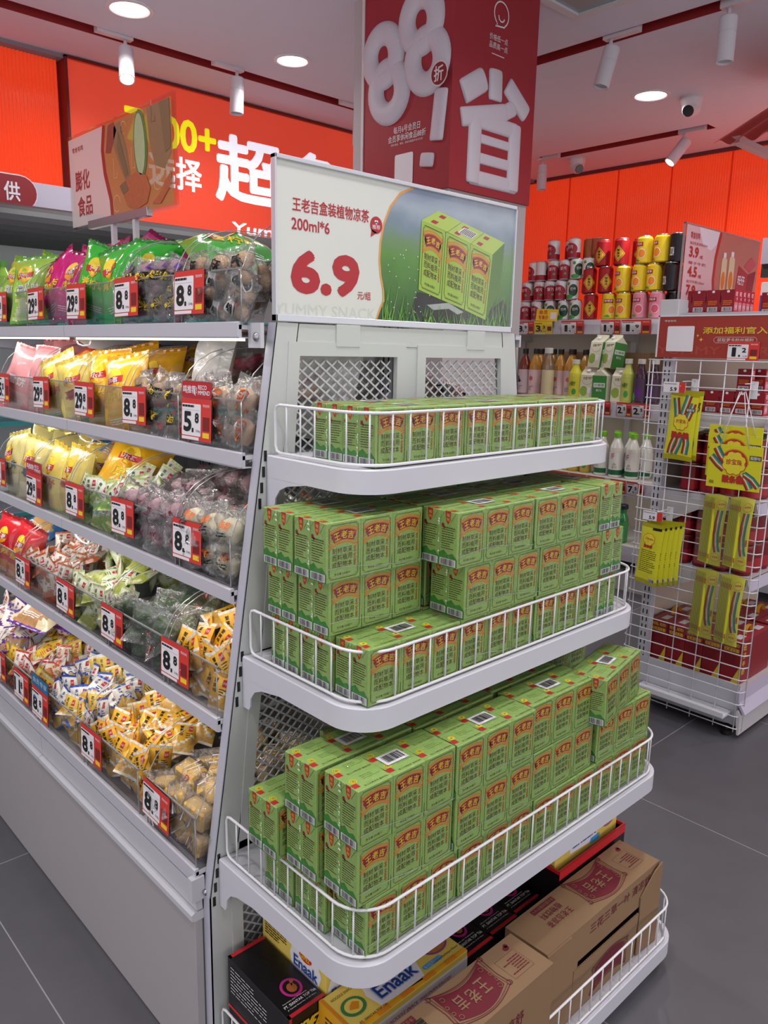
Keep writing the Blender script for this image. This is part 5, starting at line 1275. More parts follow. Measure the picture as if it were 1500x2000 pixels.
P_bro = Ps(*[small_pouch('dfe3c6', 'c8cf96', 'a8b050', s_, '蚕豆', M('pea_ink', '3c6a1e', .5), red=True) for s_ in (46, 47)]); P_nut = Ps(*[small_pouch('d9d2c6', 'c76a3c', 'b8572a', s_, '怪味', M('nut_ink', '7a2a14', .5)) for s_ in (48, 49)])
P_blu = Ps(*[small_pouch('f0ece4', '2c56b8', 'd8a83c', s_, '多味', M('ink_blue', '24468f', .5)) for s_ in (50, 51)] + [small_pouch('e7c34e', 'f0ece4', 'd8a83c', 52, '花生', INK)]); P_mix = Ps(small_pouch('e8d8b8', 'd23c2c', 'c98a4c', 53, '酥糖', RED), small_pouch('e6c33a', 'c9a21e', 'e8dcae', 54, '牛轧', RED), small_pouch('efe6dc', 'c23c3c', 'b9783c', 55, '麻花', RED))
P_pur = Ps(*[small_pouch('ece2d2', '5f2f92', '9a7650', s_, '芋泥', M('purple_ink', '5f2f92', .5), w=.06, h=.10) for s_ in (56, 57)])
ROW = {1: [(1.479, .222), (1.756, .251), (2.030, .245), (2.303, .245), (2.592, .246)], 2: [(1.452, .200), (1.726, .237), (1.998, .248), (2.288, .262), (2.60, .285)],
       3: [(1.452, .200), (1.747, .280), (2.020, .258), (2.306, .275), (2.598, .280)], 4: [(1.452, .200), (1.745, .278), (2.028, .273), (2.340, .287), (2.66, .300)], 5: [(1.458, .208), (1.774, .279), (2.104, .312), (2.434, .306)]}
BH = {1: .102, 2: .104, 3: .108, 4: .110, 5: .114}
CONT = {(1, 0): ('sesame ball pouches', '8'), (1, 1): ('purple rice cake pouches', '8'), (1, 2): ('bright green chip bags', '29'), (1, 3): ('magenta chip bags', '29'), (1, 4): ('lime green chip bags', '29'),
        (2, 0): ('peach pastry pouches', '5'), (2, 1): ('bean cake pouches', '8'), (2, 2): ('golden yellow chip bags', '29'), (2, 3): ('pale potato chip bags', '29'), (2, 4): ('pink cracker bags', '35'),
        (3, 0): ('cream egg-yolk pastries', '8'), (3, 1): ('rose-coloured pastries', '8'), (3, 2): ('green pea sachets', '8'), (3, 3): ('potato chip bags with round logo', '29'), (3, 4): ('pale chip bags', '29'),
        (4, 0): ('yellow sunflower-seed sachets', '8'), (4, 1): ('dark green seaweed packs', '8'), (4, 2): ('broad bean sachets', '8'), (4, 3): ('red-brown nut sachets', '8'), (4, 4): ('red snack bags', '24'),
        (5, 0): ('sponge cake packs', '8'), (5, 1): ('yellow seed sachets', '8'), (5, 2): ('blue and white snack sachets', '8'), (5, 3): ('mixed candy sachets', '11')}
for k, lst in ROW.items():
    for i, (yhi, W) in enumerate(lst):
        H = BH[k]; a, b_, c_ = bin_meshes(W, 0.34, H); nm = CONT[(k, i)][0]
        t = empty('acrylic_bin', G(k, yhi, 0, 0, 0.0), (0, 0, RZ), label='clear acrylic bin of %s on the %s' % (nm, lvln[k]), category='bin', group='clear bins on the snack gondola')
        put(a, 'front_panel', t); put(b_, 'side_panel', t); put(b_, 'side_panel', t, (W - 0.0028, 0, 0)); put(c_, 'base_plate', t)
        st = 'rec' if (k, i) in ((2, 0), (3, 3)) else 'blue' if (k, i) == (5, 2) else 'red'
        big = CONT[(k, i)][1]; small = '0' if (k, i) == (2, 4) else '8'
        lab = '%s.%s yuan tag on the bin of %s, %s' % (big, small, nm, lvln[k])
        tag((LIP[k][0] + 0.0005, yhi + 0.016 if (k, i) not in ((5, 0), (4, 1)) else yhi + (0.004 if k == 5 else 0.022), SURF[k] + H + (0.004 if st == 'red' else -0.006)), RZ, big, small, lab, st, tilt=-0.05, roll=R_.uniform(-.03, .03))
tag((LIP[5][0] + 0.0005, 2.262, SURF[5] + 0.112), RZ, '11', '8', '11.8 yuan price tag on the bin of mixed candy sachets, lowest shelf, nearer one', tilt=-.05)
def R2(k, i): return ROW[k][i]
y_, w_ = R2(1, 0); heap(1, y_, w_, P_sesame, 'clear pouch of brown sesame balls heaped on the top shelf', 101, 'sesame ball pouches', .07, .09, .036, H=.085, rise=.05, cat='snack')
y_, w_ = R2(1, 1); heap(1, y_, w_, P_purple, 'clear pouch of purple cake with yellow-on-black band, top shelf', 102, 'purple rice cake pouches', .07, .09, .036, H=.085, rise=.055)
y_, w_ = R2(1, 2); bag_row(1, y_, w_, P_green, 'bright green chip bag standing on the top shelf', 3, 103, 'green chip bags on the top shelf', sc=.84, rows=2, hh=.225)
y_, w_ = R2(1, 3); bag_row(1, y_, w_, P_mag, 'magenta chip bag standing on the top shelf', 3, 104, 'magenta chip bags on the top shelf', sc=.88, rows=3, hh=.225)
y_, w_ = R2(1, 4); bag_row(1, y_, w_, P_lime, 'lime green chip bag standing on the top shelf', 3, 105, 'lime chip bags on the top shelf', sc=.88, rows=2, hh=.225)
P_green[0].at((1.02, 1.60, 1.70), (-1.25, 0.0, RZ + 1.2), (1.3, 1.3, 1.3), label='large green chip bag lying on top behind the purple cake pouches', category='snack bag')
P_mag[1].at((0.97, 2.20, 1.70), (-.75, -.3, RZ + .5), label='magenta chip bag lying on top of its row, top shelf', category='snack bag'); P_mag[1].at((1.0, 2.02, 1.69), (-.6, .5, RZ + .2), label='magenta chip bag tilted between the magenta and green rows', category='snack bag')
P_mag[0].at((1.05, 1.88, 1.66), (-0.9, 0.3, RZ - .5), label='magenta chip bag lying behind the bright green ones, top shelf', category='snack bag')
y_, w_ = R2(2, 0); heap(2, y_, w_, P_peach, 'clear pouch of peach pastry with orange round print, second shelf', 111, 'peach pastry pouches', .07, .09, .036, H=.10, rise=.045)
y_, w_ = R2(2, 1); heap(2, y_, w_, P_bean, 'clear pouch of brown bean cake, second shelf', 112, 'bean cake pouches', .07, .09, .036, H=.09, rise=.05)
y_, w_ = R2(2, 2); bag_row(2, y_, w_, P_yel, 'golden yellow chip bag on the second shelf', 3, 113, 'golden chip bags on the second shelf', hh=.17, rows=2)
y_, w_ = R2(2, 3); bag_row(2, y_, w_, P_pot, 'pale yellow potato chip bag with white picture, second shelf', 2, 114, 'pale potato chip bags on the second shelf', hh=.14, rows=1); P_or[0].at((0.95, 2.12, 1.47), (-1.1, .2, RZ + .3), label='orange-red spicy chip bag lying behind the pale potato bags', category='snack bag')
y_, w_ = R2(2, 4); bag_row(2, y_, w_, P_pink, 'pink cracker bag on the second shelf at the left edge', 2, 115, 'pink cracker bags on the second shelf', hh=.19, rows=2)
P_hot[0].at((1.02, 1.90, 1.44), (-1.2, .1, RZ + .2), label='magenta-red chip bag lying behind the golden yellow bags', category='snack bag'); P_hot[0].at((1.06, 1.68, 1.42), (-1.0, -.2, RZ - .4), label='magenta-red chip bag lying behind the bean cake pouches', category='snack bag'); P_yel[1].at((1.0, 1.78, 1.42), (-.9, .2, RZ + .3), label='golden chip bag leaning back behind the bean cakes', category='snack bag')
def big_clear(loc, rot, label, sc=1.0):
    t_ = empty('clear_bag', loc, rot, label=label, category='snack bag'); m = MB(); F_ = clear('milky_film', 'f4efe4', 0.12, 0.2, bump=1.0, scale=30, haze=0.45)
    pt = pillow(m, 0.14 * sc, 0.20 * sc, 0.05, lambda u, v, fr_: F_, 77, 12, 16, 1.5); m.obj('film', t_)
    m = MB()
    for q in range(6): blob(m, (R_.uniform(-.035, .035), 0, R_.uniform(-.06, .05)), (.022, .014, .02), M('brown_cake', 'b89474', 0.65, var=0.2, scale=60), q)
    m.obj('contents', t_); return t_
big_clear((0.93, 1.54, 1.47), (-.25, .1, RZ), 'milky clear bag standing behind the bean cake pouches'); big_clear((1.0, 1.36, 1.46), (-.3, -.1, RZ + .2), 'milky clear bag standing behind the peach pastries')
big_clear((1.02, 1.285, 1.44), (-.2, .25, -.5), 'silvery clear bag seen through the upper left mesh', 1.25)
y_, w_ = R2(3, 0); heap(3, y_, w_, P_yolk, 'clear pouch of round cream pastry on the third shelf', 121, 'cream pastry pouches', .08, .098, .046, H=.10, rise=.06)
y_, w_ = R2(3, 1); heap(3, y_, w_, P_rose, 'clear pouch of round rose-coloured pastry on the third shelf', 122, 'rose pastry pouches', .08, .096, .046, H=.10, rise=.07)
y_, w_ = R2(3, 2); heap(3, y_, w_, P_pea, 'small green and white pea sachet with red mark, third shelf', 123, 'green pea sachets', .052, .082, .017, D=.20, H=.10, rise=.05, flat=.3)
y_, w_ = R2(3, 3); bag_row(3, y_, w_, P_pot, 'potato chip bag with round red and yellow logo, third shelf', 2, 124, 'potato chip bags on the third shelf', hh=.17, rows=2)
y_, w_ = R2(3, 4); bag_row(3, y_, w_, P_pale, 'pale olive chip bag at the left edge of the third shelf', 2, 125, 'pale chip bags on the third shelf', hh=.18, rows=2)
P_blue[0].at((1.0, 2.08, 1.22), (-1.1, .3, RZ + .2), label='blue chip bag lying on top of the potato chip bags, third shelf', category='snack bag'); P_blue[0].at((0.99, 2.26, 1.20), (-1.2, -.2, RZ - .2), label='second blue chip bag farther left on the third shelf', category='snack bag'); P_yel[0].at((0.92, 1.955, 1.165), (-.5, .35, RZ + .7), label='yellow chip bag standing tilted beside the green pea sachets', category='snack bag')
y_, w_ = R2(4, 0); heap(4, y_, w_, P_sun, 'yellow sunflower-seed sachet heaped beside the upright, fourth shelf', 131, 'sunflower-seed sachets on the fourth shelf', .052, .082, .017, D=.20, H=.10, rise=.07, flat=.3)
y_, w_ = R2(4, 1); heap(4, y_, w_, P_sea, 'clear pack of dark green seaweed on the fourth shelf', 132, 'seaweed packs', .084, .088, .022, H=.10, rise=.06, flat=.8)
y_, w_ = R2(4, 2); heap(4, y_, w_, P_bro, 'pale green broad bean sachet on the fourth shelf', 133, 'broad bean sachets', .052, .082, .017, D=.20, H=.10, rise=.075, flat=.3)
y_, w_ = R2(4, 3); heap(4, y_, w_, P_nut, 'red-brown and white nut sachet on the fourth shelf', 134, 'red-brown nut sachets', .052, .082, .017, D=.20, H=.10, rise=.06, flat=.3)
y_, w_ = R2(4, 4); bag_row(4, y_, w_, P_red, 'red snack bag at the left edge of the fourth shelf', 2, 135, 'red snack bags on the fourth shelf', hh=.15, rows=1); P_blue[0].at((0.93, 2.50, .955), (-1.1, .2, RZ + .1), label='blue snack bag lying at the left edge of the fourth shelf', category='snack bag')
y_, w_ = R2(5, 0); heap(5, y_, w_, P_cake, 'clear pack of golden sponge cake on the lowest shelf', 141, 'sponge cake packs', .086, .085, .038, H=.115, rise=.055, flat=.75)
y_, w_ = R2(5, 1); heap(5, y_, w_, P_sun, 'yellow seed sachet heaped in its bin on the lowest shelf', 142, 'yellow seed sachets on the lowest shelf', .052, .082, .017, H=.115, rise=.07, flat=.55)
y_, w_ = R2(5, 2); heap(5, y_, w_, P_blu, 'blue, white or yellow snack sachet on the lowest shelf', 143, 'blue and white sachets', .052, .082, .017, H=.115, rise=.075, flat=.35)
y_, w_ = R2(5, 3); heap(5, y_, w_, P_mix, 'red, cream or gold candy sachet on the lowest shelf', 144, 'mixed candy sachets', .052, .082, .017, H=.105, rise=.05, flat=.5)
heap(5, 2.70, .30, P_pur, 'purple and cream sachet, far left of the lowest shelf', 145, 'purple and cream sachets', .06, .10, .017, H=.16, rise=.10, flat=.4, front=False)
for q, (px, pyy, pz) in enumerate(((0.86, 2.40, .70), (0.95, 2.30, .69))):
    P_pur2 = Proto(chip_bag('cdbb92' if q else 'd6c8a4', '5f2f92', 58 + q, M('granola_print', 'a87a4c', .5, var=.5, scale=90), '麦片', logo=False, wcol=M('purple_ink', '5f2f92', .5))); P_pur2.at((px, pyy, pz), (-1.2, .1, RZ + .3), label=['cream and brown cereal bag lying above the candy sachets', 'second cream cereal bag, behind the first, lowest shelf'][q], category='snack bag')
# silver snack packs seen through the mesh behind the second tray
for q, (px, pyy, pz) in enumerate(((1.32, 1.30, 1.33), (1.39, 1.31, 1.33), (1.46, 1.30, 1.33), (1.36, 1.36, 1.36), (1.43, 1.36, 1.36), (1.50, 1.34, 1.34), (1.30, 1.30, 1.08), (1.40, 1.31, 1.08), (1.50, 1.31, 1.07), (1.33, 1.30, .83), (1.44, 1.31, .83), (1.54, 1.31, .82), (1.35, 1.3, .53), (1.5, 1.31, .53))):
    P_sesame[q % 2].at((px, pyy, pz + .02), (-.2, .2 * (q % 3 - 1), .2), (1.5, 1.5, 1.5), label='clear snack pouch on the far side of the gondola behind the mesh', category='snack', group='clear pouches behind the mesh')

# ------------------------------------------------------------ acrylic topic sign standing on the gondola
ts = empty('topper_sign', (1.0, 2.12, 1.545), (0, 0, RZ), label='clear acrylic sign with fruit and chips picture on twin posts above the snack gondola', category='sign')
m = MB()
for x in (-0.04, 0.09): m.box(x - 0.007, x + 0.007, -0.006, 0.006, 0, 0.285, WHITE)
m.obj('post', ts)
m = MB(); m.bbox(-0.19, 0.17, -0.008, 0.008, 0.278, 0.300, 0.001, SILVER); m.obj('channel', ts)
m = MB(); m.box(-0.315, 0.315, -0.003, 0.003, 0.285, 0.542, clear('sign_acrylic', 'f9f6f5', 0.03, 0.04, fres=0.3)); m.obj('acrylic_sheet', ts)
m = MB(); f = m.face((-0.305, -0.0035, 0.292), (1, 0, 0), (0, 0, 1), 0.0006)
sp_ = sheer('topper_white', 'd6caca', .18); f.poly([(0.0, 0.0), (0.27, 0.0), (0.265, 0.05), (0.235, 0.12), (0.225, 0.18), (0.24, 0.24), (0, 0.24)], sp_, 1)
bgm = sheer('topper_ochre', 'a5824e', .22); f.poly([(0.27, 0), (0.61, 0), (0.61, 0.24), (0.24, 0.24), (0.225, 0.18), (0.235, 0.12), (0.265, 0.05)], bgm, 1)
f.line([(0.27, 0), (0.265, 0.05), (0.235, 0.12), (0.225, 0.18), (0.24, 0.24)], 0.018, sheer('topper_red', 'a0302c', .1), 2)
TR = M('topper_red_text', '9c3232', 0.4); f.text('膨化', 0.035, 0.095, 0.135, 0.150, TR, 0.05, 2); f.text('食品', 0.045, 0.025, 0.145, 0.080, TR, 0.05, 2); f.text('零食有鸣', 0.025, 0.200, 0.10, 0.215, TR, 0.02, 2)
sb = M('shade_brown', '7a5f40', .5); pc = M('potato_slice', '8c6a4a', .5, var=.1)
f.poly([(0.245, 0.17), (0.265, 0.235), (0.30, 0.238), (0.315, 0.215), (0.275, 0.165)], M('carrot_tip', '8c4438', .4), 2)
f.poly([(0.300, 0.225), (0.335, 0.235), (0.37, 0.16), (0.385, 0.095), (0.365, 0.075), (0.33, 0.12), (0.295, 0.18)], pc, 2)
f.poly([(0.325, 0.21), (0.375, 0.10), (0.355, 0.095), (0.315, 0.17)], sb, 3)
f.ell(0.448, 0.160, 0.036, 0.082, M('cucumber_skin', '4f7a44', .4), 4, 24, 0.05); f.ell(0.446, 0.160, 0.028, 0.073, M('cucumber_flesh', 'a4b78e', .4, var=.1, scale=60), 5, 24, 0.05)
f.poly([(0.485, 0.238), (0.60, 0.238), (0.605, 0.12), (0.57, 0.085), (0.52, 0.10), (0.495, 0.16)], pc, 2); f.poly([(0.55, 0.238), (0.60, 0.238), (0.605, 0.13), (0.575, 0.12)], sb, 3)
ch_ = M('chip_red', 'b0603c', .45, var=.2, scale=90)
f.poly([(0.345, 0.05), (0.365, 0.085), (0.42, 0.10), (0.475, 0.082), (0.495, 0.05), (0.475, 0.018), (0.42, 0.008), (0.365, 0.02)], ch_, 5); f.poly([(0.325, 0.075), (0.36, 0.085), (0.375, 0.06), (0.345, 0.052)], sb, 6)
f.poly([(0.50, 0.012), (0.545, 0.008), (0.60, 0.045), (0.605, 0.075), (0.575, 0.06), (0.54, 0.03)], ch_, 5)
dl = M('doodle_line', 'd9c6a0', .5)
for (x, y, s_) in ((0.30, 0.035, 0.035), (0.355, 0.215, 0.025), (0.53, 0.06, 0.03)): f.line(arc(x, y, s_ * .6, 0, 300, 14), 0.0012, dl, 2)
for (x, y) in ((0.395, 0.11), (0.51, 0.20), (0.29, 0.10)): f.line([(x, y + .05), (x, y), (x + .018, y), (x + .018, y + .012)], 0.0012, dl, 2)
m.obj('print_sheet', ts)
# ============================================================ drinks shelving along the right wall
ws_ = empty('wall_shelving', (4.5, 0.6, 0), label='white drinks shelving against the orange right wall', category='shelving')
def wobj(m, name): return m.obj(name, ws_, (-4.5, -0.6, 0))
beige = M('back_panel_beige', 'c9beb0', 0.6)
m = MB(); m.box(5.12, 5.14, 0.6, 3.92, 0.1, 1.70, beige); wobj(m, 'back_panel')
m = MB(); m.box(4.52, 5.12, 0.6, 3.92, 0.0, 0.12, WHITE2); wobj(m, 'plinth')
for z in (1.722, 1.205, 0.722, 0.30):
    m = MB(); m.box(4.5, 5.12, 0.6, 3.92, z - 0.02, z, M('shelf_warm_white', 'cfcac6', 0.5)); wobj(m, 'shelf_plate')
    m = MB(); m.prism([(4.478, z - 0.092), (4.500, z - 0.004), (4.503, z - 0.004), (4.503, z - 0.092)], 0.6, 3.92, 'y', M('shelf_lip', 'c9c8d2', 0.35)); wobj(m, 'tag_strip')
    m = MB(); m.box(4.472, 4.4735, 0.6, 3.92, z - 0.094, z + 0.01, ACRYL); wobj(m, 'strip_cover')
    for y in (1.0, 1.95, 2.9, 3.78):
        m = MB(); m.prism([(4.52, z - 0.02), (5.12, z - 0.02), (5.12, z - 0.13), (4.95, z - 0.12), (4.60, z - 0.05)], y - 0.002, y + 0.002, 'y', WHITE2); wobj(m, 'bracket')
for y in (1.0, 1.95, 2.9, 3.85):
    m = MB(); m.box(5.09, 5.12, y - 0.02, y + 0.02, 0.1, 1.72, WHITE2); wobj(m, 'upright')
def WY(px): return 3.396 - (px - 1045) * 0.00382
def can(kind, r, h):
    t = empty('drink_can'); al_ = M('can_aluminium', 'c4c6c8', 0.25, 0.9)
    cols = {'strawberry': 'dfe0e2', 'mint': 'dcdfe0', 'tea': 'a01c22', 'orange': 'e6c82a', 'peach': 'd98a9c', 'cola': '17161a', 'bronze': 'a85a34'}
    body = M('can_' + kind, cols[kind], 0.28, 0.15)
    m = MB(); m.lathe([(r * .80, 0), (r, h * .05), (r, h * .90), (r * .84, h * .965)], body, 22, cap=False)
    if kind == 'strawberry': m.lathe([(r * 1.004, h * .05), (r * 1.004, h * .30)], M('can_berry', '9c1e30', .3), 22, cap=False)
    m.obj('body', t)
    m = MB(); m.lathe([(r * .84, h * .962), (r * .86, h * .985), (r * .84, h), (r * .80, h * .985), (0.0001, h * .98)], al_, 20, cap=False); m.obj('lid', t)
    m = MB()
    class CFace(Face):
        def __init__(s): s.mb = m; s.U = Vector((1, 0, 0)); s.V = Vector((0, 0, 1)); s.e = 0.0005; s.cell = (r * .22, None)
        def P(s, x, y, l=1): a = x / r; R1 = r + 0.0004 + s.e * l; return (R1 * math.sin(a), -R1 * math.cos(a), y)
    f = CFace()
    if kind == 'strawberry':
        f.ell(0, h * .46, r * 1.25, h * .30, M('can_berry', '9c1e30', .3), 1, 18); f.text('딸기', -r * .55, h * .47, r * .45, h * .64, PAPER, .04, 2); f.ell(r * .35, h * .30, r * .2, r * .2, M('can_badge', '5f9c6c', .4), 2, 10); f.text('Fresh', -r * .4, h * .78, r * .3, h * .83, RED, 0.0, 2)
    elif kind == 'mint':
        dg = M('can_dark_green', '1d4a30', .3); f.ell(r * .35, h * .46, r * .75, h * .30, dg, 1, 18); f.text('민트', -r * .1, h * .46, r * .8, h * .60, PAPER, .03, 2); lg = M('can_leaf', '3d9c4c', .4); f.ell(-r * .3, h * .14, r * .7, h * .10, lg, 2, 12); f.ell(-r * .5, h * .78, r * .25, h * .08, lg, 2, 8)
    elif kind == 'tea':
        f.poly([(0, h * .12), (r * .9, h * .42), (0, h * .72), (-r * .9, h * .42)], M('can_gold', 'd9a836', .35, .3), 1); f.poly([(0, h * .16), (r * .78, h * .42), (0, h * .68), (-r * .78, h * .42)], INK, 2); f.poly([(0, h * .18), (r * .72, h * .42), (0, h * .66), (-r * .72, h * .42)], M('can_gold', 'd9a836', .35, .3), 3)
        for k_, c_ in enumerate('酸梅汤'): f.text(c_, -r * .18, h * (.50 - .11 * k_), r * .18, h * (.50 - .11 * k_) + r * .34, INK, .05, 4)
    elif kind in ('orange', 'peach'):
        oc = M('fruit_' + kind, 'e8862a' if kind == 'orange' else 'd0566c', .4); f.ell(r * .45, h * .36, r * .52, h * .17, PAPER, 1, 18); f.ell(r * .45, h * .36, r * .46, h * .15, oc, 2, 18)
        f.poly([(-r * .7, h * .62), (r * .6, h * .62), (r * .6, h * .76), (-r * .7, h * .76)], M('can_berry', '9c1e30', .3), 2); f.text('鲜橙多' if kind == 'orange' else '蜜桃多', -r * .6, h * .65, r * .5, h * .74, PAPER, .03, 3); f.poly([(-r * .6, h * .12), (-r * .1, h * .18), (r * .3, h * .1), (-r * .1, h * .08)], M('can_leaf', '3d9c4c', .4), 3)
    elif kind == 'cola': f.text('SODA', -r * .3, h * .2, r * .3, h * .5, PAPER, 0.0, 1)
    m.obj('print', t)
    return t
CANS = {k_: Proto(can(k_, r_, h_)) for k_, r_, h_ in (('strawberry', .041, .1295), ('mint', .041, .1295), ('tea', .046, .163), ('orange', .046, .163), ('peach', .046, .163), ('cola', .044, .163), ('bronze', .041, .1295))}
CL = {'strawberry': 'white and berry-red can, wall shelf', 'mint': 'white and dark green can, wall shelf', 'tea': 'dark red can with golden diamond, wall shelf', 'orange': 'yellow can with orange slice, wall shelf', 'peach': 'pink peach-drink can, wall shelf', 'cola': 'black drink can, wall shelf', 'bronze': 'bronze can, wall shelf'}
OC = {}
ORD = ['first', 'second', 'third', 'fourth', 'fifth', 'sixth', 'seventh', 'eighth']
def ordinal(k_, lay): OC[(k_, lay)] = OC.get((k_, lay), 0) + 1; return ORD[OC[(k_, lay)] - 1]
def ordn2(lay): OC[lay] = OC.get(lay, 0) + 1; return OC[lay]
def putcan(k_, px, lay, x=4.575, turn=None):
    h = .13 if k_ in ('strawberry', 'mint', 'bronze') else .1635
    CANS[k_].at((x, WY(px), 1.7235 + lay * h), (0, 0, RZ + (R_.uniform(-.7, .7) if turn is None else turn)), label=('%s, %s layer, %s from left' % (CL[k_], ('bottom', 'second', 'third', 'fourth')[lay], ordinal(k_, lay))) if x < 4.6 else CL[k_] + ', behind the front row', category='can', group='%s cans on the wall shelf%s' % (k_, '' if x < 4.6 else ', rear'))
for px, k_ in ((1030, 'strawberry'), (1056, 'strawberry'), (1084, 'mint'), (1113, 'mint'), (1137, 'mint')): putcan(k_, px, 0)
for px, k_ in ((1033, 'strawberry'), (1059, 'strawberry'), (1082, 'strawberry'), (1105, 'strawberry'), (1129, 'mint')): putcan(k_, px, 1)
for px, k_ in ((1045, 'strawberry'), (1061, 'strawberry'), (1087, 'strawberry'), (1111, 'strawberry'), (1133, 'mint'), (1157, 'mint')): putcan(k_, px, 2, turn=None if px != 1061 else 2.6)
for px, k_ in ((1084, 'strawberry'), (1126, 'strawberry')): putcan(k_, px, 3)
for px, k_ in ((1113, 'strawberry'), (1150, 'bronze'), (1166, 'bronze')): putcan(k_, px - 8, 3, 4.66)
for lay in (0, 1, 2):
    for px in (1036, 1060, 1084, 1108): putcan('strawberry', px, lay, 4.665)
for px, k_ in ((1166, 'tea'), (1201, 'orange'), (1228, 'orange'), (1258, 'peach'), (1287, 'peach')): putcan(k_, px, 0)
for px, k_ in ((1160, 'tea'), (1191, 'tea'), (1223, 'orange'), (1253, 'orange'), (1279, 'orange'), (1306, 'cola')): putcan(k_, px, 1)
for px, k_ in ((1183, 'tea'), (1217, 'tea'), (1258, 'orange'), (1288, 'orange'), (1312, 'cola')): putcan(k_, px, 2, turn=None)
for lay in (0, 1, 2):
    for px, k_ in ((1236, 'tea'), (1272, 'orange'), (1300, 'cola'), (1326, 'cola')): putcan(k_, px, lay, 4.67)
# bottles and cartons on the second wall shelf
def bottle(name, liquid, cap, label, h=.33, r=.045, neck=.016, white=False):
    t = empty('drink_bottle'); lq = M('liquid_' + liquid, liquid, 0.12, coat=0.6) if liquid != 'glass' else clear('glass_bottle', 'e9e6dc', .12, .05, haze=.06)
    m = MB(); m.lathe([(r * .9, 0), (r, .008), (r, h * .58), (r * .95, h * .66), (r * .62, h * .78), (neck, h * .86), (neck, h * .90)], lq, 18); m.obj('body', t)
    m = MB(); m.lathe([(neck * 1.25, h * .89), (neck * 1.25, h * .985), (neck * 1.15, h)], M('cap_' + cap, cap, .4), 14); m.obj('cap', t)
    m = MB(); lb = M('wraplabel_' + label, label, .45); m.lathe([(r * 1.01, h * .06), (r * 1.01, h * .56)], lb, 18, cap=False)
    class CF(Face):
        def __init__(s): s.mb = m; s.U = Vector((1, 0, 0)); s.V = Vector((0, 0, 1)); s.e = 0.0005; s.cell = (r * .22, None)
        def P(s, x, y, l=1): a = x / r; R1 = r * 1.012 + s.e * l; return (R1 * math.sin(a), -R1 * math.cos(a), y)
    f = CF()
    if name == 'berry':
        for q in range(9): f.ell(R_.uniform(-.3, .3) * r, h * R_.uniform(.30, .42), r * .16, r * .16, M('grape_dark', '2c2430', .5), 2, 8)
        f.lines(-r * .5, h * .12, r * .5, h * .22, 3, GREY, 1, 3)
    elif name == 'peachj': f.ell(0, h * .38, r * .35, r * .35, M('berry_pink', 'cf5f6c', .5), 1, 12); f.lines(-r * .5, h * .12, r * .5, h * .22, 3, GREY, 1, 3)
    elif name == 'lemon': f.text('小青柠', -r * .3, h * .34, r * .7, h * .46, M('pea_ink', '3c6a1e', .5), .05, 1); f.ell(r * .5, h * .20, r * .35, h * .08, M('can_leaf', '3d9c4c', .4), 1, 10)
    elif name == 'grape': f.ell(0, h * .25, r * .6, h * .12, M('grape_purple', '5c2a78', .4), 1, 12); f.ell(-r * .8, h * .15, r * .4, h * .1, M('can_leaf', '3d9c4c', .4), 1, 10)
    elif name == 'coco':
        f.rect(-r * 1.6, h * .06, r * 1.6, h * .17, M('coco_green', '1f6a42', .4), 1); f.text('IF', -r * .55, h * .42, -r * .05, h * .54, M('berry_pink2', 'c02c5c', .5), .0, 2); f.text('椰子水', -r * .3, h * .2, r * .4, h * .26, GREY, .0, 2); f.poly([(-r * .3, h * .28), (0, h * .34), (r * .3, h * .28)], M('sand_print', 'c9b99a', .5), 2)
    m.obj('label_band', t)
    return t
def wput(P, px, x, z, label, grp, **k): P.at((x, WY(px), z), (0, 0, RZ + R_.uniform(-.3, .3)), label=label, category='bottle', group=grp)
B1 = Proto(bottle('berry', '7a2f22', '1a1a1c', 'cdb7bd')); B2 = Proto(bottle('peachj', 'c08a36', '1a1a1c', 'dfc0bf')); B3 = Proto(bottle('', 'glass', 'e4e2dc', 'd8c9a0', .335, .042, .022))
B4 = Proto(bottle('lemon', 'd2cf3a', 'e6e4dc', 'd2cf3a', .262, .044, .02)); B5 = Proto(bottle('lemon', 'b9bf5c', 'e6e4dc', 'b9bf5c', .275, .040, .019)); B6 = Proto(bottle('grape', '40283c', 'e6e4dc', '4c3450', .275, .040, .019))
wput(B1, 1027, 4.62, 1.206, 'tall juice bottle with black cap and grape picture, left end of the second wall shelf', None)
for q_, (px, x) in enumerate(((1051, 4.62), (1074, 4.66), (1098, 4.66), (1122, 4.65), (1040, 4.74), (1066, 4.75), (1110, 4.74), (1134, 4.75))): wput(B2, px, x, 1.206, 'tall amber juice bottle with black cap, %s row, %s from left' % (('front', 'rear')[q_ // 4], ('first', 'second', 'third', 'fourth')[q_ % 4]), 'amber juice bottles')
wput(B3, 1090, 4.56, 1.206, 'clear glass bottle with white cap in front of the amber juice bottles', None)
wput(B4, 1145, 4.58, 1.206, 'yellow-green juice bottle with white cap left of the milk cartons', None)
wput(B5, 1246, 4.58, 1.206, 'olive-yellow juice bottle with white cap right of the milk cartons', None); wput(B6, 1268, 4.59, 1.206, 'dark purple juice bottle with white cap, second wall shelf', None); wput(B6, 1288, 4.62, 1.206, 'dark purple juice bottle half hidden by the wire grid upright', None)
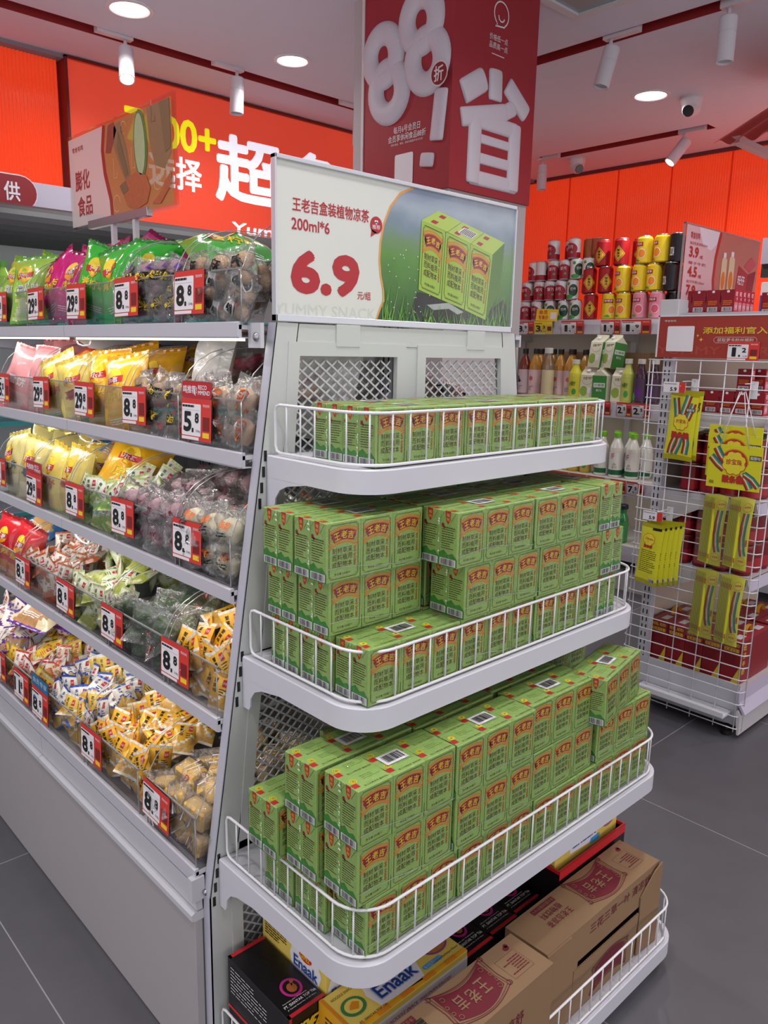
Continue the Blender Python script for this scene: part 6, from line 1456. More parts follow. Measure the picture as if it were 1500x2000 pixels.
def gable():
    t = empty('drink_carton'); w_, d_, h_ = .098, .098, .165; cr = M('carton_cream', 'dcd9c4', .45); gn = M('carton_leaf_green', '3d8a3c', .45)
    m = MB(); m.box(-w_ / 2, w_ / 2, -d_ / 2, d_ / 2, 0, h_, cr); m.prism([(-d_ / 2, h_), (d_ / 2, h_), (.006, h_ + .035), (-.006, h_ + .035)], -w_ / 2, w_ / 2, 'x', cr); m.box(-w_ / 2, w_ / 2, -.003, .003, h_ + .033, h_ + .052, cr); m.obj('body', t)
    m = MB(); m.lathe([(.013, 0), (.013, .016)], PAPER, 12, Matrix.Translation((0, -.026, h_ + .018)) @ Matrix.Rotation(.6, 4, 'X')); m.obj('cap', t)
    m = MB(); f = m.face((-w_ / 2, -d_ / 2, 0), (1, 0, 0), (0, 0, 1), .0005); g = M('coconut_green', '8fb04a', .45); f.ell(w_ * .3, h_ * .35, w_ * .28, h_ * .20, g, 1, 16); f.text('好椰', w_ * .2, h_ * .80, w_ * .5, h_ * .92, BRN, .02, 1); f.lines(w_ * .55, h_ * .82, w_ * .9, h_ * .92, 2, BRN, 1, 3); f.line(arc(w_ * .5, h_ * .86, w_ * .42, 200, 340, 10), .0012, BRN, 1); f.rect(w_ * .55, h_ * .28, w_ * .85, h_ * .5, PAPER, 2)
    f = m.face((w_ / 2, -d_ / 2, 0), (0, 1, 0), (0, 0, 1), .0005); f.rect(0, 0, d_, h_, gn, 1); f.rect(d_ * .1, h_ * .55, d_ * .9, h_ * .72, PAPER, 2); f.text('好椰椰', d_ * .15, h_ * .58, d_ * .85, h_ * .69, gn, .03, 3); f.text('椰子水', d_ * .3, h_ * .38, d_ * .7, h_ * .48, PAPER, .03, 3)
    m.obj('print', t); return t
GB_ = Proto(gable())
for px, x, z, rx, rz_, lb in ((1168, 4.62, 1.206, 0, .1, 'cream gabled carton at the left of the lower three'), (1199, 4.585, 1.206, 0, -1.45, 'gabled carton showing its green side, middle of the lower three'), (1229, 4.62, 1.206, 0, .15, 'cream gabled carton at the right of the lower three'), (1178, 4.64, 1.415, -.12, -.15, 'cream gabled carton leaning on top of the others, left one'), (1206, 4.63, 1.415, -.14, -.35, 'cream gabled carton leaning on top of the others, right one')):
    GB_.at((x, WY(px), z), (rx, 0.03, RZ + rz_), label=lb, category='carton', group='gabled coconut drink cartons')
m = MB(); m.bbox(4.78, 5.08, 2.60, 3.30, 1.206, 1.52, .002, KR); m.obj('kraft_carton', label='brown carton standing behind the bottles on the second wall shelf', category='carton')
C1 = Proto(bottle('coco', 'e9e8e2', '7cc32c', 'ebeae6', .29, .045, .020)); C2 = Proto(bottle('lemon', 'c9c22c', 'e0c82c', 'd8c63a', .27, .038, .018)); C3 = Proto(bottle('lemon', 'c0a23a', '2c2a28', 'c9a94c', .24, .038, .018))
for q_, (px, x) in enumerate(((1207, 4.59), (1236, 4.585), (1264, 4.60), (1220, 4.69), (1247, 4.69), (1275, 4.69))): wput(C1, px, x, .723, 'white coconut water bottle with green cap, %s row, %s from left' % (('front', 'rear')[q_ // 3], ORD[q_ % 3]), 'white bottles with green caps')
for q_, (px, x) in enumerate(((1104, 4.60), (1120, 4.62), (1136, 4.60), (1183, 4.74), (1205, 4.78))): wput(C2, px, x, .723, 'yellow drink bottle on the third wall shelf, %s from left' % ORD[q_], 'yellow bottles on the third wall shelf')
for q_, (px, x) in enumerate(((1152, 4.59), (1174, 4.60))): wput(C3, px, x, .723, 'golden bottle with dark cap on the third wall shelf, %s one' % ('left', 'right')[q_], 'golden bottles on the third wall shelf')
D1 = Proto(bottle('', '2f8a4c', '16202a', '3f9a54', .25, .045, .03)); D2 = Proto(bottle('grape', '7a2a6c', '1c1c20', '8a3a7c', .22, .04, .03))
for q, px in enumerate((1200, 1228, 1256)): wput(D1 if q != 1 else D2, px, 4.58, .301, ['green bottle with dark cap on the lowest wall shelf', 'purple bottle on the lowest wall shelf', 'second green bottle with dark cap, nearer the wire grid'][q], None)
def wtag(y, zt, big, small, label, style='red', w=.12, h=.088): tag((4.470, y, zt), RZ, big, small, label, style, w, h, tilt=.1, unit='瓶')
wtag(3.448, 1.716, '3', '9', '3.9 yuan tag at the left end of the top wall shelf', w=.150); wtag(3.298, 1.716, '3', '3', 'yellow 3.3 yuan member price tag on the top wall shelf', 'yellow', w=.150)
m = MB(); f = m.face((0, 0, 0), (1, 0, 0), (0, 0, 1), .0005); m.box(0, .17, .0002, .0015, -.002, .075, YEL); f.text('会员', .02, .04, .09, .068, LRED, .05, 1); f.text('专享价', .02, .005, .10, .034, LRED, .05, 1); f.rect(.115, .012, .16, .055, PAPER, 1)
m.obj('member_card', None, (4.468, 3.285, 1.722), (-.05, .05, RZ), label='yellow member price card standing above the 3.3 tag', category='price tag')
wtag(3.082, 1.716, '1', '9', '1.9 yuan tag under the white mint cans', w=.175); wtag(2.785, 1.716, '1', '9', '1.9 yuan tag under the yellow cans', w=.140); wtag(2.640, 1.716, '1', '9', '1.9 yuan tag under the pink cans, with strong glare', w=.20)
wtag(2.80, 1.214, '5', '9', '5.9 yuan tag under the green gabled carton', w=.13); wtag(2.630, 1.214, '2', '5', '2.5 yuan tag on the second wall shelf, left of the pair', w=.105); wtag(2.524, 1.214, '2', '5', '2.5 yuan tag on the second wall shelf, right of the pair', w=.125)
wtag(3.30, .726, '2', '9', '2.9 yuan tag on the third wall shelf'); wtag(3.09, .726, '4', '5', '4.5 yuan tag on the third wall shelf', w=.145); wtag(2.94, .726, '3', '8', '3.8 yuan tag on the third wall shelf, left of its twin', w=.13); wtag(2.80, .726, '2', '9', '2.9 yuan tag under the golden bottles', w=.13)
wtag(2.63, .726, '3', '5', '3.5 yuan tag under the white coconut bottles', w=.11); wtag(2.515, .726, '7', '5', '7.5 yuan tag at the right of the coconut bottles', w=.12)
# shelf bay further right, only a sliver shows above the red cartons
t = empty('milk_display', (4.55, 1.0, 1.72), label='blue and white boxed milk behind the acrylic price sign at the right edge', category='display')
m = MB(); m.box(0, .05, 0, .87, .285, .42, M('fascia_white', 'c2bfd2', .5)); m.obj('fascia', t)
m = MB(); m.box(.02, .06, 0, .87, .215, .285, dk); m.obj('canopy', t)
for q in range(5):
    m = MB(); m.bbox(0.0, .12, 0, .16, 0.003, .12, .002, M('milk_blue', '2c58a8', .4)); m.bbox(0.0, .12, 0, .16, .12, .19, .002, PAPER); f = m.face((0, .16, 0), (0, -1, 0), (0, 0, 1), .0006); f.ell(.08, .06, .02, .02, PAPER, 1, 14); f.text('纯牛奶', .03, .09, .13, .115, PAPER, .03, 1); m.obj('milk_box', t, (0.02, .70 - .17 * q, 0))

# ============================================================ end-of-aisle rack with the wire grid
rk_ = empty('aisle_rack', (3.06, 1.6, 0), label='white end-of-aisle rack with wire grid side and red banner', category='shelving')
def robj(m, name, par=None): return m.obj(name, par or rk_, (-3.06, -1.6, 0))
m = MB(); m.box(3.065, 3.105, 1.565, 1.605, 0.04, 1.66, WHITE)
for q in range(44):
    for s_ in (-.009, .009): m.box(3.0643, 3.065, 1.585 + s_ - .0025, 1.585 + s_ + .0025, .10 + q * .034, .10 + q * .034 + .02, BLACK)
robj(m, 'perforated_upright')
m = MB(); m.box(3.105, 4.35, 1.60, 1.612, .2, 1.66, M('rack_back', 'cdb9aa', .6)); robj(m, 'back_panel')
m = MB(); m.bbox(3.05, 3.13, 1.553, 1.633, 1.655, 1.724, .002, M('cap_white', 'cfcfd4', .45)); robj(m, 'post_cap')
m = MB(); m.box(3.075, 4.35, 1.145, 1.60, .035, .19, WHITE2); m.box(3.062, 3.075, 1.15, 1.60, .045, .216, WHITE); robj(m, 'base')
m = MB(); m.prism([(1.128, .02), (1.135, .02), (1.145, .10), (1.145, .12), (1.138, .12), (1.128, .10)], 3.035, 4.35, 'x', WHITE2); m.prism([(1.112, .112), (1.118, .105), (1.145, .145), (1.150, .20), (1.144, .20), (1.138, .155)], 3.04, 4.35, 'x', M('strip_lilac', 'bdb6cc', .3)); robj(m, 'front_fascia')
m = MB(); m.lathe([(.022, 0), (.022, .02), (.012, .022), (.012, .04)], BLACK, 14, Matrix.Translation((3.06, 1.185, 0))); robj(m, 'levelling_foot')
m = MB(); m.prism([(3.058, .094), (2.975, .094), (2.972, .098), (2.972, .118), (2.977, .118), (2.980, .102), (3.058, .104)], 1.172, 1.560, 'y', M('tray_white', 'd8d8de', .35)); robj(m, 'bottom_tray')
for z in (.655, .955, 1.285, 1.672):
    m = MB(); m.box(3.075, 4.35, 1.16, 1.60, z - .018, z, WHITE); robj(m, 'shelf_plate')
    m = MB(); m.prism([(1.150, z - .045), (1.162, z), (1.166, z), (1.166, z - .045)], 3.04, 4.35, 'x', M('strip_lilac', 'bdb6cc', .3)); robj(m, 'tag_strip')
    m = MB(); m.prism([(1.17, z - .018), (1.57, z - .018), (1.57, z - .12), (1.50, z - .115), (1.40, z - .06), (1.18, z - .035)], 3.072, 3.076, 'x', WHITE2); robj(m, 'bracket')
gridw = M('grid_white', 'dedee4', .35)
grid = MB(); grid.tube([(3.03, 1.628, .03), (3.03, 1.628, 1.49)], .0026, gridw, 6); grid = robj(grid, 'wire_grid')
m = MB(); m.tube([(0, 0, .03), (0, 0, 1.49)], .0024, gridw, 6); vr = m.mesh('vertical_wire')
for y in (1.53, 1.43, 1.33, 1.23): put(vr, 'vertical_wire', grid, (3.03, y, 0))
put(vr, 'vertical_wire', grid, (3.03, 1.148, 0)); put(vr, 'vertical_wire', grid, (3.062, 1.128, 0)); put(vr, 'vertical_wire', grid, (3.03, 1.66, 0)).location = (3.05, 1.655, 0)
m = MB(); m.tube([(.028, .510, 0), (.004, .502, 0), (0, .480, 0), (0, .0, 0), (.004, -.012, 0), (.030, -.022, 0)], .0024, gridw, 6); hz_ = m.mesh('horizontal_wire')
for q in range(29): put(hz_, 'horizontal_wire', grid, (3.0275, 1.150, .045 + .0515 * q))
# banner
bn = empty('banner', (3.045, 1.625, 1.497), (0, 0, RZ), label='brick-red banner with yellow characters across the top of the wire grid', category='banner')
BW = .50; brd = M('banner_brick', 'a33a30', .4)
m = MB(); m.box(-.004, BW, 0, .004, 0, .161, brd); m.obj('board', bn)
m = MB(); m.box(-.006, BW + .002, -.002, .006, .159, .164, WIRE); m.box(-.006, 0, -.002, .006, 0, .164, WIRE); m.obj('rim', bn)
m = MB(); f = m.face((0, -.0005, 0), (1, 0, 0), (0, 0, 1), .0006); by_ = M('banner_yellow', 'e6c53c', .45); bw_ = M('banner_white', 'e2d3d0', .45)
f.text('添加福利官入会', .184, .092, .470, .118, by_, .05, 2); f.line([(.238, .058), (.385, .058), (.393, .066), (.393, .072), (.385, .080), (.238, .080), (.230, .072), (.230, .066)], .0012, bw_, 2, True); f.text('获取更多粉丝福利', .244, .062, .380, .076, bw_, .02, 2)
f.rrect(.038, .024, .150, .122, .005, PAPER, 3); f.text('零食有鸣', .022, .138, .07, .147, bw_, .02, 2); f.text('YUMMY MORE', .0, .012, .48, .045, M('banner_faint', 'ad4a3e', .4), .08, 1)
for (x, y, s_) in ((.165, .085, .007), (.180, .070, .009)): f.poly([(x, y - s_), (x + s_ * .25, y - s_ * .25), (x + s_, y), (x + s_ * .25, y + s_ * .25), (x, y + s_), (x - s_ * .25, y + s_ * .25), (x - s_, y), (x - s_ * .25, y - s_ * .25)], by_, 2)
m.obj('print', bn)
tag((3.040, 1.338, 1.562), RZ, '1', '2', '1.2 yuan price tag clipped to the brick-red banner', w=.122, h=.072, unit='瓶')
# small red milk cartons
def red_box():
    t = empty('milk_carton'); rc = M('carton_red', 'b4253a', .4); m = MB(); w_, d_, h_ = .036, .052, .086; m.bbox(0, w_, 0, d_, 0, h_, .001, rc); m.obj('body', t)
    m = MB(); f = m.face((0, 0, 0), (1, 0, 0), (0, 0, 1), .0004); f.text('旺', w_ * .25, h_ * .72, w_ * .75, h_ * .9, PAPER, .04, 1); f.text('仔', w_ * .5, h_ * .52, w_ * .8, h_ * .66, PAPER, .04, 1); f.rrect(w_ * .1, h_ * .08, w_ * .9, h_ * .45, .004, M('carton_rose', 'd9808c', .45), 1); f.text('牛奶', w_ * .2, h_ * .16, w_ * .8, h_ * .34, PAPER, .03, 2)
    f = m.face((0, d_, 0), (0, -1, 0), (0, 0, 1), .0004); f.rect(0, 0, d_, h_, M('carton_red_dark', '8c1a26', .4), 1); f.ell(d_ * .5, h_ * .92, .006, .005, PAPER, 2, 10); f.lines(d_ * .15, h_ * .30, d_ * .85, h_ * .52, 3, ORG, 2, 4); f.barcode(d_ * .12, h_ * .05, d_ * .88, h_ * .24, 2, 14, 3)
    m.obj('print', t); return t
RB = Proto(red_box())
def rb(x, y, z, n, label, grp):
    for q in range(n): RB.at((x[q] if isinstance(x, list) else x, y - q * .060 if not isinstance(x, list) else y, z), (0, 0, R_.uniform(-.03, .03)), label=label, category='milk carton', group=grp)
for q in range(4): RB.at((3.13, 1.545 - q * .0585, 1.6735), (0, 0, 0), label='small red milk carton facing the grid, top of the rack, %s from left' % ORD[q], category='milk carton', group='red cartons on top of the rack')
for q in range(1, 5): RB.at((3.13 + q * .037, 1.37, 1.6735), (0, 0, 0), label='small red milk carton, near row on the rack top, %s from left' % ORD[q - 1], category='milk carton', group='red cartons on top of the rack, near row')
for q in range(6): RB.at((3.34 + q * .037, 1.30, 1.6735), (0, 0, 0), label='small red milk carton, right-edge group on the rack top, %s from left' % ORD[q], category='milk carton', group='red cartons at the right edge of the rack top')
for lay in (0, 1):
    for q in range(11): RB.at((3.10 + (.06 if lay else 0) + q * .037, 1.20 + (.03 if lay else 0), 1.286 + lay * .0875), (0, 0, 0), label='small red milk carton, second rack level, %s layer, %s from the grid' % (('lower', 'upper')[lay], (ORD + ['ninth', 'tenth', 'eleventh'])[q]), category='milk carton', group='red cartons on the second level, %s layer' % ('lower', 'upper')[lay])
    for q in range(4 if lay == 0 else 1): RB.at((3.10, 1.26 + q * .06, 1.286 + lay * .0875), (0, 0, 0), label='small red milk carton end-on behind the wire grid, %s layer, %s from aisle' % (('lower', 'upper')[lay], ORD[q]), category='milk carton', group='red cartons seen end-on, %s layer' % ('lower', 'upper')[lay])
def red_can():
    t = empty('milk_can'); m = MB(); r_, h_ = .036, .118; m.lathe([(r_ * .9, 0), (r_, .006), (r_, h_ - .008), (r_ * .92, h_)], M('tin_maroon', '7a1420', .3, .2), 18, cap=False); m.obj('body', t)
    m = MB(); m.lathe([(r_ * .93, h_ - .002), (r_ * .96, h_ + .002), (r_ * .85, h_ + .001), (.0001, h_)], M('tin_lid', 'd8c9a0', .3, .8), 18, cap=False); m.obj('lid', t)
    m = MB(); m.lathe([(r_ * 1.006, .015), (r_ * 1.006, .06)], M('tin_red', 'a31c2a', .35), 18, cap=False); m.obj('band', t); return t
RC = Proto(red_can())
for z, nm in ((.656, 'lower can shelf'), (.956, 'upper can shelf')):
    for lay in (0, 1):
        for a_ in range(5):
            for b__ in range(4): RC.at((3.12 + a_ * .080, 1.22 + b__ * .083, z + lay * .1205), (0, 0, R_.uniform(0, 6)), label='maroon milk can, %s, %s layer, %s from grid, %s from aisle' % (nm, ('bottom', 'top')[lay], ORD[a_], ORD[b__]), category='can', group='milk cans, %s, %s layer' % (nm, ('bottom', 'top')[lay]))
def gift():
    t = empty('gift_box'); L, D, Hh = .30, .0775, .185; gm = M('gift_maroon', '8a1822', .4)
    m = MB(); m.bbox(0, L, 0, D, 0, Hh, .0015, gm); m.obj('body', t)
    m = MB(); hp = [(.115, D / 2, Hh), (.120, D / 2, Hh + .022), (.135, D / 2, Hh + .032), (.165, D / 2, Hh + .032), (.180, D / 2, Hh + .022), (.185, D / 2, Hh)]
    for i in range(5):
        p, q = hp[i], hp[i + 1]; m.add([(p[0], p[1] - .008, p[2]), (q[0], q[1] - .008, q[2]), (q[0], q[1] + .008, q[2]), (p[0], p[1] + .008, p[2])], [(0, 1, 2, 3)], M('handle_yellow', 'eab02c', .4))
    m.obj('handle', t)
    m = MB(); f = m.face((0, D, 0), (0, -1, 0), (0, 0, 1), .0005); f.text('旺旺, 旺旺!', D * .1, Hh * .86, D * .9, Hh * .94, by_, .05, 1); f.text('旺旺送祝福!', D * .1, Hh * .74, D * .9, Hh * .83, by_, .05, 1); f.poly([(D * .55, 0), (D * .98, 0), (D * .98, Hh * .42)], M('gift_yellow', 'd8c02c', .45), 1); f.lines(D * .1, Hh * .45, D * .8, Hh * .66, 5, M('gift_dull', '6a0f18', .5), 1, 4)
    f = m.face((0, 0, Hh), (1, 0, 0), (0, 1, 0), .0005); f.rect(0, 0, L, D, M('gift_top', 'a8323a', .4), 1); f.rect(.03, .02, .09, .05, PAPER, 2); f.rect(.21, .02, .27, .05, PAPER, 2)
    f = m.face((0, 0, 0), (1, 0, 0), (0, 0, 1), .0005)
    for k_, c_ in enumerate('旺仔牛奶'): f.text(c_, .02, Hh * (.78 - .19 * k_), .05, Hh * (.78 - .19 * k_) + .026, by_, .05, 1)
    m.obj('print', t); return t
GF = Proto(gift())
for q in range(5): GF.at((3.115, 1.50 - q * .0795, .191), (0, 0, 0), label=['maroon gift box farthest from the corner on the rack base', 'second maroon gift box on the rack base', 'middle maroon gift box on the rack base', 'fourth maroon gift box on the rack base', 'maroon gift box nearest the corner, showing its long side'][q], category='box', group='maroon gift boxes')
for q in range(3): GF.at((3.44 + .0 , 1.182 + q * .08, .191), (0, 0, 0), label='maroon gift box at the right edge of the rack base, %s from the aisle' % ORD[q], category='box', group='maroon gift boxes at the right edge')

# ------------------------------------------------------------ hanging sweets
LEM = foil('lemon_foil', 'dcd82c', .28); LEM2 = foil('lemon_foil_dark', 'aca51a', .3)
RBW = [M('belt_brown', '7a3420', .5), M('belt_red', 'b8402c', .5), M('belt_cream', 'e2d6b0', .5), M('belt_green', '4f9a6a', .5), M('belt_teal', '34707c', .5)]
LOGR = M('logo_brick', 'b5322a', .45); LOGO_ = M('logo_orange_edge', 'd98a2c', .45); LOGY = M('logo_lemon', 'e6d83a', .45)
def belt(f, pts, w, l=2):
    n = len(pts)
    for k, mt in enumerate(RBW):
        o0 = -w / 2 + w * k / 5 + w / 10
        q = []
        for i in range(n):
            a, b__ = pts[max(0, i - 1)], pts[min(n - 1, i + 1)]; dx, dy = b__[0] - a[0], b__[1] - a[1]; L = math.hypot(dx, dy) or 1; q.append((pts[i][0] - dy / L * o0, pts[i][1] + dx / L * o0))
        f.line(q, w / 5 * 1.35, mt, l + .1 * k)
    
def daisy(f, cx, cyy, r, word='珍宝珠', l=3):
    for rr, mt, dl in ((1.22, LOGR, 0), (1.12, LOGO_, .4), (1.0, LOGY, .8)):
        f.ell(cx, cyy, r * rr * .85, r * rr * .85, mt, l + dl, 16)
        for k in range(8): a = 2 * PI * k / 8 + .39; f.ell(cx + r * .72 * math.cos(a), cyy + r * .72 * math.sin(a), r * .38 * rr, r * .38 * rr, mt, l + dl + .03 * (k + 1), 8)
    f.text(word, cx - r * .75, cyy - r * .22, cx + r * .75, cyy + r * .32, LOGR, .05, l + 1.6, bend=r * .08)
def gum_front():
    t = empty('sweet_pack'); w_, h_ = .118, .272; m = MB(); pt = pillow(m, w_, h_, .012, lambda u, v, fr_: LEM2 if (v < .05 or v > .95) else LEM, 91, 8, 14, .8, .05); f = PFace(m, pt, w_, h_, .0005)
    belt(f, [(w_ * .36, h_ * .60), (w_ * .30, h_ * .75), (w_ * .22, h_ * .90)], .026); belt(f, [(w_ * .5, h_ * .62), (w_ * .60, h_ * .80), (w_ * .66, h_ * .95)], .026, 2.6); belt(f, [(w_ * .72, h_ * .60), (w_ * .80, h_ * .72), (w_ * .86, h_ * .84)], .022); belt(f, [(w_ * .40, h_ * .38), (w_ * .26, h_ * .2), (w_ * .22, h_ * .08)], .026); belt(f, [(w_ * .55, h_ * .38), (w_ * .48, h_ * .22), (w_ * .36, h_ * .09)], .026, 2.6); belt(f, [(w_ * .72, h_ * .40), (w_ * .78, h_ * .25), (w_ * .74, h_ * .10)], .026)
    daisy(f, w_ * .5, h_ * .56, w_ * .25); f.text('酸条糖', w_ * .2, h_ * .32, w_ * .85, h_ * .42, LOGR, .10, 4); f.rect(w_ * .62, h_ * .72, w_ * .95, h_ * .77, INK, 4); f.text('酸酸哒', w_ * .65, h_ * .725, w_ * .93, h_ * .765, PAPER, .02, 5); m.obj('foil_pouch', t); return t
def gum_back():
    t = empty('sweet_pack'); w_, h_ = .100, .262; m = MB(); pt = pillow(m, w_, h_, .012, lambda u, v, fr_: LEM2 if (v < .05 or v > .95) else LEM, 92, 8, 14, .8, .05); f = PFace(m, pt, w_, h_, .0005)
    daisy(f, w_ * .42, h_ * .74, w_ * .24, 'Chupa'); f.text('酸条糖', w_ * .22, h_ * .60, w_ * .62, h_ * .66, LOGR, .08, 3); f.lines(w_ * .12, h_ * .18, w_ * .85, h_ * .56, 12, M('ink_olive', '55520e', .5), 1, 7, .35); f.rect(w_ * .50, h_ * .90, w_ * .90, h_ * .94, INK, 2); f.barcode(w_ * .60, h_ * .05, w_ * .90, h_ * .11, 2, 10, 4); m.obj('foil_pouch', t); return t
GA, GBk = Proto(gum_front()), Proto(gum_back())
def hook(x, y, z, ln=.06, label='white wire hook on the grid'):
    t = empty('grid_hook', (x, y, z), label=label, category='hook'); m = MB(); m.bbox(.012, .016, -.014, .014, -.035, .030, .001, WIRE); m.obj('back_plate', t)
    m = MB(); m.tube([(.012, 0, 0), (-ln, 0, 0), (-ln - .006, 0, .006)], .002, WIRE, 6); m.tube([(.012, 0, .022), (-ln + .01, 0, .022)], .0018, WIRE, 6); m.obj('wire_arm', t)
GA.at((2.962, 1.452, 1.234), (0.02, .05, RZ), label='yellow sour belt sweet pack hanging face-on near the grid upright', category='sweets'); GA.at((2.985, 1.447, 1.238), (0, .03, RZ + .06), label='second yellow sour belt pack hanging behind the first', category='sweets')
hook(3.03, 1.452, 1.385, .10, 'white wire hook holding the face-on sweet packs')
def mini(loc, label, w=.090, h=.040):
    m = MB(); m.box(0, w, 0, .0015, 0, h, PAPER); f = m.face((0, -.0002, 0), (1, 0, 0), (0, 0, 1), .0005); f.rect(w * .72, 0, w, h, TAGRED, 1); f.text('5.9', w * .32, h * .12, w * .62, h * .5, INK, .08, 1); f.lines(w * .05, h * .7, w * .6, h * .85, 1, GREY, 1, 3); m.obj('price_tag', None, loc, (0, 0, RZ), label=label, category='price tag')
mini((2.925, 1.522, 1.364), '5.9 yuan tag on the hook above the face-on sweet pack'); mini((2.925, 1.560, .848), 'small tag on the lower hook above the back-to-front sweet packs', .085, .038)
for q in range(5): GBk.at((2.935 + .013 * q, 1.522 - .014 * q, .706 + .003 * q), (0.03, .08 - .01 * q, RZ + .05 * q), label='yellow sour sweet pack showing its printed back, front of the lower hook' if q == 0 else 'yellow sour sweet pack on the lower hook, %s behind the front one' % ORD[q - 1], category='sweets', group=None if q == 0 else 'packs behind on the lower hook')
hook(3.03, 1.505, .862, .10, 'white wire hook holding the back-to-front sweet packs')
hg = empty('sweet_card_strip', (2.95, 1.23, 1.38), (0, 0, RZ), label='big yellow hanging card with strings and four sleeves of slim sour belt packs', category='sweets')
def cardm(full):
    m = MB(); w_, h_ = .200, .165; m.bbox(-w_ / 2, w_ / 2, 0, .0016, -h_, 0, .0006, LEM); f = m.face((-w_ / 2, -.0002, -h_), (1, 0, 0), (0, 0, 1), .0005)
    belt(f, [(.012, .118), (.04, .09), (.065, .072)], .026); belt(f, [(.03, .152), (.05, .12), (.068, .10)], .026, 2.6); belt(f, [(.130, .060), (.150, .035), (.165, .008)], .026); belt(f, [(.140, .062), (.170, .045), (.195, .018)], .022, 2.7)
    f.line(arc(.100, .098, .046, -10, 190, 14), .006, LOGR, 2); f.line(arc(.100, .098, .051, 0, 180, 14), .004, LOGO_, 2); daisy(f, .100, .098, .040); f.text('酸条糖', .060, .022, .140, .052, LOGR, .10, 4); f.rect(.155, .115, .197, .132, INK, 3); f.text('酸酸哒', .158, .117, .195, .130, PAPER, .02, 4); f.lines(.012, .012, .03, .025, 3, BRN, 2)
    return m.mesh('header_card')
hcm = cardm(True)
put(hcm, 'header_card', hg, (0.012, -.022, -.196), (.03, 0, 0)); put(hcm, 'header_card', hg, (-.002, -.006, -.158), (.03, 0, 0)); put(hcm, 'header_card', hg, (-.006, .006, -.128), (.03, 0, 0))
m = MB()
for a, b__ in (((-.045, -.022, -.205), (-.004, 0, -.002)), ((.062, -.022, -.205), (.012, 0, -.002)), ((-.060, -.006, -.165), (.002, .002, .0)), ((.075, -.006, -.165), (.016, .002, 0))): m.tube([a, ((a[0] + b__[0]) / 2 + .004, a[1] - .004, (a[2] + b__[2]) / 2), b__], .0016, M('string_white', 'dcdce0', .7), 5)
m.obj('string', hg); hook(3.03, 1.222, 1.385, .08, 'white wire hook carrying the big yellow card')
def slimm():
    m = MB(); w_, h_ = .052, .270; pt = pillow(m, w_, h_, .006, lambda u, v, fr_: LEM2 if (v < .04 or v > .96) else LEM, 93, 6, 10, .6, .05); f = PFace(m, pt, w_, h_, .0004); daisy(f, w_ * .6, h_ * .88, .0145, '珍宝珠', 3)
    belt(f, [(w_ * .60, h_ * .80), (w_ * .52, h_ * .62), (w_ * .50, h_ * .45), (w_ * .58, h_ * .28), (w_ * .70, h_ * .20)], .022); daisy(f, w_ * .6, h_ * .12, .0145, '珍宝珠', 3); f.text('酸条糖', w_ * .78, h_ * .34, w_ * .92, h_ * .44, LOGR, .05, 3); f.rect(.001, .006, .0022, h_ - .006, M('ink_olive', '55520e', .5), 2); f.rect(.004, h_ * .82, .0075, h_ * .9, LOGR, 2); f.rect(.004, h_ * .08, .0075, h_ * .15, LOGR, 2); return m.mesh('slim_pack')
slim = slimm(); SLV = clear('sleeve_film', 'fcfcf8', .03, .12, haze=.02)
for (u0, z0) in ((-.100, -.395 - .135), (-.002, -.392 - .135), (-.104, -.693 - .135), (-.004, -.695 - .135)):
    for q in range(7): put(slim, 'slim_pack', hg, (u0 + .024 + q * .0074, .012 - q * .0036, z0), (0, .02, .30))
    m = MB(); m.box(u0 - .006, u0 + .100, -.016, -.0155, z0 - .140, z0 + .145, SLV); m.obj('sleeve', hg)
# clear acrylic price sign behind the red cartons
ps = empty('price_display', (3.06, 1.56, 1.725), label='acrylic sign listing 3.9, 4.5 and 7.9 above the red cartons', category='sign')
m = MB(); m.box(0, .715, 0, .006, 0, .290, clear('sign_acrylic', 'f9f6f5', .03, .04, fres=.3)); m.obj('acrylic_sheet', ps)
m = MB(); f = m.face((.01, -.0006, .0), (1, 0, 0), (0, 0, 1), .0006); pw_ = M('display_pink', 'ddb9c0', .4)
f.poly([(0, 0), (.29, 0), (.265, .09), (.27, .18), (.30, .285), (0, .285)], pw_, 1); f.poly([(.29, 0), (.70, 0), (.70, .285), (.30, .285), (.27, .18), (.265, .09)], M('display_rose', 'bd7468', .4, var=.05, scale=8), 1); f.line([(.29, 0), (.265, .09), (.27, .18), (.30, .285)], .022, M('display_red', 'b5302a', .4), 2)
f.poly([(.10, .285), (.29, .285), (.27, .235), (.22, .205), (.15, .215)], M('display_light', 'e4dce8', .4), 2)
TR2 = M('display_text', 'b3302c', .4); f.text('零食有鸣', .035, .235, .115, .262, TR2, .03, 3)
for yy, bg_, sub in ((.165, '3.9', '每日乳茶饮料500ml'), (.090, '4.5', '椰子牛奶'), (.018, '7.9', '旺仔牛奶125ml')): f.text(bg_, .035, yy, .115, yy + .042, TR2, .10, 3); f.text('/瓶', .125, yy, .155, yy + .014, TR2, .03, 3); f.text(sub, .035, yy + .048, .185, yy + .060, TR2, .02, 3)
cb = M('picture_cream', 'd9c9a8', .4)
for (x, y, w_, h_) in ((.33, .02, .05, .17), (.40, .02, .055, .18)): f.rrect(x, y, x + w_, y + h_, .015, cb, 3); f.rrect(x + w_ * .25, y + h_, x + w_ * .75, y + h_ + .02, .004, PAPER, 3); f.ell(x + w_ * .5, y + h_ * .45, w_ * .35, h_ * .22, ORG, 4, 14)
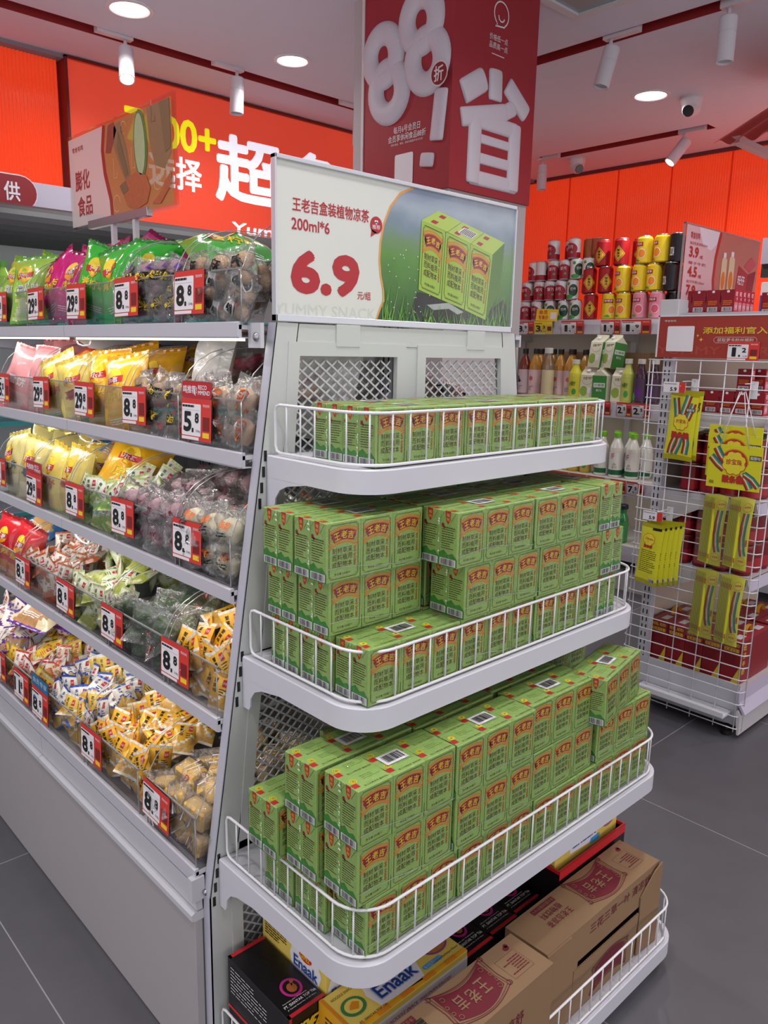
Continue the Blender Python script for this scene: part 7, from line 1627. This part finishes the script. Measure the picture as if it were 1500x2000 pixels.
f.poly([(.48, .02), (.58, .02), (.60, .14), (.50, .17)], M('picture_red', 'a8323c', .4), 3); f.poly([(.58, .02), (.66, .04), (.68, .16), (.60, .14)], M('picture_red2', '8c242c', .4), 3); f.poly([(.55, .17), (.62, .215), (.68, .19), (.62, .15)], M('picture_red3', 'c4525c', .4), 3); f.text('旺仔', .50, .09, .57, .13, PAPER, .04, 4)
m.obj('print_sheet', ps)
m = MB(); m.box(-.003, .718, -.001, .007, .286, .292, ACRYL_EDGE); m.box(-.003, .001, -.001, .007, 0, .292, ACRYL_EDGE); m.obj('rim', ps)
# small red awning hung from the ceiling
aw = empty('awning', (3.6, 1.743, 2.424), label='small red corrugated awning on a white frame at the top right', category='awning')
rr_ = M('awning_red', 'c23a30', .45); n = 40; m = MB(); vs = []; fs = []
for i in range(n * 2 + 1):
    u = -i * .0125; d = .012 * math.sin(i * 2 * PI / 8)
    for s_, off_ in ((0, 0), (.53, 0)): vs.append((s_ - d * .4, u, s_ * .481 + d))
for i in range(n * 2): fs.append((2 * i, 2 * i + 1, 2 * i + 3, 2 * i + 2))
m.add(vs, fs, rr_, None, True); m.obj('corrugated_sheet', aw)
m = MB(); fw_ = M('awning_frame', 'c9b3b4', .5); m.box(.07, .95, -.085, -.045, .008, .036, fw_); m.box(.07, .95, -.60, -.56, .008, .036, fw_); m.box(.44, .48, -.60, -.045, .036, .062, fw_); m.box(.20, .23, -.085, -.055, .036, .085, fw_); m.obj('frame', aw)
m = MB(); m.box(.45, .475, -.31, -.285, .062, .376, fw_); m.obj('hanger', aw)
# little seed husk on the floor, left of the gondola
m = MB(); blob(m, (0, 0, .003), (.006, .004, .003), M('husk', 'b9a878', .7), 3, 6); m.obj('seed_husk', None, (0.445, 1.60, 0), label='tiny pale seed husk lying on the grey floor tile', category='debris')

# lights and bars added under the wall shelves to brighten the goods
for z in (1.70, 1.18, .70):
    l = bpy.data.lights.new('shelf_light', 'AREA'); l.shape = 'RECTANGLE'; l.size = 0.03; l.size_y = 3.0; l.energy = 5.0; l.color = (1, .95, .88)
    o = bpy.data.objects.new('shelf_light', l); COL.objects.link(o); o.location = (4.56, 2.3, z - .004); o.rotation_euler = (0, -.2, 0)
    m = MB(); m.box(4.545, 4.575, .8, 3.8, z - .004, z + .002, WHITE2); wobj(m, 'added_light_bar')
# patterns that were never placed are removed
for P in Proto.ALL:
    if not P.used:
        for ch in list(P.root.children): bpy.data.objects.remove(ch)
        bpy.data.objects.remove(P.root)
